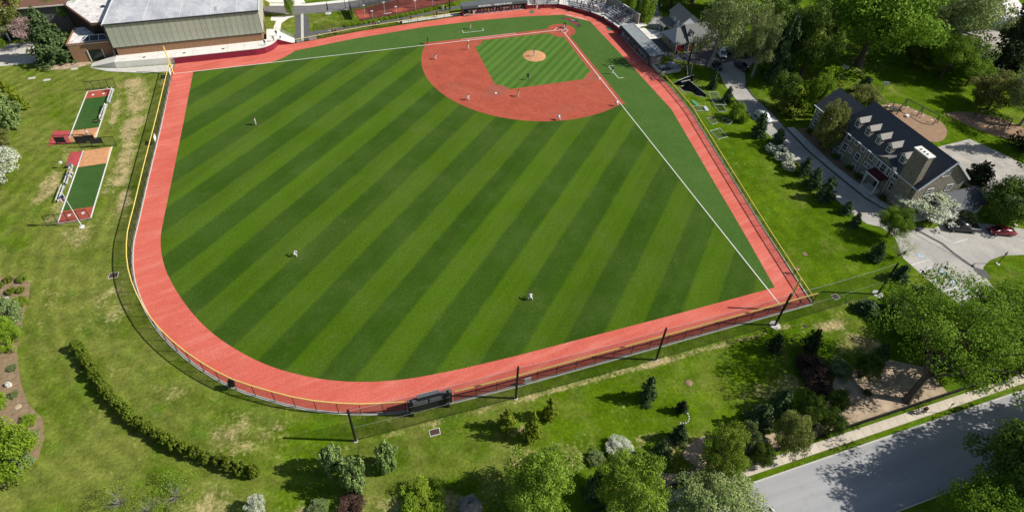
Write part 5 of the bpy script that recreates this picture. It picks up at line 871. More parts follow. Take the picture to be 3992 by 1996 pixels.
# --- placed trees: kind, base pixel, row of the top, crown width in pixels, label
TL = [
 ('pine', (222, 268), 32, 178, 'tall dense pine in front of the low brick gym wing'),
 ('maple', (-35, 262), 78, 150, 'light green leafy tree beside the plaza lamp at the lawn corner'),
 ('olive', (60, 128), -70, 165, 'olive leafed tree in front of the pavilion'),
 ('maple', (150, 60), -90, 120, 'dark limbed tree before the grey panelled building'),
 ('pink', (140, 172), 62, 118, 'pale pink blossoming tree beside the tall pine'),
 ('goldcon', (24, 362), 312, 44, 'yellowish conifer, uppermost of the three above the bullpens'),
 ('goldcon', (62, 395), 336, 46, 'yellowish conifer, middle of the three above the bullpens'),
 ('goldcon', (100, 432), 375, 46, 'yellowish conifer, lowest of the three above the bullpens'),
 ('palefir', (35, 500), 350, 130, 'broad pale green pine below the yellowish conifers'),
 ('olive', (10, 590), 490, 90, 'olive shrubby tree between the pale pine and the white dogwood'),
 ('white', (10, 725), 555, 175, 'white flowering dogwood on the lawn beside the bullpens'),
 ('bright', (40, 1348), 1228, 105, 'yellow-green shrub in the middle of the mulch bed'),
 ('grey', (42, 1262), 1150, 112, 'grey-green feathery shrub near the top of the mulch bed'),
 ('bright', (2, 1588), 1520, 62, 'small lime shrub at the narrow part of the mulch bed'),
 ('bright', (48, 1845), 1580, 205, 'largest bright green shrub at the bottom of the mulch bed'),
 ('grey', (95, 1832), 1742, 90, 'low bluish shrub tucked under the largest bright shrub'),
 ('bare', (478, 2010), 1862, 165, 'sparse shrub with bare pale twigs at the lower lawn edge'),
 ('bare', (690, 2030), 1870, 220, 'wide twiggy shrub with few yellow leaves at the lower lawn edge'),
 ('bare', (590, 2040), 1905, 150, 'smaller twiggy shrub between the two pale-twigged ones'),
 ('palefir', (1310, 1846), 1730, 96, 'pale fir with long shadow, left of the three by the scoreboard lawn'),
 ('palefir', (1390, 1920), 1785, 112, 'pale fir standing below the other two on the scoreboard lawn'),
 ('palefir', (1512, 1838), 1727, 92, 'pale fir standing apart from the pair on the scoreboard lawn'),
 ('purple', (1365, 2028), 1938, 110, 'dark purple shrub below the pale firs'),
 ('grey', (1240, 2020), 1962, 80, 'small grey-green shrub beside the purple shrub'),
 ('white', (1005, 2005), 1930, 70, 'small white-flowered shrub below the end of the hedge row'),
 ('bright', (1650, 2060), 1925, 180, 'bright spreading shrub beside the grey boulder'),
 ('lime', (2095, 2030), 1780, 235, 'large feathery lime-green tree at the lower lawn edge'),
 ('spruce', (2517, 1582), 1470, 72, 'dark spruce standing alone near the straight outfield net'),
 ('yew', (2653, 1622), 1562, 52, 'small dark shrub inside a ring of pale stones'),
 ('goldcon', (2140, 1652), 1560, 66, 'golden conifer, uppermost of the three below the cabinet'),
 ('goldcon', (2072, 1738), 1620, 78, 'golden conifer, lowest of the three below the cabinet'),
 ('goldcon', (1976, 1692), 1603, 70, 'golden conifer, nearest the scoreboard of the three'),
 ('spruce', (2640, 1738), 1652, 72, 'small blue-green spruce at the edge of the wood chip bed'),
 ('spruce', (2562, 1826), 1722, 84, 'blue-green spruce between the two big lime trees'),
 ('grey', (2322, 1818), 1760, 66, 'low grey-green shrub beside the pale blossoming shrub'),
 ('white', (2412, 1792), 1718, 96, 'pale yellow-white blossoming shrub above the round lime tree'),
 ('lime', (2440, 2020), 1775, 235, 'round lime-green tree between the spruces by the wood chip bed'),
 ('spruce', (2308, 1965), 1845, 84, 'blue-green spruce shaded by the round lime tree'),
 ('lime', (2790, 1866), 1672, 168, 'tall lime-green shrub-like tree by the roadside fence'),
 ('mixed', (2770, 2045), 1832, 345, 'broad tree with silvery leaves overhanging the roadside pavement'),
 ('grey', (2886, 1752), 1635, 84, 'grey-green tree behind the roadside fence, beside the lime one'),
 ('spruce', (2950, 1692), 1572, 112, 'dark bluish tree above the grey-green roadside tree'),
 ('grey', (2892, 1812), 1738, 84, 'low grey-green bush at the foot of the roadside fence'),
 ('dark', (2955, 1800), 1720, 80, 'low dark bush beside the grey-green bush at the roadside fence'),
 ('yew', (3012, 1390), 1302, 66, 'dark yew on the lawn, the one with no leaning top'),
 ('yew', (3148, 1392), 1275, 74, 'taller dark yew on the lawn near the petal-strewn patch'),
 ('spruce', (3033, 1624), 1512, 92, 'dark spruce at the left end of the roadside thicket'),
 ('dark', (3136, 1636), 1528, 98, 'dark rounded tree in the middle of the roadside thicket'),
 ('dark', (3246, 1592), 1512, 76, 'dark tree beside the bare wood chips in the thicket'),
 ('dark', (3226, 1676), 1588, 96, 'low dark bush nearest the fence in the thicket'),
 ('olive', (3052, 1748), 1600, 130, 'olive-green round tree against the roadside fence'),
 ('grey', (3272, 1468), 1398, 90, 'pale grey-green shrub at the top edge of the wood chips'),
 ('dark', (3354, 1472), 1366, 90, 'dark dense shrub at the top edge of the wood chips'),
 ('spruce', (3418, 1424), 1322, 66, 'slim dark spruce under the leaning maple'),
 ('purple', (3165, 1502), 1425, 140, 'wide purple-brown shrub shaded beside the wood chips'),
 ('purple', (3188, 1552), 1482, 100, 'smaller purple-brown shrub below the wide one'),
 ('spruce', (3382, 1243), 1170, 104, 'spruce by the footing of the last net pole'),
 ('spruce', (3480, 1248), 1138, 116, 'broad spruce between the net pole and the parking bays'),
 ('spruce', (3606, 1196), 1106, 116, 'dark spruce beside the accessible parking bays'),
 ('dark', (3540, 1290), 1190, 130, 'dark bush under the maple at the parking edge'),
 ('spruce', (3408, 1026), 936, 62, 'blue-green spruce alone on the lawn by the parking bays'),
 ('spruce', (3502, 1108), 1024, 72, 'blue-green spruce right behind the tall net pole'),
 ('bare', (3496, 1012), 915, 100, 'sparse yellow-green sapling next to the parking bays'),
 ('spruce', (3028, 576), 500, 62, 'spruce next to the white balls of blossom by the driveway'),
 ('spruce', (3128, 696), 608, 58, 'dark spruce right after the blossoming shrubs on the driveway'),
 ('spruce', (3164, 747), 648, 70, 'middle spruce of the close group along the driveway'),
 ('spruce', (3210, 793), 684, 76, 'last and densest spruce of the close group along the driveway'),
 ('spruce', (3296, 843), 780, 52, 'small dark spruce opposite the porch steps'),
 ('spruce', (3327, 894), 826, 48, 'smallest dark spruce beside the young maple'),
 ('maple', (3456, 924), 806, 112, 'young bright maple between the lawn and the parking lot'),
 ('spruce', (2775, 354), 275, 38, 'narrow conifer beside the portable batting cage'),
 ('spruce', (2832, 404), 336, 40, 'narrow conifer between the net frames and the driveway'),
 ('bright', (2868, 464), 400, 58, 'bright green shrub by the driveway near the frames'),
 ('bright', (2896, 478), 440, 34, 'small bright shrub beside the larger one by the driveway'),
 ('spruce', (2950, 546), 432, 60, 'tall spruce beside the parked white car'),
 ('goldcon', (3075, 470), 325, 128, 'drooping golden-green conifer at the driveway bend'),
 ('olive', (3205, 585), 402, 108, 'olive-leafed tree in front of the lower stone wing'),
 ('white', (3572, 846), 706, 222, 'large white flowering dogwood before the stone building'),
 ('yew', (3794, 742), 622, 112, 'spiky dark yew at the right end of the stone building'),
 ('dark', (3900, 852), 690, 185, 'dark dense tree beside the red car'),
 ('sparse', (4035, 790), 505, 260, 'leafy maple overhanging the rough patio'),
 ('grey', (3766, 872), 822, 62, 'grey-green bush at the corner of the annex deck'),
 ('maple', (3345, 255), -95, 385, 'huge bright maple beyond the lawn of the stone building'),
 ('spruce', (3018, 335), 50, 110, 'tall blue-green conifer at the bend of the driveway'),
 ('dark', (3120, 300), 40, 175, 'dark broadleaf tree behind the golden conifer'),
 ('lime', (3110, 175), 35, 110, 'yellow-green tree glowing among the dark wood'),
 ('bright', (3168, 440), 290, 90, 'bright leafy young tree behind the stone wing'),
 ('goldcon', (3235, 400), 300, 90, 'golden shrubby conifer beside the play lawn'),
 ('olive', (3365, 415), 330, 120, 'olive bush right behind the slate roofs'),
 ('spruce', (3362, 378), 300, 75, 'small dark tree beside the basketball hoop'),
 ('sycamore', (3640, 230), -70, 290, 'grey-green airy tree beyond the play lawn'),
 ('blackpine', (3885, 330), 10, 215, 'black-green conifer in front of the pale hipped roof'),
 ('maple', (3668, 300), 130, 165, 'mid-green tree at the shady corner of the play lawn'),
 ('dark', (3575, 262), 170, 130, 'very dark tree behind the shady corner of the play lawn'),
 ('maple', (3765, 335), 225, 130, 'low green tree under the black-green conifer'),
 ('olive', (3850, 425), 285, 170, 'grey-olive tree at the right side of the play lawn'),
 ('sycamore', (3975, 490), 290, 180, 'tangled grey-green tree at the right end of the play lawn'),
 ('blackpine', (4020, 620), 330, 160, 'dark conifer at the far right of the playground'),
 ('column', (2448, 58), -45, 42, 'slim columnar tree right behind the concrete wall'),
 ('column', (2400, 22), -60, 44, 'columnar tree behind the middle bleacher'),
 ('column', (2512, 92), -18, 52, 'broader columnar tree at the end of the concrete wall'),
 ('dark', (2610, 40), -120, 150, 'dark tree beyond the lane behind the white house'),
 ('dark', (2700, 8), -170, 170, 'dark shady tree behind the white house roof'),
 ('sycamore', (2762, 262), -5, 205, 'large sycamore with pale forked trunk by the parked van', None, None, (-2.2, 0)),
 ('sycamore', (2932, 300), 70, 120, 'slender sycamore leaning beside the shaded car'),
 ('dark', (3005, 235), 20, 165, 'dark green tree behind the slender sycamore'),
 ('maple', (2895, 130), 0, 150, 'mid-green tree behind the large sycamore'),
 ('dark', (3035, 425), 285, 110, 'dark tree shading the driveway bend'),
 ('dark', (2850, 60), -140, 180, 'tall dark tree at the back of the parking court'),
 ('dark', (3010, 60), -160, 190, 'shady tree at the top of the wood, behind the bright maple'),
 ('dark', (3470, 40), -150, 190, 'shady tree at the top of the wood, right of the bright maple'),
 ('blackpine', (3780, 120), -130, 200, 'black conifer beside the far sunlit roof'),
 ('blackpine', (3990, 190), -120, 210, 'black conifer at the far end of the wood'),
 ('dark', (3560, 160), -30, 200, 'dark tree left of the grey-green airy tree'),
 ('lime', (1135, 62), -60, 40, 'young street tree with round mulch ring by the campus road'),
]
for q in TL: ptree(*q)
plant('maple', 128, -34, 9, 10, 'leafy tree standing behind the pavilion roof')
# the leaning maple over the parking lot and the shade trees across the road
plant('highmaple', -7.0, 119.7, 20.0, 16.5, 'large leaning maple with bare limbs by the roadside fence', rz=1.0, lean=(-2.4, -1.2))
plant('sparse', -25.5, 115.6, 12.0, 10.5, 'maple crowding the parking lot behind the leaning one')
plant('sparse', -17.5, 117.2, 11.5, 10.5, 'leafy maple between the leaning one and the road sign')
plant('lime', -28.5, 119.0, 10.5, 9.0, 'lime-green tree behind the roadside fence past the road sign')
for i, y in enumerate((60.5, 64.5, 69.6, 73.6, 76.4, 83.4)): plant('dark', -36.1 + (.0 if y > 66 else -.6), y, 1.0, 1.5, 'low dark shrub added for the black shade, %s along the foot of the stone facade from the wing' % ORD[i], 'shrub', 'added facade shade shrubs')  # dark shrubs added to fill the black shadow strip under the facade
plant('dark', -15.5, 134.6, 17.5, 11, 'tall dark tree across the road at its lower kerb')
plant('dark', -23.5, 133.8, 20, 12, 'tallest dark tree across the road casting the long shadows')
plant('dark', -7.6, 133.9, 15.5, 9.0, 'dark tree across the road nearest the lower kerb corner')
plant('sparse', .8, 136.2, 10.5, 8, 'loose-leafed tree across the road beside the broad one')
plant('dark', -32, 134.2, 16, 12, 'farthest dark tree along the lower kerb of the road')
plant('blackpine', -33, 119, 13, 8, 'dark conifer behind the bend of the roadside fence')
# white snowball shrubs by the driveway
for i, (px, py, r_, lb) in enumerate(((3004, 592, 46, 'white snowball shrub, first of the row below the spruce'), (3040, 600, 50, 'white snowball shrub, second of the row by the driveway'), (3034, 622, 44, 'white snowball shrub in front of the second one'), (3068, 632, 52, 'white and green snowball shrub in the middle of the row'), (3069, 660, 48, 'roundest white snowball shrub at the end of the row'), (3096, 655, 34, 'small green shrub beside the roundest snowball shrub'))):
    q = G(px, py); s = r_ * np.linalg.norm(q - CAM) / FPX; plant('ball' if i < 5 else 'hedge', q[0], q[1], s * .68, s * .84, lb, 'shrub')
# curved hedge row of separate shrubs
HP = resample(spline([(105.2, 79.0), (103.6, 81.3), (102.4, 83.6), (101.1, 86.0), (98.9, 89.3), (95.6, 93.4), (92.5, 96.3), (90.3, 98.3), (87.2, 100.4), (84.2, 102.6), (81.0, 104.3)], 4), 1.6)
for i, (x, y) in enumerate(HP): plant('hedge', x + random.uniform(-.16, .16), y + random.uniform(-.16, .16), random.uniform(1.9, 2.4), random.uniform(1.3, 1.5), 'yellow-green hedge shrub, %s in the curved row from the end near the mulch bed' % ORD[i], 'shrub', 'shrubs of the curved hedge row')
# small bed shrubs
for x, y, s, lb in ((118.6, 61.6, 1.0, 'pale low shrub at the rounded top of the mulch bed'), (116.6, 62.0, 1.1, 'low shrub with dark shade at the corner of the mulch bed'), (117.6, 64.3, 1.0, 'low shrub beside the white rock in the mulch bed'), (116.2, 64.4, .9, 'low shrub at the lawn edge of the mulch bed'), (119.6, 62.6, .9, 'small shrub at the back of the mulch bed')): plant('hedge', x, y, s * .75, s * 1.3, lb, 'shrub')
for x, y, s, lb in ((115.6, 67.2, 1.5, 'pale feathery shrub on the lawn edge below the white rock'), (116.4, 70.8, 1.9, 'yellowish shrub beside the middle of the mulch bed edge'), (114.9, 72.6, 1.2, 'small yellowish shrub at the bed edge'), (113.5, 79.6, .8, 'lone bluish tuft on the bare mulch'), (112.2, 84.3, .9, 'low tuft at the narrow part of the bed'), (109.2, 89.0, 1.3, 'low spreading tuft beside the largest bright shrub'), (108.3, 91.5, 1.2, 'low tuft on the pale rim of the bed')): plant('grey' if s < 1.3 else 'bright', x, y, s * .7, s * 1.4, lb, 'shrub')
for x, y, s, lb in ((1.6, 116.4, .9, 'tiny green weed patch in the wood chips'), (-2.2, 117.2, .8, 'little sprouting plant in the middle of the wood chips'), (9.5, 118.9, 1.3, 'low dark plant near the fence on the wood chips')): plant('dark', x, y, s, s * 1.3, lb, 'shrub')
# low hedge bank beside the practice court
P = resample(HEDGE_G, 1.5)
for i, (x, y) in enumerate(P): plant('bright', x, y, .8, 1.7, 'bright tuft, %s from the asphalt lane, in the bank below the red court' % ORD[i], 'shrub', 'tufts of the court bank')
for l in TREES:
    if l[3] > 22 or l[4] > 22 or l[3] < .5: print('SIZE', l)
# boulders and stones
ROCK = mat('grey_rock', (.26, .24, .22), .9, (.18, .165, .15), 1.5, 5, .5, 4); PALER = mat('pale_rock', (.60, .57, .52), .9, (.45, .42, .38), 2, 5, .3, 5)
def rock(x, y, r, hz, m, label, seed, group=None):
    rg = random.Random(seed); mb = MB().sphere((0, 0, 0), 1, 9, 5, 1, True); mb.v = [(px * r * rg.uniform(.8, 1.2), py * r * rg.uniform(.75, 1.15), pz * hz * rg.uniform(.8, 1.15)) for px, py, pz in mb.v]; mb.v = [(x + a, y + b, c - .02) for a, b, c in mb.v]
    return tag(mb.build('boulder', m), label, 'rock', group)
q = G(1832, 1985); rock(q[0], q[1], 1.5, 2.6, ROCK, 'tall grey boulder at the lower lawn edge beside the bright shrub', 1)
rock(*G(24, 1165)[:2], .4, .3, PALER, 'white rock in the mulch bed among low shrubs', 2); rock(*G(35, 1502)[:2], .4, .7, PALER, 'pale standing stone in the mulch bed', 3); rock(*G(70, 1585)[:2], .45, .12, SAND, 'flat pale stone beside the lime shrub', 4)
q = G(2655, 1622)
for i, a in enumerate(range(-50, 130, 22)): rock(q[0] - 1.05 * math.cos(R(a)), q[1] + 1.05 * math.sin(R(a)), .16, .16, PALER, 'pale stone, %s in the open ring round the small dark shrub' % ORD[i], 10 + i, 'ring of pale stones')
q = G(2685, 1492); rock(q[0], q[1], .6, .2, MULCH, 'flat brown stump-like rock on the lawn near the lone spruce', 30)
# ------------------------------------------------------------------ bullpens, lamps, equipment, small things
def strip(name, x0, y0, x1, y1, z, m): return sheet(name, [(x0, y0), (x1, y0), (x1, y1), (x0, y1)], z, m)
TURF_B = turf('turf_bullpen', (.034, .098, .020), (.028, .084, .016))
for (xa, xb, ya, yb, clay, mnd) in ((112.9, 118.0, 3.7, 23.6, (3.7, 6.8), (19.5, 23.6)), (109.2, 114.4, 27.5, 49.3, (46.0, 49.3), (27.5, 33.0))):
    strip('bullpen_lane', xa, ya, xb, yb, .008, TURF_B); strip('bullpen_clay', xa + .1, clay[0], xb - .1, clay[1], .012, CLAY)
    mb = MB(); z1 = .22; y0, y1 = mnd; hi, lo = (y1, y0) if ya < 10 else (y0, y1)
    mb.add([(xa + .1, lo, .012), (xb - .1, lo, .012), (xb - .1, hi, .012), (xa + .1, hi, .012), (xa + .3, (lo + hi) / 2 + (hi - lo) * .1, z1), (xb - .3, (lo + hi) / 2 + (hi - lo) * .1, z1), (xb - .3, hi - (hi - lo) * .08, z1), (xa + .3, hi - (hi - lo) * .08, z1)], [(0, 1, 5, 4), (1, 2, 6, 5), (2, 3, 7, 6), (3, 0, 4, 7), (4, 5, 6, 7)]); struct('bullpen_mound', mb, MOUND)
    mb = MB(); 
    for x in (xa, xb): mb.box(x - .1, ya, 0, x + .1, yb, .06)
    cy_ = ya if ya < 10 else yb; mb.box(xa + .1, cy_ - .08, 0, xb - .1, cy_ + .08, .055); struct('bullpen_edging', mb, WHITE)
    for fx in (.3, .72): xx = xa + (xb - xa) * fx; yy = (clay[0] + clay[1]) / 2 + (.3 if ya < 10 else -.2); tag(MB().prism([(xx - .25, yy - .25), (xx + .25, yy - .25), (xx + .25, yy + .1), (xx, yy + .35), (xx - .25, yy + .1)], .02, .05).build('home_plate', RUBBER), 'white practice home plate on the red clay of the ' + ('upper' if ya < 10 else 'flagpole') + ' bullpen, ' + ('bench' if (fx > .5) == (ya > 10) else 'far') + ' side', 'plate')
def backstop(lb, x0, x1, y0, y1, h, panels, m=MESH_L, dark=()):
    t = thing('bullpen_backstop', lb, 'fence', ((x0 + x1) / 2, (y0 + y1) / 2, 0)); P = [(x0 + (x1 - x0) * i / panels, y0 + (y1 - y0) * i / panels) for i in range(panels + 1)]
    for x, y in P: MB().cyl((x, y, 0), (x, y, h), .05, None, 6).build('post', BLACK, t)
    mb = MB(); mb.bar((x0, y0, h), (x1, y1, h), .08); mb.build('top_rail', BLACK, t); mb = MB(); mb.bar((x0, y0, .1), (x1, y1, .1), .06); mb.build('bottom_rail', BLACK, t)
    for i, (a, b) in enumerate(zip(P, P[1:])): MB().quad((*a, .1), (*b, .1), (*b, h), (*a, h)).build('mesh_panel', m, t)
    for i, z0, z1 in dark: a, b = P[i], P[i + 1]; MB().quad((a[0], a[1] + .05, z0), (b[0], b[1] + .05, z0), (b[0], b[1] + .05, z1), (a[0], a[1] + .05, z1)).build('windscreen', GRAPH, t)
backstop('black backstop fence at the top of the upper bullpen', 118.2, 112.1, 3.3, 3.35, 2.3, 4); backstop('black fence with dark screens at the mound end of the upper bullpen', 119.8, 112.4, 24.0, 25.4, 2.3, 4, dark=((0, .5, 1.9), (2, .3, 1.9), (3, .5, 2.1)))
backstop('black fence at the mound end of the flagpole bullpen', 115.0, 108.4, 26.5, 27.3, 2.3, 3, dark=((1, .9, 2.2), )); backstop('black backstop fence beside the white flagpole', 115.9, 109.1, 49.5, 49.5, 2.35, 4)
TARP = mat('faded_red_tarp', (.50, .085, .085), .7, (.42, .07, .075), 1.2, 5, .6, 3)
for pts, lb in (([(121.6, 18.7), (118.3, 19.4), (118.2, 22), (116.9, 24.2), (121.4, 23.9)], 'faded red tarp lying beside the upper bullpen mound'), ([(116.7, 27.4), (114.4, 27.7), (114.6, 32.4), (116.7, 32.3)], 'faded red tarp lying beside the flagpole bullpen mound')):
    mb = MB(); c0 = np.mean(pts, 0); k = len(pts); mb.add([(x, y, .03 + random.uniform(0, .05)) for x, y in pts] + [(c0[0], c0[1], .16)] + [(c0[0] + (x - c0[0]) * .55, c0[1] + (y - c0[1]) * .55, .05 + random.uniform(0, .14)) for x, y in pts], [(i, (i + 1) % k, k + 1 + (i + 1) % k, k + 1 + i) for i in range(k)] + [(k + 1 + i, k + 1 + (i + 1) % k, k) for i in range(k)]); tag(mb.build('tarp', TARP), lb, 'tarp')
def bench(x, y0, y1, lb):
    t = thing('bench', lb, 'bench', (x, (y0 + y1) / 2, 0))
    MB().box(x - .14, y0, .42, x + .14, y1, .46).build('seat_plank', ALU, t); MB().box(x + .22, y0, .72, x + .27, y1, .95).build('backrest', ALU, t)
    for y in np.linspace(y0 + .4, y1 - .4, 3): mb = MB(); mb.box(x - .16, y - .03, 0, x + .22, y + .03, .42); mb.box(x + .2, y - .03, .4, x + .26, y + .03, .9); mb.build('leg', ALU, t)
bench(112.35, 4.6, 10.4, 'aluminium bench, upper one, on the edge of the upper bullpen'); bench(112.75, 11.2, 16.6, 'aluminium bench, lower one with seated players, at the upper bullpen'); bench(115.1, 33.6, 38.4, 'aluminium bench with seated players beside the flagpole bullpen'); bench(115.4, 38.8, 43.4, 'empty aluminium bench beside the flagpole bullpen')
t = thing('equipment_bin', 'grey bin between the bench and the red tarp', 'bin', (115.6, 32.65, 0)); MB().prism([(115.25, 32.35), (115.95, 32.35), (115.95, 32.95), (115.25, 32.95)], 0, .68).build('body', GALV, t); MB().prism([(115.18, 32.28), (116.02, 32.28), (116.02, 33.02), (115.18, 33.02)], .69, .78).build('lid', GRAPH2, t)
t = thing('field_marker', 'small post with a white box beside the red tarp', 'post', (116.9, 32.6, 0)); MB().cyl((116.9, 32.6, 0), (116.9, 32.6, 1.5), .04, None, 6).build('post', BLACK, t); MB().box(116.7, 32.4, 1.2, 117.1, 32.8, 1.6).build('box', WFR, t)
# flagpole
t = thing('flagpole', 'white flagpole with a drooping flag at the foot of the bullpen', 'flagpole', (110.2, 51.2, 0)); MB().cyl((110.2, 51.2, 0), (110.2, 51.2, 7.9), .08, .05, 10).build('pole', WFR, t); MB().cyl((110.2, 51.2, 0.003), (110.2, 51.2, .1), .42, None, 16).build('base', CONC_W, t); MB().sphere((110.2, 51.2, 7.98), .1, 8, 6).build('finial', YEL, t)
n = NT('striped_flag'); x, y, z = n.sep(); sz_ = n.math('FRACT', n.math('MULTIPLY', z, 7.5)); c = n.mix(n.math('GREATER_THAN', sz_, .5), lin((.35, .02, .03)), lin((.7, .7, .7))); c = n.mix(n.math('GREATER_THAN', z, 6.95), c, lin((.03, .04, .14))); FLAG = n.done(c)
mb = MB(); vs = []; nx_ = 8
for i in range(nx_ + 1): u = i / nx_; vs += [(110.28 + .95 * u, 51.2 + .12 * math.sin(u * 9), 7.6 - .55 * u), (110.28 + .7 * u, 51.2 + .16 * math.sin(u * 8 + 1), 6.5 - .7 * u)]
mb.add(vs, [(2*i, 2*i+1, 2*i+3, 2*i+2) for i in range(nx_)]); mb.build('flag', FLAG, t)
tag(MB().cyl((110.9, 49.9, 0.03), (110.75, 50.0, .1), .1, None, 8).build('ball_bucket', RUBBER), 'small white bucket by the backstop of the flagpole bullpen', 'bucket')
# grates, manhole, small ground plates
def plate(px, py, wx, wy, lb, rim=True, nm='drain_grate', m=None):
    q = G(px, py); t = thing(nm, lb, 'grate', (q[0], q[1], 0))
    if rim: MB().box(q[0] - wx - .1, q[1] - wy - .1, 0.002, q[0] + wx + .1, q[1] + wy + .1, .045).build('rim', CONC, t)
    MB().box(q[0] - wx, q[1] - wy, .01, q[0] + wx, q[1] + wy, .06).build('grille', m or mat('rust_grate', (.085, .05, .04), .8), t)
plate(443, 1074, .62, .5, 'rusty square grate on the lawn outside the curved fence'); plate(1695, 1684, .62, .38, 'rusty grate with pale rim below the scoreboard'); plate(3257, 1157, .5, .4, 'dark grate near the footing of the last net pole'); plate(3140, 1272, .3, .3, 'small dark cover near the net pole footing', False)
q = G(3138, 991); tag(MB().cyl((q[0], q[1], 0), (q[0], q[1], .04), .45, None, 16).build('manhole_cover', MATS['rust_grate'] if False else mat('rusty_lid', (.26, .17, .12), .9)), 'round brown lid set in the lawn beside the low fence', 'manhole')
for px, py, lb in ((124, 306, 'flat pale stone slab on the lawn above the bullpens'), (183, 313, 'smaller pale slab on the lawn above the bullpens'), (290, 270, 'little white slab at the edge of the pine bed')): q = G(px, py); tag(MB().box(q[0] - .7, q[1] - .4, 0, q[0] + .7, q[1] + .4, .06).build('stone_slab', CONC), lb, 'slab')
q = G(100, 270); sheet('pine_bed', [(q[0] + 2 * math.cos(a) * 2.6 - 9, q[1] + 1.6 * math.sin(a) + .6) for a in np.linspace(0, 6.1, 18)], .009, SAND)
# lamps
LAMPW = mat('lamp_lens', (.75, .75, .72), .3)
def lamp(x, y, h, lb, style='globe', m=BLACK, foot=True, rz=0):
    t = thing('lamp_post', lb, 'lamp', (x, y, 0)); MB().cyl((x, y, 0), (x, y, h), .075, .055, 8).build('pole', m, t)
    if foot: MB().cyl((x, y, .003), (x, y, .12), .34, None, 12).build('footing', CONC, t)
    if style == 'globe': MB().cyl((x, y, h), (x, y, h + .4), .13, .2, 8).build('lantern', LAMPW, t); MB().cyl((x, y, h + .4), (x, y, h + .55), .24, .04, 8).build('cap', m, t)
    elif style == 'arm': dx, dy = math.cos(rz), math.sin(rz); MB().bar((x, y, h - .05), (x + dx * .9, y + dy * .9, h + .02), .09).build('arm', m, t); MB().bar((x + dx * .7, y + dy * .7, h + .0), (x + dx * 1.3, y + dy * 1.3, h), .32, .12).build('lamp_head', m, t)
    elif style == 'flood': MB().box(x - .3, y - .18, h, x + .3, y + .18, h + .22).build('floodlight', LAMPW, t)
    return t
lamp(-31.3, -1.1, 3.4, 'black lamp post with a white lantern on the far lane'); lamp(-43.7, 103, 3.4, 'black lamp post with an arm on the grassy island', 'arm', rz=.4); lamp(-56.1, 96.2, 3.2, 'black lamp post with an arm beside the red car lot', 'arm', rz=.3)
lamp(137.8, -21.9, 3.1, 'slim brown lamp post beside the plaza'); lamp(73.4, -27.5, 4.4, 'black lamp post at the corner of the campus road'); lamp(57.1, -26.2, 4.2, 'black lamp post beside the practice court entrance'); lamp(-23.2, 26.9, 3.2, 'thin dark lamp post behind the dugout annex')
for x, y, h, lb in ((50.4, -17.9, 2.6, 'floodlight pole at the near corner of the practice court'), (52.3, -19.8, 3.6, 'floodlight pole over the orange court patch'), (46.6, -21.0, 3.4, 'taller floodlight pole behind the court fence'), (43.5, -19.2, 2.6, 'floodlight pole along the court bank, second one'), (37.6, -21.2, 2.9, 'twin floodlight pole in the middle of the court bank'), (32.2, -22.6, 2.8, 'floodlight pole near the far end of the court')): lamp(x, y, h, lb, 'flood', GALV, False)
t = thing('banner_pole', 'dark pole with a furled banner on the campus verge', 'pole', (62.1, -25, 0)); MB().cyl((62.1, -25, 0), (62.1, -25, 3.6), .06, None, 8).build('pole', BLACK, t); MB().box(61.95, -25.1, .9, 62.25, -24.9, 2.9).build('banner', GRAPH, t); MB().cyl((62.1, -25, .002), (62.1, -25, .05), .9, None, 16).build('footing', CONC, t)
tag(MB().cyl((27.8, -19.7, 0), (27.8, -19.7, 11), .2, .16, 10).build('utility_pole', BLACK), 'thick black pole standing by the end of the lettered dugout', 'pole'); tag(MB().cyl((-22.8, 29.6, 0), (-22.8, 29.6, 8.3), .24, .18, 10).build('utility_pole', BLACK), 'thick black pole in front of the red garage doors', 'pole')
def signpost(x, y, h, lb, m, px_=.3, pz=.45, col=None): t = thing('sign_post', lb, 'sign', (x, y, 0)); MB().cyl((x, y, 0), (x, y, h), .035, None, 6).build('post', BLACK, t); MB().box(x - .03, y - px_ / 2, h - pz, x + .03, y + px_ / 2, h).build('sign_plate', m, t)
for x, y, lb in ((-27.6, 97.2, 'small sign post at the first accessible bay'), (-27.4, 101.5, 'sign post with its shadow at the striped bay'), (-28.4, 104.6, 'sign post half hidden by maple leaves at the third bay')): signpost(x, y, 1.7, lb, mat('dark_sign', (.06, .04, .04), .6), .35, .5)
t = thing('road_sign', 'street sign on a thin pole beside the roadside pavement', 'sign', (-10.8, 122.75, 0)); MB().cyl((-10.8, 122.75, 0), (-10.8, 122.75, 2.5), .035, None, 6).build('pole', GRAPH2, t); MB().box(-11.0, 122.7, 2.3, -10.6, 122.8, 2.75).build('sign_plate', GRAPH2, t)
for x, y, lb in ((-23.6, 20.9, 'short yellow bollard beside the stone garage, nearer the wall'), (-22.9, 20.7, 'short yellow bollard beside the stone garage, nearer the dugout')): tag(MB().cyl((x, y, 0), (x, y, .85), .1, .095, 10).cyl((x, y, .85), (x, y, .95), .095, .03, 10).build('bollard', YEL), lb, 'bollard')
def trash(x, y, z, m, lb):
    t = thing('trash_bin', lb, 'bin', (x, y, z)); MB().cyl((x, y, z), (x, y, z + .92), .29, .35, 12).build('body', m, t); MB().cyl((x, y, z + .93), (x, y, z + 1.06), .38, .2, 12).build('lid', GRAPH, t); MB().cyl((x, y, z + .8), (x, y, z + .86), .37, None, 12).build('rim', GRAPH2, t)
trash(-25.2, 20.2, 0, mat('blue_plastic', (.02, .03, .16), .5), 'dark blue bin in front of the red garage door'); trash(-20.3, 3.9, .8, MATS['blue_plastic'], 'blue bin at the end of the angled bleacher'); trash(43.0, -14.2, 0, mat('brown_bin', (.05, .025, .02), .6), 'dark brown bin behind the pale yellow rail')
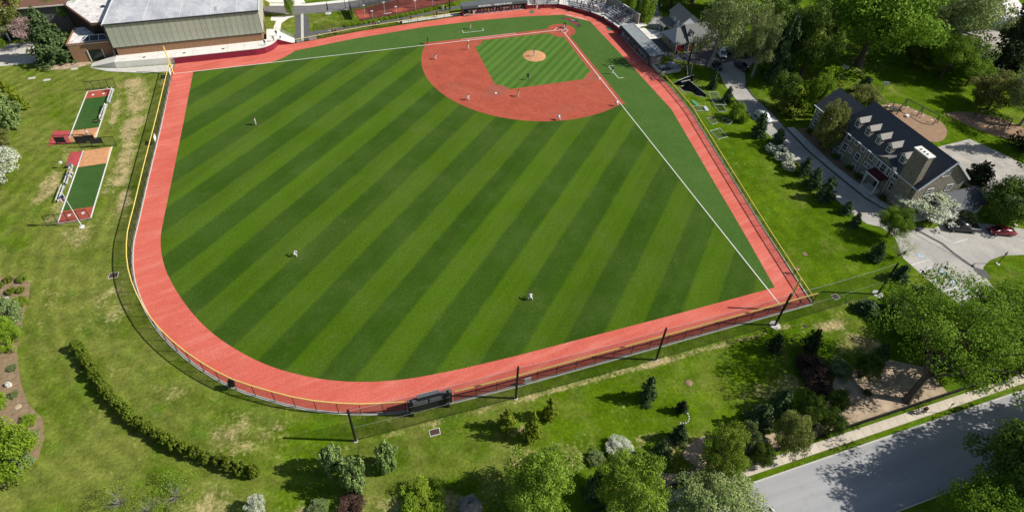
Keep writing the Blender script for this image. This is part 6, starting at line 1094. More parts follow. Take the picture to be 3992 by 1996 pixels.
for x, y, lb in ((38.6, -14.6, 'spindly metal rack behind the low fence, nearer the bin'), (36.6, -14.8, 'spindly metal rack behind the low fence, nearer the dugout')):
    mb = MB(); mb.tube([(x - .3, y, 0), (x - .3, y, .9), (x + .3, y, .9), (x + .3, y, 0)], .03); tag(mb.build('metal_rack', BLACK), lb, 'rack')
t = thing('park_bench', 'long low bench beside the path near the dugout', 'bench', (30.1, -17.3, 0)); MB().box(28.5, -17.05, .4, 31.8, -17.55, .47).build('seat', BRICK, t); [MB().box(x - .06, -17.1, 0, x + .06, -17.5, .4).build('leg', GRAPH, t) for x in (28.9, 30.15, 31.4)]
# court fences
fence('court_fence', 'thin black fence along the grassy bank below the practice court', [(66.8, -15.0), (57.4, -15.9), (50, -17.2), (42, -18.7), (34, -20.7), (26, -23.1)], 2.6, 1.2, BLACK, MESH_T, BLACK, .03, bottom=False)
fence('court_fence', 'tall thin mesh fence round the back of the practice court', [(55.6, -19), (56, -25.8), (51.7, -27), (38, -31.4), (22, -36)], 3.2, 3.0, BLACK, MESH_T, BLACK, .04, bottom=False)
t = thing('court_windscreen', 'dark screen cloth sagging on the end of the practice court', 'screen', (56, -22, 0)); MB().quad((55.75, -19.2, .1), (55.95, -25.5, .1), (55.95, -25.5, 2.4), (55.75, -19.2, 1.9)).build('cloth', GRAPH, t)
t = thing('batting_tunnel', 'dark net tunnel frame over the practice court', 'cage', (44, -25, 0)); mb = MB()
for x, y in ((52, -22), (45, -24), (38, -26)):
    for d in (0, -3.5): mb.cyl((x, y + d, 0), (x, y + d, 3.2), .04, None, 6)
    mb.bar((x, y, 3.2), (x, y - 3.5, 3.2), .05)
for d in (0, -3.5): mb.tube([(52, -22 + d, 3.2), (45, -24 + d, 3.2), (38, -26 + d, 3.2)], .03)
mb.build('frame', BLACK, t); MB().add([(52, -22, .1), (38, -26, .1), (38, -26, 3.2), (52, -22, 3.2), (52, -25.5, 3.2), (38, -29.5, 3.2)], [(0, 1, 2, 3), (3, 2, 5, 4)]).build('netting', MESH_T, t)
tag(MB().box(47, -31.5, 0, 33, -31.9, 3.0).build('court_wall', mat('pale_wall', (.5, .47, .4), .85)), 'pale wall closing the back of the practice court', 'wall')
t = thing('storage_shed', 'dark sided shed with cream edge at the end of the court', 'shed', (27, -30, 0)); MB().box(30, -26.4, 0, 24, -33, 2.6).build('wall', GRAPH, t); MB().box(30.2, -26.2, 2.61, 23.8, -33.2, 2.75).build('roof', CONC, t)
# ---------------- training frames on the lawn
GRN = mat('green_board', (.11, .34, .17), .8, (.09, .28, .14), 2); TUBE = mat('white_tube', (.62, .63, .63), .5)
def net_frame(lb, pts, hz, m=MESH_L, tube=TUBE):
    t = thing('net_frame', lb, 'net frame', (pts[0][0], pts[0][1], 0)); P3 = [(x, y, z) for (x, y), z in zip(pts, hz)]; mb = MB(); mb.tube(P3 + [P3[0]], .055); mb.build('frame', tube, t); mb = MB(); mb.poly(P3); mb.build('netting', m, t)
net_frame('large white framed net tilted by the narrow conifers', [(-22.9, 40.1), (-25.0, 40.7), (-24.4, 43.6), (-21.9, 43.4)], (.6, .6, .1, .1)); net_frame('net frame with a broken leg lying against the tilted one', [(-22.0, 42.9), (-24.6, 43.9), (-24.0, 46.2), (-21.4, 45.4)], (.2, .2, .5, .5), MESH)
net_frame('white framed net with a crossbar lying on the lawn', [(-21.3, 45.1), (-23.4, 45.5), (-23.1, 48.1), (-21.1, 47.9)], (.3, .3, .12, .12), MESH); net_frame('square grey net frame lying flat, lowest on the lawn', [(-16.8, 49.5), (-18.5, 49.4), (-18.4, 51.7), (-16.7, 51.9)], (.1, .1, .1, .1), MESH_L, GALV)
net_frame('largest grey net frame lying flat on the lawn below the others', [tuple(G(*q)[:2]) for q in ((2767, 513), (2805, 502), (2836, 535), (2799, 545))], (.1, .1, .1, .1), MESH_L, TUBE); net_frame('white barred net frame beside the green board', [(-16.3, 44.0), (-18.4, 44.8), (-18.5, 46.8), (-16.0, 46.1)], (.1, .1, .12, .12)); net_frame('small grey folded frame in the tree shadow', [(-20.4, 50.7), (-21.8, 52.4), (-20.5, 52.9), (-19.6, 51.5)], (.5, .4, .05, .05), MESH, GALV)
tag(MB().add([(-17.0, 41.9, .08), (-17.9, 41.9, .12), (-18.1, 44.0, .12), (-17.2, 44.3, .08), (-17.0, 41.9, .14), (-17.9, 41.9, .2), (-18.1, 44.0, .2), (-17.2, 44.3, .14)], [(4, 5, 6, 7), (0, 1, 5, 4), (1, 2, 6, 5), (2, 3, 7, 6), (3, 0, 4, 7)]).build('training_board', GRN), 'pale green board lying beside the low fence', 'board'); tag(MB().add([(-18.6, 44.9, .2), (-19.3, 45.2, .24), (-19.0, 47.0, .2), (-18.2, 46.8, .16), (-18.6, 44.9, .26), (-19.3, 45.2, .3), (-19.0, 47.0, .26), (-18.2, 46.8, .22)], [(4, 5, 6, 7), (0, 1, 5, 4), (1, 2, 6, 5), (2, 3, 7, 6), (3, 0, 4, 7)]).build('training_board', ALU), 'pale grey board resting on a white net frame', 'board')
t = thing('portable_batting_cage', 'black portable batting cage with white tubes tipped beside the annex', 'cage', (-19.5, 33.8, 0)); mb = MB()
mb.tube([(-16.8, 33.8, .1), (-18, 34.0, .9), (-20.5, 33.4, 1.1), (-22.9, 32.9, 1.1)], .07); mb.tube([(-18.6, 34.4, .6), (-21.4, 34.0, .6)], .08); mb.tube([(-21.2, 32.8, .9), (-20.6, 32.2, 3.9)], .07); mb.tube([(-22.2, 32.7, .9), (-22.2, 32.2, 3.7)], .07); mb.tube([(-18.0, 35.5, .1), (-20.2, 35.4, .1)], .07); mb.tube([(-20.2, 35.4, .1), (-23.3, 33.9, .3)], .05); mb.build('frame', TUBE, t)
MB().add([(-16.8, 33.9, .1), (-18, 34.1, .9), (-20.5, 33.5, 1.1), (-22.8, 33.0, 1.1), (-21.6, 34.6, .1), (-19, 35.2, .1), (-17.4, 35.0, .05)], [(0, 1, 5, 6), (1, 2, 4, 5), (2, 3, 4)]).build('netting', mat('black_netting', (.006, .007, .008), 1.0, spec=.02), t); MB().quad((-20.6, 32.2, 3.9), (-22.2, 32.2, 3.7), (-22.2, 32.7, 1), (-21.2, 32.8, 1)).build('net_panel', MESH_L, t)
t = thing('pitching_shell', 'curved black net shell lying open on the lawn', 'cage', (-19.5, 39.5, 0)); vs = []
for i in range(13):
    a = R(200 - i * 12); vs += [(-17.6 - 3.4 * i / 12 + .4 * math.sin(i), 36.2 + 5.4 * (i / 12) ** .8, .02), (-19.6 - 2.2 * i / 12, 36.0 + 5.0 * (i / 12) ** 1.2, 1.75 - 1.3 * (i / 12))]
MB().add(vs, [(2*i, 2*i+2, 2*i+3, 2*i+1) for i in range(12)]).build('netting', mat('black_netting', (.006, .007, .008), 1.0, spec=.02), t); mb = MB(); mb.tube([vs[2*i+1] for i in range(13)], .06); mb.build('frame', GALV, t); mb = MB(); mb.tube([vs[2*i] for i in range(13)], .05); mb.build('ground_tube', GALV, t); MB().box(-17.2, 35.8, 0.01, -17.3, 39.2, .05).build('base_tube', GALV, t)
# playground
WOODT = mat('dark_timber', (.05, .055, .045), .85, (.08, .085, .07), 3)
def swing(lb, a, b, h=2.4, nleg=3):
    a = Vector(a); b = Vector(b); t = thing('swing_frame', lb, 'swing set', (*((a + b) / 2), 0)); mb = MB(); mb.bar((*a, h), (*b, h), .16); mb.build('top_beam', WOODT, t); d = (b - a).normalized(); nrm = Vector((-d.y, d.x))
    for i in range(nleg):
        p = a + (b - a) * i / (nleg - 1)
        for s in (-1, 1): mb = MB(); mb.bar((*p, h), (*(p + nrm * s * 1.0), 0), .14); mb.build('leg', WOODT, t)
    for i in range(4):
        p = a + (b - a) * (i + .5) / 4; mb = MB(); mb.bar((*(p - d * .2), h), (*(p - d * .2), .6), .02); mb.bar((*(p + d * .2), h), (*(p + d * .2), .6), .02); mb.build('chain', GALV, t); MB().box(p.x - .22, p.y - .14, .55, p.x + .22, p.y + .14, .6).build('seat', RUBBER, t)
swing('timber swing frame with white seats on the large playground bed', (-66.5, 57.2), (-68.3, 65.0)); swing('smaller timber swing frame on the brown bed beside the patio', (-80.5, 64.8), (-84.5, 70.5), 2.2, 2)
t = thing('climbing_frame', 'dark timber climbing platform beside the slate roof', 'playset', (-61.5, 58.5, 0))
for x in (-60.6, -62.4):
    for y in (57.6, 59.4): MB().box(x - .08, y - .08, 0, x + .08, y + .08, 2.2).build('post', WOODT, t)
MB().box(-60.5, 57.5, 1.2, -62.5, 59.5, 1.3).build('platform', WOODT, t); MB().add([(-62.5, 57.9, 1.3), (-62.5, 58.7, 1.3), (-65.2, 58.7, .2), (-65.2, 57.9, .2)], [(0, 1, 2, 3)]).build('slide', GRAPH, t)
for x, y, r_, lb in ((-62.6, 56.4, 0, 'sunlit white toy table next to the timber platform'), (-64.2, 60.8, 0, 'white toy table under the middle of the swing frame')): tag(MB().cyl((x, y, .38), (x, y, .44), .45, None, 14).cyl((x, y, .02), (x, y, .38), .09, .07, 8).cyl((x, y, 0), (x, y, .03), .28, None, 12).build('toy_table', RUBBER), lb, 'toy')
def hoop(x, y, rz, lb): 
    t = thing('basketball_hoop', lb, 'hoop', (x, y, 0), rz); mb = MB(); mb.cyl((0, 0, 0), (0, 0, 2.9), .07, None, 8); mb.bar((0, 0, 2.7), (.5, 0, 3.0), .07); mb.build('post', GRAPH2, t, world=False); MB().box(.5, -.75, 2.6, .56, .75, 3.5).build('backboard', WFR, t, world=False)
    q = arc(.85, 0, .23, 0, 360, 12); mb = MB(); mb.tube([(a, b, 2.85) for a, b in q], .015, 4); mb.build('rim', mat('orange_rim', (.6, .1, .03), .5), t, world=False)
a = G(3283, 300); hoop(a[0], a[1], R(20), 'white basketball hoop at the top corner of the play lawn'); a = G(3432, 363); hoop(a[0], a[1], R(60), 'white and red basketball hoop in the middle of the play lawn')
for i, (x, y) in enumerate(((-50.6, 79.5), (-50.8, 74), (-50.5, 68))): tag(MB().add([(x, y - .8, 0), (x - 1.8, y - .8, 0), (x - 1.8, y + .8, 0), (x, y + .8, 0), (x, y - .8, 1.9), (x - 1.8, y - .8, .5), (x - 1.8, y + .8, .5), (x, y + .8, 1.9)], [(4, 5, 6, 7), (0, 1, 5, 4), (1, 2, 6, 5), (2, 3, 7, 6), (3, 0, 4, 7)]).build('bulkhead', CONC), ['grey cellar bulkhead behind the slate roof, nearest the patio', 'grey cellar bulkhead behind the middle of the slate roof', 'grey cellar bulkhead behind the slate roof, nearest the playground'][i], 'bulkhead')
# ------------------------------------------------------------------ people
SKIN = mat('skin', (.46, .26, .17), .6); HAIR = mat('dark_hair', (.03, .02, .015), .7); SHOE = mat('dark_shoe', (.02, .02, .022), .6)
_cl = {}
def cloth(c):
    if c not in _cl: _cl[c] = mat('cloth_%d' % len(_cl), c, .85, None, 9, 3)
    return _cl[c]
WHT = (.86, .86, .88); YLW = (.72, .50, .03); MRN = (.20, .02, .035); BLK = (.015, .015, .018); NVY = (.03, .04, .13); GRY = (.30, .30, .31); RED_ = (.45, .04, .04); BLU = (.12, .20, .42); LBL = (.35, .48, .62); PUR = (.16, .07, .30); ORG = (.75, .33, .04); GRN_ = (.05, .15, .07); TAN = (.45, .36, .24)
# skeleton builder: facing +Y, feet at z = 0; joints given per pose, limbs tagged by clothing region (0 skin 1 shirt 2 trousers 3 shoe 4 hair)
def body(pose):
    V = []; E = []; T = []; Rd = []
    def j(p, r): V.append(Vector(p)); Rd.append(r); return len(V) - 1
    def e(a, b, t): E.append((a, b)); T.append(t)
    hz, hy, lean = pose['hip'], pose.get('hy', 0.0), pose.get('lean', 0.0)
    up = Vector((0, math.sin(lean), math.cos(lean))); fw = Vector((0, math.cos(lean), -math.sin(lean))); P0 = Vector((0, hy, hz))
    pel = j(P0, (.15, .12)); bel = j(P0 + up * .18, (.145, .115)); che = j(P0 + up * .38, (.175, .125)); nk = j(P0 + up * .52, (.075, .07)); hdd = Vector((0, math.sin(lean * .35), math.cos(lean * .35)))
    n2 = V[nk] + hdd * .07; hd = j(n2 + hdd * .06 + Vector((0, .015, 0)), (.085, .095)); tp = j(n2 + hdd * .17, (.08, .09)); ns = j(n2 + hdd * .09 + Vector((0, .12, 0)), (.018, .02))
    e(pel, bel, 2); e(bel, che, 1); e(che, nk, 1); e(nk, hd, 0); e(hd, tp, 4); e(hd, ns, 0)
    for s, (el, wr), (kn, an) in ((-1, pose['armL'], pose['legL']), (1, pose['armR'], pose['legR'])):
        sh = j(P0 + up * .46 + Vector((s * .2, 0, 0)), (.07, .07)); eb = j(el, (.048, .048)); wt = j(wr, (.034, .034)); e(che, sh, 1); e(sh, eb, 1); e(eb, wt, 0 if pose.get('short', 1) else 1)
        dv = (V[wt] - V[eb]).normalized(); sd_ = dv.cross(Vector((0, 0, 1))); sd_ = sd_.normalized() if sd_.length > .1 else Vector((1, 0, 0)); pm = j(V[wt] + dv * .07, (.036, .022)); e(wt, pm, 0)
        for q, L_ in ((-.03, .06), (-.01, .075), (.01, .078), (.03, .068)):
            f1_ = j(V[pm] + dv * .045 + sd_ * q, (.0095, .0095)); f2_ = j(V[f1_] + dv * L_ * .6 + Vector((0, .012, -.012)), (.008, .008)); e(pm, f1_, 0); e(f1_, f2_, 0)
        th = j(V[wt] + dv * .045 - sd_ * .05 * s, (.011, .011)); e(wt, th, 0)
        hp_ = j(P0 + Vector((s * .1, 0, -.04)), (.1, .1)); k_ = j(kn, (.066, .066)); a_ = j(an, (.045, .045)); e(pel, hp_, 2); e(hp_, k_, 2); e(k_, a_, 2)
        fo = Vector(pose.get('foot', (0, 1, 0))); t1 = j(V[a_] + Vector((0, 0, -.055)) + fo * .15, (.038, .03)); e(a_, t1, 3)
    me = bpy.data.meshes.new('body'); me.from_pydata(V, E, []); o = bpy.data.objects.new('body', me); COL.objects.link(o); md = o.modifiers.new('Skin', 'SKIN'); md.use_smooth_shade = True
    sv = me.skin_vertices[0].data
    for i, r in enumerate(Rd): sv[i].radius = r; sv[i].use_root = (i == pel)
    sb = o.modifiers.new('Sub', 'SUBSURF'); sb.levels = 1; sb.render_levels = 1; dg = bpy.context.evaluated_depsgraph_get(); out = bpy.data.meshes.new_from_object(o.evaluated_get(dg)); bpy.data.objects.remove(o); bpy.data.meshes.remove(me)
    A = np.array([V[a] for a, b in E]); B = np.array([V[b] for a, b in E]); D = B - A; D2 = (D ** 2).sum(1) + 1e-9; TT = np.array(T); RA = np.array([min(max(Rd[a]), max(Rd[b])) for a, b in E]); idx = []
    for p in out.polygons:
        c = np.array(p.center); t = np.clip(((c - A) * D).sum(1) / D2, 0, 1); ds = np.linalg.norm(A + t[:, None] * D - c, axis=1) - RA; k = int(TT[np.argmin(ds)])
        if k == 4 or (k == 0 and np.linalg.norm(c - np.array(V[hd])) < .16): k = 4 if (c[2] > V[hd].z + .06 or c[1] < V[hd].y - .03) else 0
        idx.append(k)
    out.materials.clear()
    for m_ in (SKIN, SKIN, SKIN, SHOE, HAIR): out.materials.append(m_)
    out.polygons.foreach_set('material_index', idx); out.polygons.foreach_set('use_smooth', [True] * len(out.polygons)); out.update(); return out, tuple(n2 + hdd * .1), hdd
leg = lambda s, kx, ky, kz, ax, ay, az=.09: ((s * kx, ky, kz), (s * ax, ay, az))
POSES = {
 'stand': dict(hip=.93, armL=((-.27, -.03, 1.13), (-.29, .06, .88)), armR=((.27, -.03, 1.13), (.29, .06, .88)), legL=leg(-1, .12, .03, .5, .13, 0), legR=leg(1, .12, .03, .5, .13, 0)),
 'walk': dict(hip=.92, lean=.08, armL=((-.27, .1, 1.13), (-.26, .28, .98)), armR=((.27, -.12, 1.13), (.28, -.2, .9)), legL=leg(-1, .11, -.06, .5, .11, -.32, .13), legR=leg(1, .11, .2, .54, .11, .28)),
 'ready': dict(hip=.78, hy=-.15, lean=.75, armL=((-.3, .2, .88), (-.2, .32, .62)), armR=((.3, .2, .88), (.2, .32, .62)), legL=leg(-1, .25, .12, .44, .3, -.02), legR=leg(1, .25, .12, .44, .3, -.02)),
 'hands': dict(hip=.92, armL=((-.3, .08, 1.16), (-.06, .26, 1.22)), armR=((.3, .08, 1.16), (.06, .26, 1.2)), legL=leg(-1, .12, .02, .5, .12, -.02), legR=leg(1, .13, .05, .5, .16, .06)),
 'bat': dict(hip=.86, lean=.2, armL=((-.3, .2, 1.2), (-.12, .26, 1.36)), armR=((.34, .05, 1.26), (-.02, .22, 1.4)), legL=leg(-1, .26, .08, .48, .34, 0), legR=leg(1, .24, .06, .48, .32, -.02)),
 'squat': dict(hip=.36, hy=-.1, lean=.4, armL=((-.3, .15, .58), (-.16, .4, .62)), armR=((.3, .1, .55), (.14, .3, .45)), legL=leg(-1, .3, .28, .44, .26, .0), legR=leg(1, .3, .28, .44, .26, .0)),
 'sit': dict(hip=.12, lean=.18, armL=((-.27, .06, .36), (-.16, .3, .2)), armR=((.27, .06, .36), (.16, .3, .2)), legL=leg(-1, .13, .42, .1, .13, .44, -.34), legR=leg(1, .14, .42, .1, .16, .46, -.34)),
 'lean': dict(hip=.9, hy=-.1, lean=.45, armL=((-.28, .3, 1.16), (-.16, .46, 1.1)), armR=((.28, .3, 1.16), (.16, .46, 1.1)), legL=leg(-1, .12, -.02, .5, .12, -.1), legR=leg(1, .13, .02, .5, .16, -.02)),
 'point': dict(hip=.93, armL=((-.27, -.03, 1.13), (-.29, .06, .88)), armR=((.3, .2, 1.38), (.2, .4, 1.56)), legL=leg(-1, .14, .03, .5, .17, 0), legR=leg(1, .14, .03, .5, .17, 0)),
 'stride': dict(hip=.84, lean=.2, armL=((-.3, .16, 1.06), (-.28, .34, .9)), armR=((.3, -.1, 1.08), (.34, -.1, .84)), legL=leg(-1, .2, .12, .46, .42, .1), legR=leg(1, .22, -.04, .46, .4, -.2, .1)),
}
BODIES = {}
capm = MB(); capm.sphere((0, 0, 0), .115, 10, 4, .95, True); capm.add([(-.085, .08, .01), (.085, .08, .01), (.07, .2, -.01), (-.07, .2, -.01), (-.085, .08, .025), (.085, .08, .025), (.07, .2, .005), (-.07, .2, .005)], [(4, 5, 6, 7), (3, 2, 1, 0), (0, 1, 5, 4), (1, 2, 6, 5), (2, 3, 7, 6), (3, 0, 4, 7)]); CAPM = capm.mesh('cap', SKIN, smooth=True)
glv = MB(); glv.sphere((0, .02, 0), .12, 8, 5, .6); GLOVE = glv.mesh('glove', mat('leather_glove', (.13, .06, .03), .7), smooth=True)
batm = MB(); batm.cyl((0, 0, 0), (0, 0, .35), .017, .015, 8); batm.cyl((0, 0, .35), (0, 0, .85), .018, .034, 8); BATM = batm.mesh('bat', mat('dark_bat', (.02, .02, .022), .3), smooth=True)
def person(x, y, z, face, pose, shirt, legs, label, cap=None, group=None, glove=False, s=1.0, name='person', bat=False, hair=None, skin=None):
    if pose not in BODIES: BODIES[pose] = body(POSES[pose])
    me, hp_, hdd = BODIES[pose]; o = bpy.data.objects.new(name, me); COL.objects.link(o); o.location = (x, y, z); o.rotation_euler = (0, 0, face - math.pi / 2); o.scale = (s, s, s); tag(o, label, 'person', group)
    for i, m_ in enumerate((SKIN, cloth(shirt), cloth(legs), SHOE, HAIR)): o.material_slots[i].link = 'OBJECT'; o.material_slots[i].material = m_
    if cap: c = child('cap', CAPM, o, hp_); c.rotation_euler = (-math.atan2(hdd.y, hdd.z), 0, 0); c.material_slots[0].link = 'OBJECT'; c.material_slots[0].material = cloth(cap)
    if glove: w_ = POSES[pose]['armL'][1]; child('glove', GLOVE, o, (w_[0], w_[1] + .05, w_[2] - .05))
    if bat: w_ = POSES[pose]['armL'][1]; b = child('bat', BATM, o, (w_[0] + .05, w_[1], w_[2])); b.rotation_euler = (-.5, .35, 0)
    return o
def P(px, py): q = G(px, py); return q[0], q[1]
def to(x, y, tx, ty): return math.atan2(ty - y, tx - x)
HOME = (0, 0)
def fielder(px, py, pose, lb, shirt=WHT, legs=WHT, cap=MRN, aim=HOME, glove=True, s=1.15, **k): x, y = P(px, py); return person(x, y, .02, to(x, y, *aim), pose, shirt, legs, lb, cap, glove=glove, s=s, **k)
x, y = P(2081.5, 224); person(x, y, .2, to(x, y, 0, 0), 'hands', WHT, WHT, 'pitcher in white standing on the tan mound', MRN, glove=True, s=1.15)
fielder(1697, 233, 'ready', 'first baseman in white waiting on the red clay near the umpire'); fielder(1823.5, 392, 'ready', 'second baseman in white at the outer edge of the clay'); fielder(2178, 470, 'ready', 'shortstop in white crouching at the rim of the clay'); fielder(2404, 415, 'ready', 'third baseman in white standing across the chalk line')
fielder(998, 488, 'stand', 'outfielder in white on the striped turf nearest the bullpens'); fielder(1152, 1000, 'ready', 'outfielder in white with red cap in the middle of deep turf'); fielder(2067, 1169, 'ready', 'outfielder in white with maroon cap nearest the straight fence')
fielder(1823, 194, 'stride', 'base runner in yellow jersey leading off first base', YLW, WHT, BLK, (27, 27), False); fielder(2020, 377, 'stride', 'base runner in yellow jersey leading off second base', YLW, WHT, BLK, (0, 27), False); fielder(1834, 115.5, 'point', 'coach in yellow jersey inside the first base coaching box', YLW, WHT, BLK, HOME, False); fielder(2386, 290, 'stand', 'coach in dark jacket and white trousers by the third base coaching box', BLK, WHT, BLK, HOME, False)
fielder(2092, 41.5, 'stand', 'batter on deck in yellow jersey beside the green mat', YLW, WHT, BLK, HOME, False)
x, y = 1.35, -.9; person(-.55, 1.1, .04, to(-.55, 1.1, 8, 8) + .9, 'bat', YLW, WHT, 'batter in yellow jersey swinging at home plate', BLK, s=1.15, bat=True); person(-.75, -.75, .04, R(45), 'squat', WHT, WHT, 'catcher in white crouching behind home plate', MRN, glove=True, s=1.15); person(-1.35, -1.15, .04, R(45), 'ready', BLK, GRY, 'plate umpire in black leaning over the catcher', BLK, s=1.15)
fielder(1667.5, 172, 'stand', 'umpire in black on the turf beside the first base line', BLK, BLK, BLK, HOME, False); fielder(2057, 313, 'stride', 'umpire in black striding on the infield grass', BLK, (.06, .06, .065), BLK, HOME, False)
# bullpens
person(113.7, 4.6, .02, R(95), 'squat', WHT, MRN, 'bullpen catcher in white crouching by the practice plates', MRN, glove=True)
for i, (yy, c) in enumerate(((11.9, (WHT, 'white')), (12.9, (LBL, 'pale blue')))): person(112.75, yy, .5, R(5 + i * 170 if False else 5), 'sit', c[0], WHT, 'player in ' + c[1] + ' seated on the bench of the upper bullpen', MRN)
person(113.0, 16.9, .0, R(200), 'lean', WHT, WHT, 'player in white bending over the lower bench end', MRN); person(113.6, 17.4, 0, R(60), 'squat', GRN_, BLK, 'person in dark green squatting beside the lower bench', BLK)
person(114.4, 22.6, .2, R(-95), 'stride', WHT, WHT, 'bullpen pitcher in white on the upper bullpen mound', MRN, glove=True)
person(115.1, 35.2, .5, R(175), 'sit', ORG, WHT, 'player in orange seated on the flagpole bullpen bench', BLK); person(115.15, 36.3, .5, R(175), 'sit', BLU, WHT, 'player in blue seated next to the one in orange', NVY)
# along the pale yellow rail
for px, py, sh, lg, pose, lb in ((1287, 140, WHT, NVY, 'lean', 'onlooker in white leaning on the pale rail, nearest the ramp'), (1300, 138.5, GRY, BLK, 'stand', 'onlooker in grey at the pale rail between two others'), (1310, 138, RED_, BLK, 'stand', 'onlooker in red shirt at the pale rail'), (1328, 135, RED_, NVY, 'walk', 'person in red walking along the path by the pale rail'), (1246, 148, WHT, BLK, 'squat', 'person crouching behind the pale rail near the gate strip'),
    (1456, 109, RED_, BLK, 'lean', 'onlooker in pink-red leaning on the rail below the court'), (1466, 109, GRY, BLK, 'stand', 'onlooker in grey in the trio below the court'), (1478, 106, WHT, BLK, 'stand', 'onlooker in white at the end of the trio below the court'), (1603, 85, RED_, MRN, 'stand', 'person in maroon standing behind the rail next to the bin'), (1694, 71.5, TAN, MRN, 'stand', 'person in tan at the white path slab, left of a pair'), (1703.5, 69.5, MRN, BLK, 'stand', 'person in dark maroon at the white path slab, right of a pair'), (1728, 45, WHT, WHT, 'stand', 'person all in white beside the thick black pole'), (1737.5, 46.5, BLK, BLK, 'stand', 'person all in black beside the thick black pole')):
    x, y = P(px, py - 1); person(x, y - .25, .01, R(80) if pose != 'walk' else R(190), pose, sh, lg, lb, s=1.04)
for px, py, sh, lg, pose, z, lb in ((1034, 178, PUR, NVY, 'walk', 1.7, 'person in purple walking on the gym terrace'), (1068, 162, MRN, BLK, 'lean', 1.7, 'person in maroon leaning over the terrace wall'), (1079, 141, BLK, NVY, 'stand', 1.7, 'person in dark clothes at the top of the ramp'), (1094, 150, BLU, WHT, 'sit', 1.55, 'person in blue sitting at the head of the ramp')):
    q = G(px, py, z); person(q[0], q[1], z, R(70), pose, sh, lg, lb)
x, y = P(3089, 1067); person(-6.6, 94.9, .01, R(170), 'lean', WHT, BLK, 'person in white shirt leaning on the low fence by the foul pole', RED_)
x, y = P(3590, 1612); person(-7.5, 121.9, .12, R(5), 'walk', BLK, GRY, 'person walking on the roadside pavement with a maroon backpack'); bp = [o for o in bpy.data.objects if o.name.startswith('person')][-1]
walker = [o for o in bpy.data.objects if o.get('label', '').startswith('person walking on the roadside')][0]; mb = MB(); mb.box(-.2, -.34, 1.05, .2, -.14, 1.5); child('backpack', mb.mesh('backpack', cloth(MRN)), walker)
# dugout crews
rg = random.Random(5)
DUGL = {}
for i in range(17):
    xx = 23.0 - i * .95; col, nm = rg.choice([(YLW, 'yellow'), (YLW, 'yellow'), (YLW, 'yellow'), (MRN, 'maroon'), (WHT, 'white')]); person(xx, -14.98 + rg.uniform(-.2, .03), .08, R(90 + rg.uniform(-25, 25)), rg.choice(['lean', 'lean', 'stand', 'hands']), col, WHT if rg.random() < .5 else GRY, 'player in %s, %s along the red rail from the open end of the lettered dugout' % (nm, ORD[i]), rg.choice([MRN, BLK]), 'players in the lettered dugout')
for xx, c_, nm in ((24.1, YLW, 'yellow'), (23.3, ORG, 'orange'), (21.9, WHT, 'white')): person(xx, -14.4, .02, R(95), 'squat' if nm != 'white' else 'stand', c_, WHT, 'player in %s at the open end of the lettered dugout' % nm, BLK)
for i in range(17):
    yy = 7.4 + i * .97; col, nm = rg.choice([(MRN, 'maroon'), (MRN, 'maroon'), (WHT, 'white'), (BLU, 'blue')]); person(-15.2 + rg.uniform(-.2, .05), yy, .08, R(rg.uniform(-20, 20)), rg.choice(['lean', 'lean', 'stand', 'hands']), col, WHT if rg.random() < .5 else GRY, 'player in %s, %s along the shaded dugout rail from the backstop end' % (nm, ORD[i]), MRN, 'players in the shaded dugout')
# spectators on the bleachers
NMC = {'red': RED_, 'white': WHT, 'navy': NVY, 'grey': GRY, 'blue': BLU, 'black': BLK, 'tan': TAN, 'maroon': MRN, 'purple': PUR}
NUMW = ['one', 'two', 'three', 'four', 'five', 'six', 'seven', 'eight', 'nine', 'ten', 'eleven', 'twelve', 'thirteen', 'fourteen']
def crowd(spots, n_, nm, seed):
    rg = random.Random(seed); used = set()
    while len(used) < n_:
        r = rg.randrange(len(spots)); k = rg.randrange(14)
        if (r, k) in used: continue
        used.add((r, k)); a, d, L, f = spots[r]; p = a + d * (L * (k + .5) / 14); cn = rg.choice(list(NMC)); person(p.x, p.y, p.z, math.atan2(f.y, f.x) + rg.uniform(-.3, .3), 'sit', NMC[cn], NMC[rg.choice(['navy', 'black', 'tan', 'grey'])], 'spectator in %s, seat %s on row %s of the %s' % (cn, NUMW[k], NUMW[r], nm), rg.choice([None, None, MRN, NVY, WHT]), 'spectators on the ' + nm)
crowd(B1, 16, 'bleacher by the lettered dugout', 1); crowd(B2, 20, 'middle bleacher', 2); crowd(B3, 19, 'bleacher against the concrete wall', 3)
for px, py, sh, lb in ((2318, 34, LBL, 'person in pale blue sitting on the concourse before the middle bleacher'), (2334, 38, WHT, 'person in white sitting on the concourse beside the one in pale blue'), (2347, 40, RED_, 'person in red sitting on the concourse before the middle bleacher'), (2263, 24, BLK, 'person in black sitting on the front step of the middle bleacher')): q = G(px, py + 6, 1.15); person(q[0], q[1], 1.2, R(55), 'sit', sh, GRY, lb)
q = G(2363, 42, .8); person(q[0], q[1], .81, R(30), 'stand', PUR, NVY, 'person in purple standing between two bleachers')
for px, py, lb in ((2118, 20.5, 'left'), (2177, 19.5, 'right')): pass
# camera boxes on the backstop
for i, (px, py) in enumerate(((2118, 19), (2176, 18), (2233, 27), (2302, 46), (2353, 66), (2388, 91))): q = G(px, py, 1.5); tag(MB().box(q[0] - .22, q[1] - .22, .82, q[0] + .22, q[1] + .22, 1.5).build('speaker_box', BLACK), 'small black box on the concourse kerb, number %s from the lettered dugout' % ['one', 'two', 'three', 'four', 'five', 'six'][i], 'box')
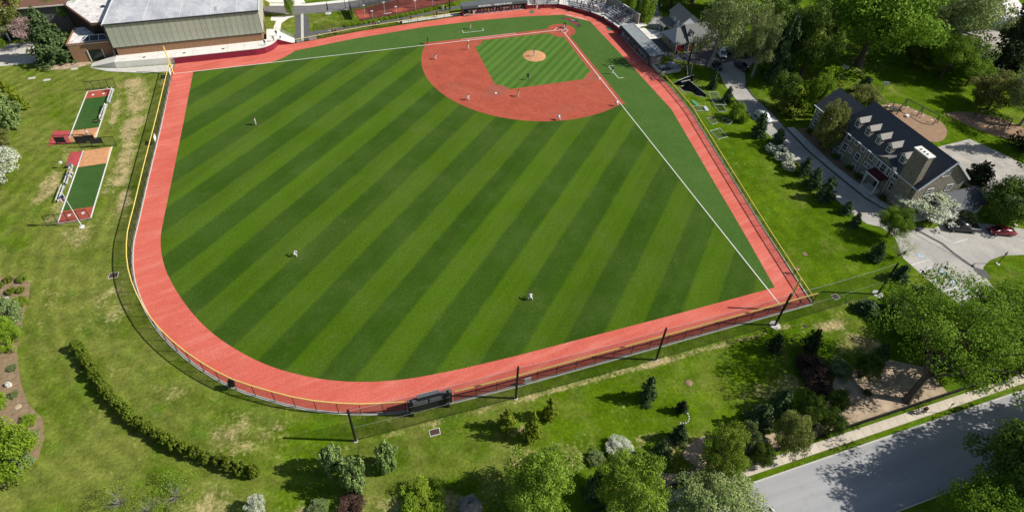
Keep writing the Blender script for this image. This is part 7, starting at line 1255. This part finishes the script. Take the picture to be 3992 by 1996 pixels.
# ------------------------------------------------------------------ vehicles (local: +X forward)
TYRE = mat('tyre', (.015, .015, .015), .85); RIM = mat('wheel_rim', (.45, .46, .47), .35, metal=.6); CGL = mat('car_glass', (.012, .015, .018), .06, spec=.8); HLT = mat('headlight', (.7, .72, .74), .15); TLT = mat('taillight', (.35, .01, .01), .25)
def paint(name, c):
    m_ = mat(name, c, .28, tuple(x * .92 for x in c), 1.5, spec=.5); m_.node_tree.nodes['Principled BSDF'].inputs['Coat Weight'].default_value = .6; return m_
def loft(sec):                                     # sections: (x, halfwidth_bottom, halfwidth_top, z0, z1)
    mb = MB(); vs = []
    for x, wb, wt, z0, z1 in sec: zm = z0 + (z1 - z0) * .55; vs += [(x, -wb, z0), (x, wb, z0), (x, wb * 1.02, zm), (x, wt, z1), (x, -wt, z1), (x, -wb * 1.02, zm)]
    n = len(sec); fs = [(6*i+k, 6*i+6+k, 6*i+6+(k+1) % 6, 6*i+(k+1) % 6) for i in range(n - 1) for k in range(6)] + [(5, 4, 3, 2, 1, 0), tuple(6*(n-1)+k for k in range(6))]
    return mb.add(vs, fs)
def car(x, y, rz, kind, pm, label, name='parked_car'):
    t = thing(name, label, {'pickup': 'truck', 'van': 'van'}.get(kind, 'car'), (x, y, 0.012), rz, None if name == 'moving_car' else 'parked vehicles'); b = lambda mb, nm, m_, p=t, sm=False: mb.build(nm, m_, p, sm, world=False)
    if kind == 'sedan': L, W = 2.3, .9; bd = [(-2.3, .7, .62, .4, .8), (-2.15, .84, .76, .28, .93), (-1.2, .9, .8, .22, .98), (.6, .9, .8, .22, .94), (1.6, .88, .76, .24, .82), (2.15, .8, .64, .3, .7), (2.3, .62, .5, .38, .6)]; cb = [(-1.95, .7, .6, .9, .95), (-1.0, .76, .6, .9, 1.38), (0.0, .77, .61, .9, 1.42), (.55, .76, .6, .88, 1.32), (1.35, .7, .62, .84, .88)]; ax = (1.38, -1.35)
    elif kind == 'suv': L, W = 2.3, .95; bd = [(-2.3, .82, .74, .42, .95), (-2.2, .92, .84, .3, 1.1), (-1.2, .95, .88, .26, 1.12), (.7, .95, .87, .26, 1.1), (1.7, .93, .82, .28, 1.0), (2.2, .86, .7, .34, .86), (2.32, .7, .58, .42, .74)]; cb = [(-2.2, .82, .68, 1.05, 1.25), (-1.9, .84, .68, 1.05, 1.68), (-.2, .85, .7, 1.05, 1.76), (.35, .84, .69, 1.05, 1.7), (1.15, .78, .7, 1.0, 1.06)]; ax = (1.42, -1.4)
    elif kind == 'van': L, W = 2.5, .97; bd = [(-2.5, .86, .8, .4, 1.0), (-2.4, .95, .88, .3, 1.15), (1.0, .97, .88, .28, 1.12), (1.9, .92, .8, .3, .98), (2.4, .84, .66, .36, .82), (2.52, .66, .54, .44, .7)]; cb = [(-2.42, .86, .72, 1.1, 1.35), (-2.2, .87, .73, 1.1, 1.88), (.3, .87, .73, 1.1, 1.92), (.8, .85, .71, 1.08, 1.72), (1.75, .76, .68, .98, 1.04)]; ax = (1.55, -1.5)
    else: L, W = 2.85, 1.0; bd = [(-2.85, .9, .86, .5, .98), (-2.75, .98, .94, .42, 1.1), (-.75, 1.0, .94, .4, 1.12), (.9, 1.0, .92, .4, 1.12), (2.1, .98, .86, .42, 1.06), (2.7, .92, .76, .46, .95), (2.85, .78, .64, .52, .8)]; cb = [(-1.0, .84, .74, 1.1, 1.3), (-.9, .86, .74, 1.1, 1.82), (.25, .87, .76, 1.1, 1.88), (.7, .86, .74, 1.1, 1.75), (1.3, .8, .72, 1.08, 1.12)]; ax = (1.8, -1.75)
    bo = b(loft(bd), 'body', pm, t, True)
    ca = b(loft(cb), 'cabin', pm, t, True); zt = max(s_[4] for s_ in cb)
    f1_, f0_ = cb[-2], cb[-1]; r1_, r0_ = cb[1], cb[0]; off = .018
    def glass(nm, q): b(MB().add(q, [(0, 1, 2, 3)]), nm, CGL, ca)
    glass('windscreen', [(f0_[0] + off, -f0_[2] * .95, f0_[4] + .03), (f0_[0] + off, f0_[2] * .95, f0_[4] + .03), (f1_[0] + .05 + off, f1_[2] * .92, f1_[4] - .02), (f1_[0] + .05 + off, -f1_[2] * .92, f1_[4] - .02)]); glass('rear_window', [(r0_[0] - off, r0_[2] * .9, r0_[4] + .02), (r0_[0] - off, -r0_[2] * .9, r0_[4] + .02), (r1_[0] - .04 - off, -r1_[2] * .9, r1_[4] - .06), (r1_[0] - .04 - off, r1_[2] * .9, r1_[4] - .06)])
    zl, zh = cb[2][3] + .08, min(s_[4] for s_ in cb[1:-1]) - .08; wb_, wt_ = cb[2][1], cb[2][2]
    for s_ in (-1, 1):
        for xa, xb in ((cb[1][0] + .15, (cb[1][0] + cb[-2][0]) / 2 - .05), ((cb[1][0] + cb[-2][0]) / 2 + .05, cb[-2][0] + .1)):
            glass('side_window', [(xa, s_ * (wb_ * 1.02 + .015), zl + .05), (xb, s_ * (wb_ * 1.02 + .015), zl + .05), (xb - .05, s_ * (wt_ + .075), zh), (xa + .02, s_ * (wt_ + .075), zh)])
        for xw in ax:
            wm = MB().cyl((xw, s_ * (W - .2), .33), (xw, s_ * (W + .02), .33), .33, None, 16); wo = b(wm, 'wheel', TYRE); b(MB().cyl((xw, s_ * (W + .015), .33), (xw, s_ * (W + .035), .33), .2, .17, 12), 'rim', RIM, wo)
        b(MB().box(L - .28, s_ * W * .62 - .16, bd[-2][4] - .14, L - .02, s_ * W * .62 + .16, bd[-2][4] - .01), 'headlight', HLT); b(MB().box(-L + .06, s_ * W * .7 - .14, bd[1][4] - .24, -L - .015, s_ * W * .7 + .14, bd[1][4] - .06), 'taillight', TLT); b(MB().box(cb[-2][0] + .35, s_ * (W + .02), cb[-1][4] - .02, cb[-2][0] + .2, s_ * (W + .2), cb[-1][4] + .13), 'mirror', pm)
    if kind == 'pickup':
        b(MB().box(-2.62, -.8, 1.13, -1.08, .8, 1.135), 'cargo_bed', BLACK)
        for s_ in (-1, 1): b(MB().box(-2.78, s_ * .82, 1.1, -1.02, s_ * .95, 1.24), 'bed_rail', GALV if s_ > 0 else pm)
        b(MB().box(-2.8, -.82, 1.1, -2.68, .82, 1.23), 'tailgate', pm)
    b(MB().box(L - .02, -W * .45, .4, L + .03, W * .45, .62), 'grille', BLACK); return t
car(-44.5, 94.2, R(-22), 'pickup', paint('black_paint', (.012, .012, .014)), 'black pickup truck in the marked bay by the annex', 'pickup_truck')
car(-51.3, 97.0, R(-23), 'sedan', paint('red_paint', (.30, .012, .022)), 'dark red car parked beside the pickup truck'); car(-58.3, 100.8, R(200), 'sedan', paint('violet_paint', (.03, .02, .05)), 'dark violet car at the end of the parking lot')
car(-36.8, 23.7, R(72), 'van', paint('white_paint_car', (.72, .73, .74)), 'white van in front of the stone garage', 'parked_van'); car(-41.0, 23.3, R(8), 'suv', paint('black_suv_paint', (.014, .014, .016)), 'black car farther from the van in the forecourt bays'); car(-42.9, 26.0, R(8), 'suv', paint('black_blue_paint', (.012, .013, .018)), 'black car at the forecourt edge below the other black car')
car(-32.0, 29.2, R(78), 'suv', paint('dark_green_paint', (.012, .028, .024)), 'dark green car beside the sycamore trunk'); car(-38.2, 31.2, R(95), 'suv', paint('dark_blue_paint', (.016, .017, .034)), 'dark blue car in the shade opposite the sycamore'); car(-29.6, 53.0, R(98), 'suv', paint('silver_white_paint', (.62, .64, .66)), 'silver-white car parked along the driveway beside a spruce')
car(-38.2, 22.2, R(10), 'sedan', paint('pale_blue_paint', (.42, .48, .52)), 'pale blue car half hidden behind the white van')
q = G(2970, 1990); car(q[0] + 1.2, q[1] + .9, R(2), 'sedan', MATS['silver_white_paint'], 'white car on the road at the end of the silvery tree', 'moving_car')
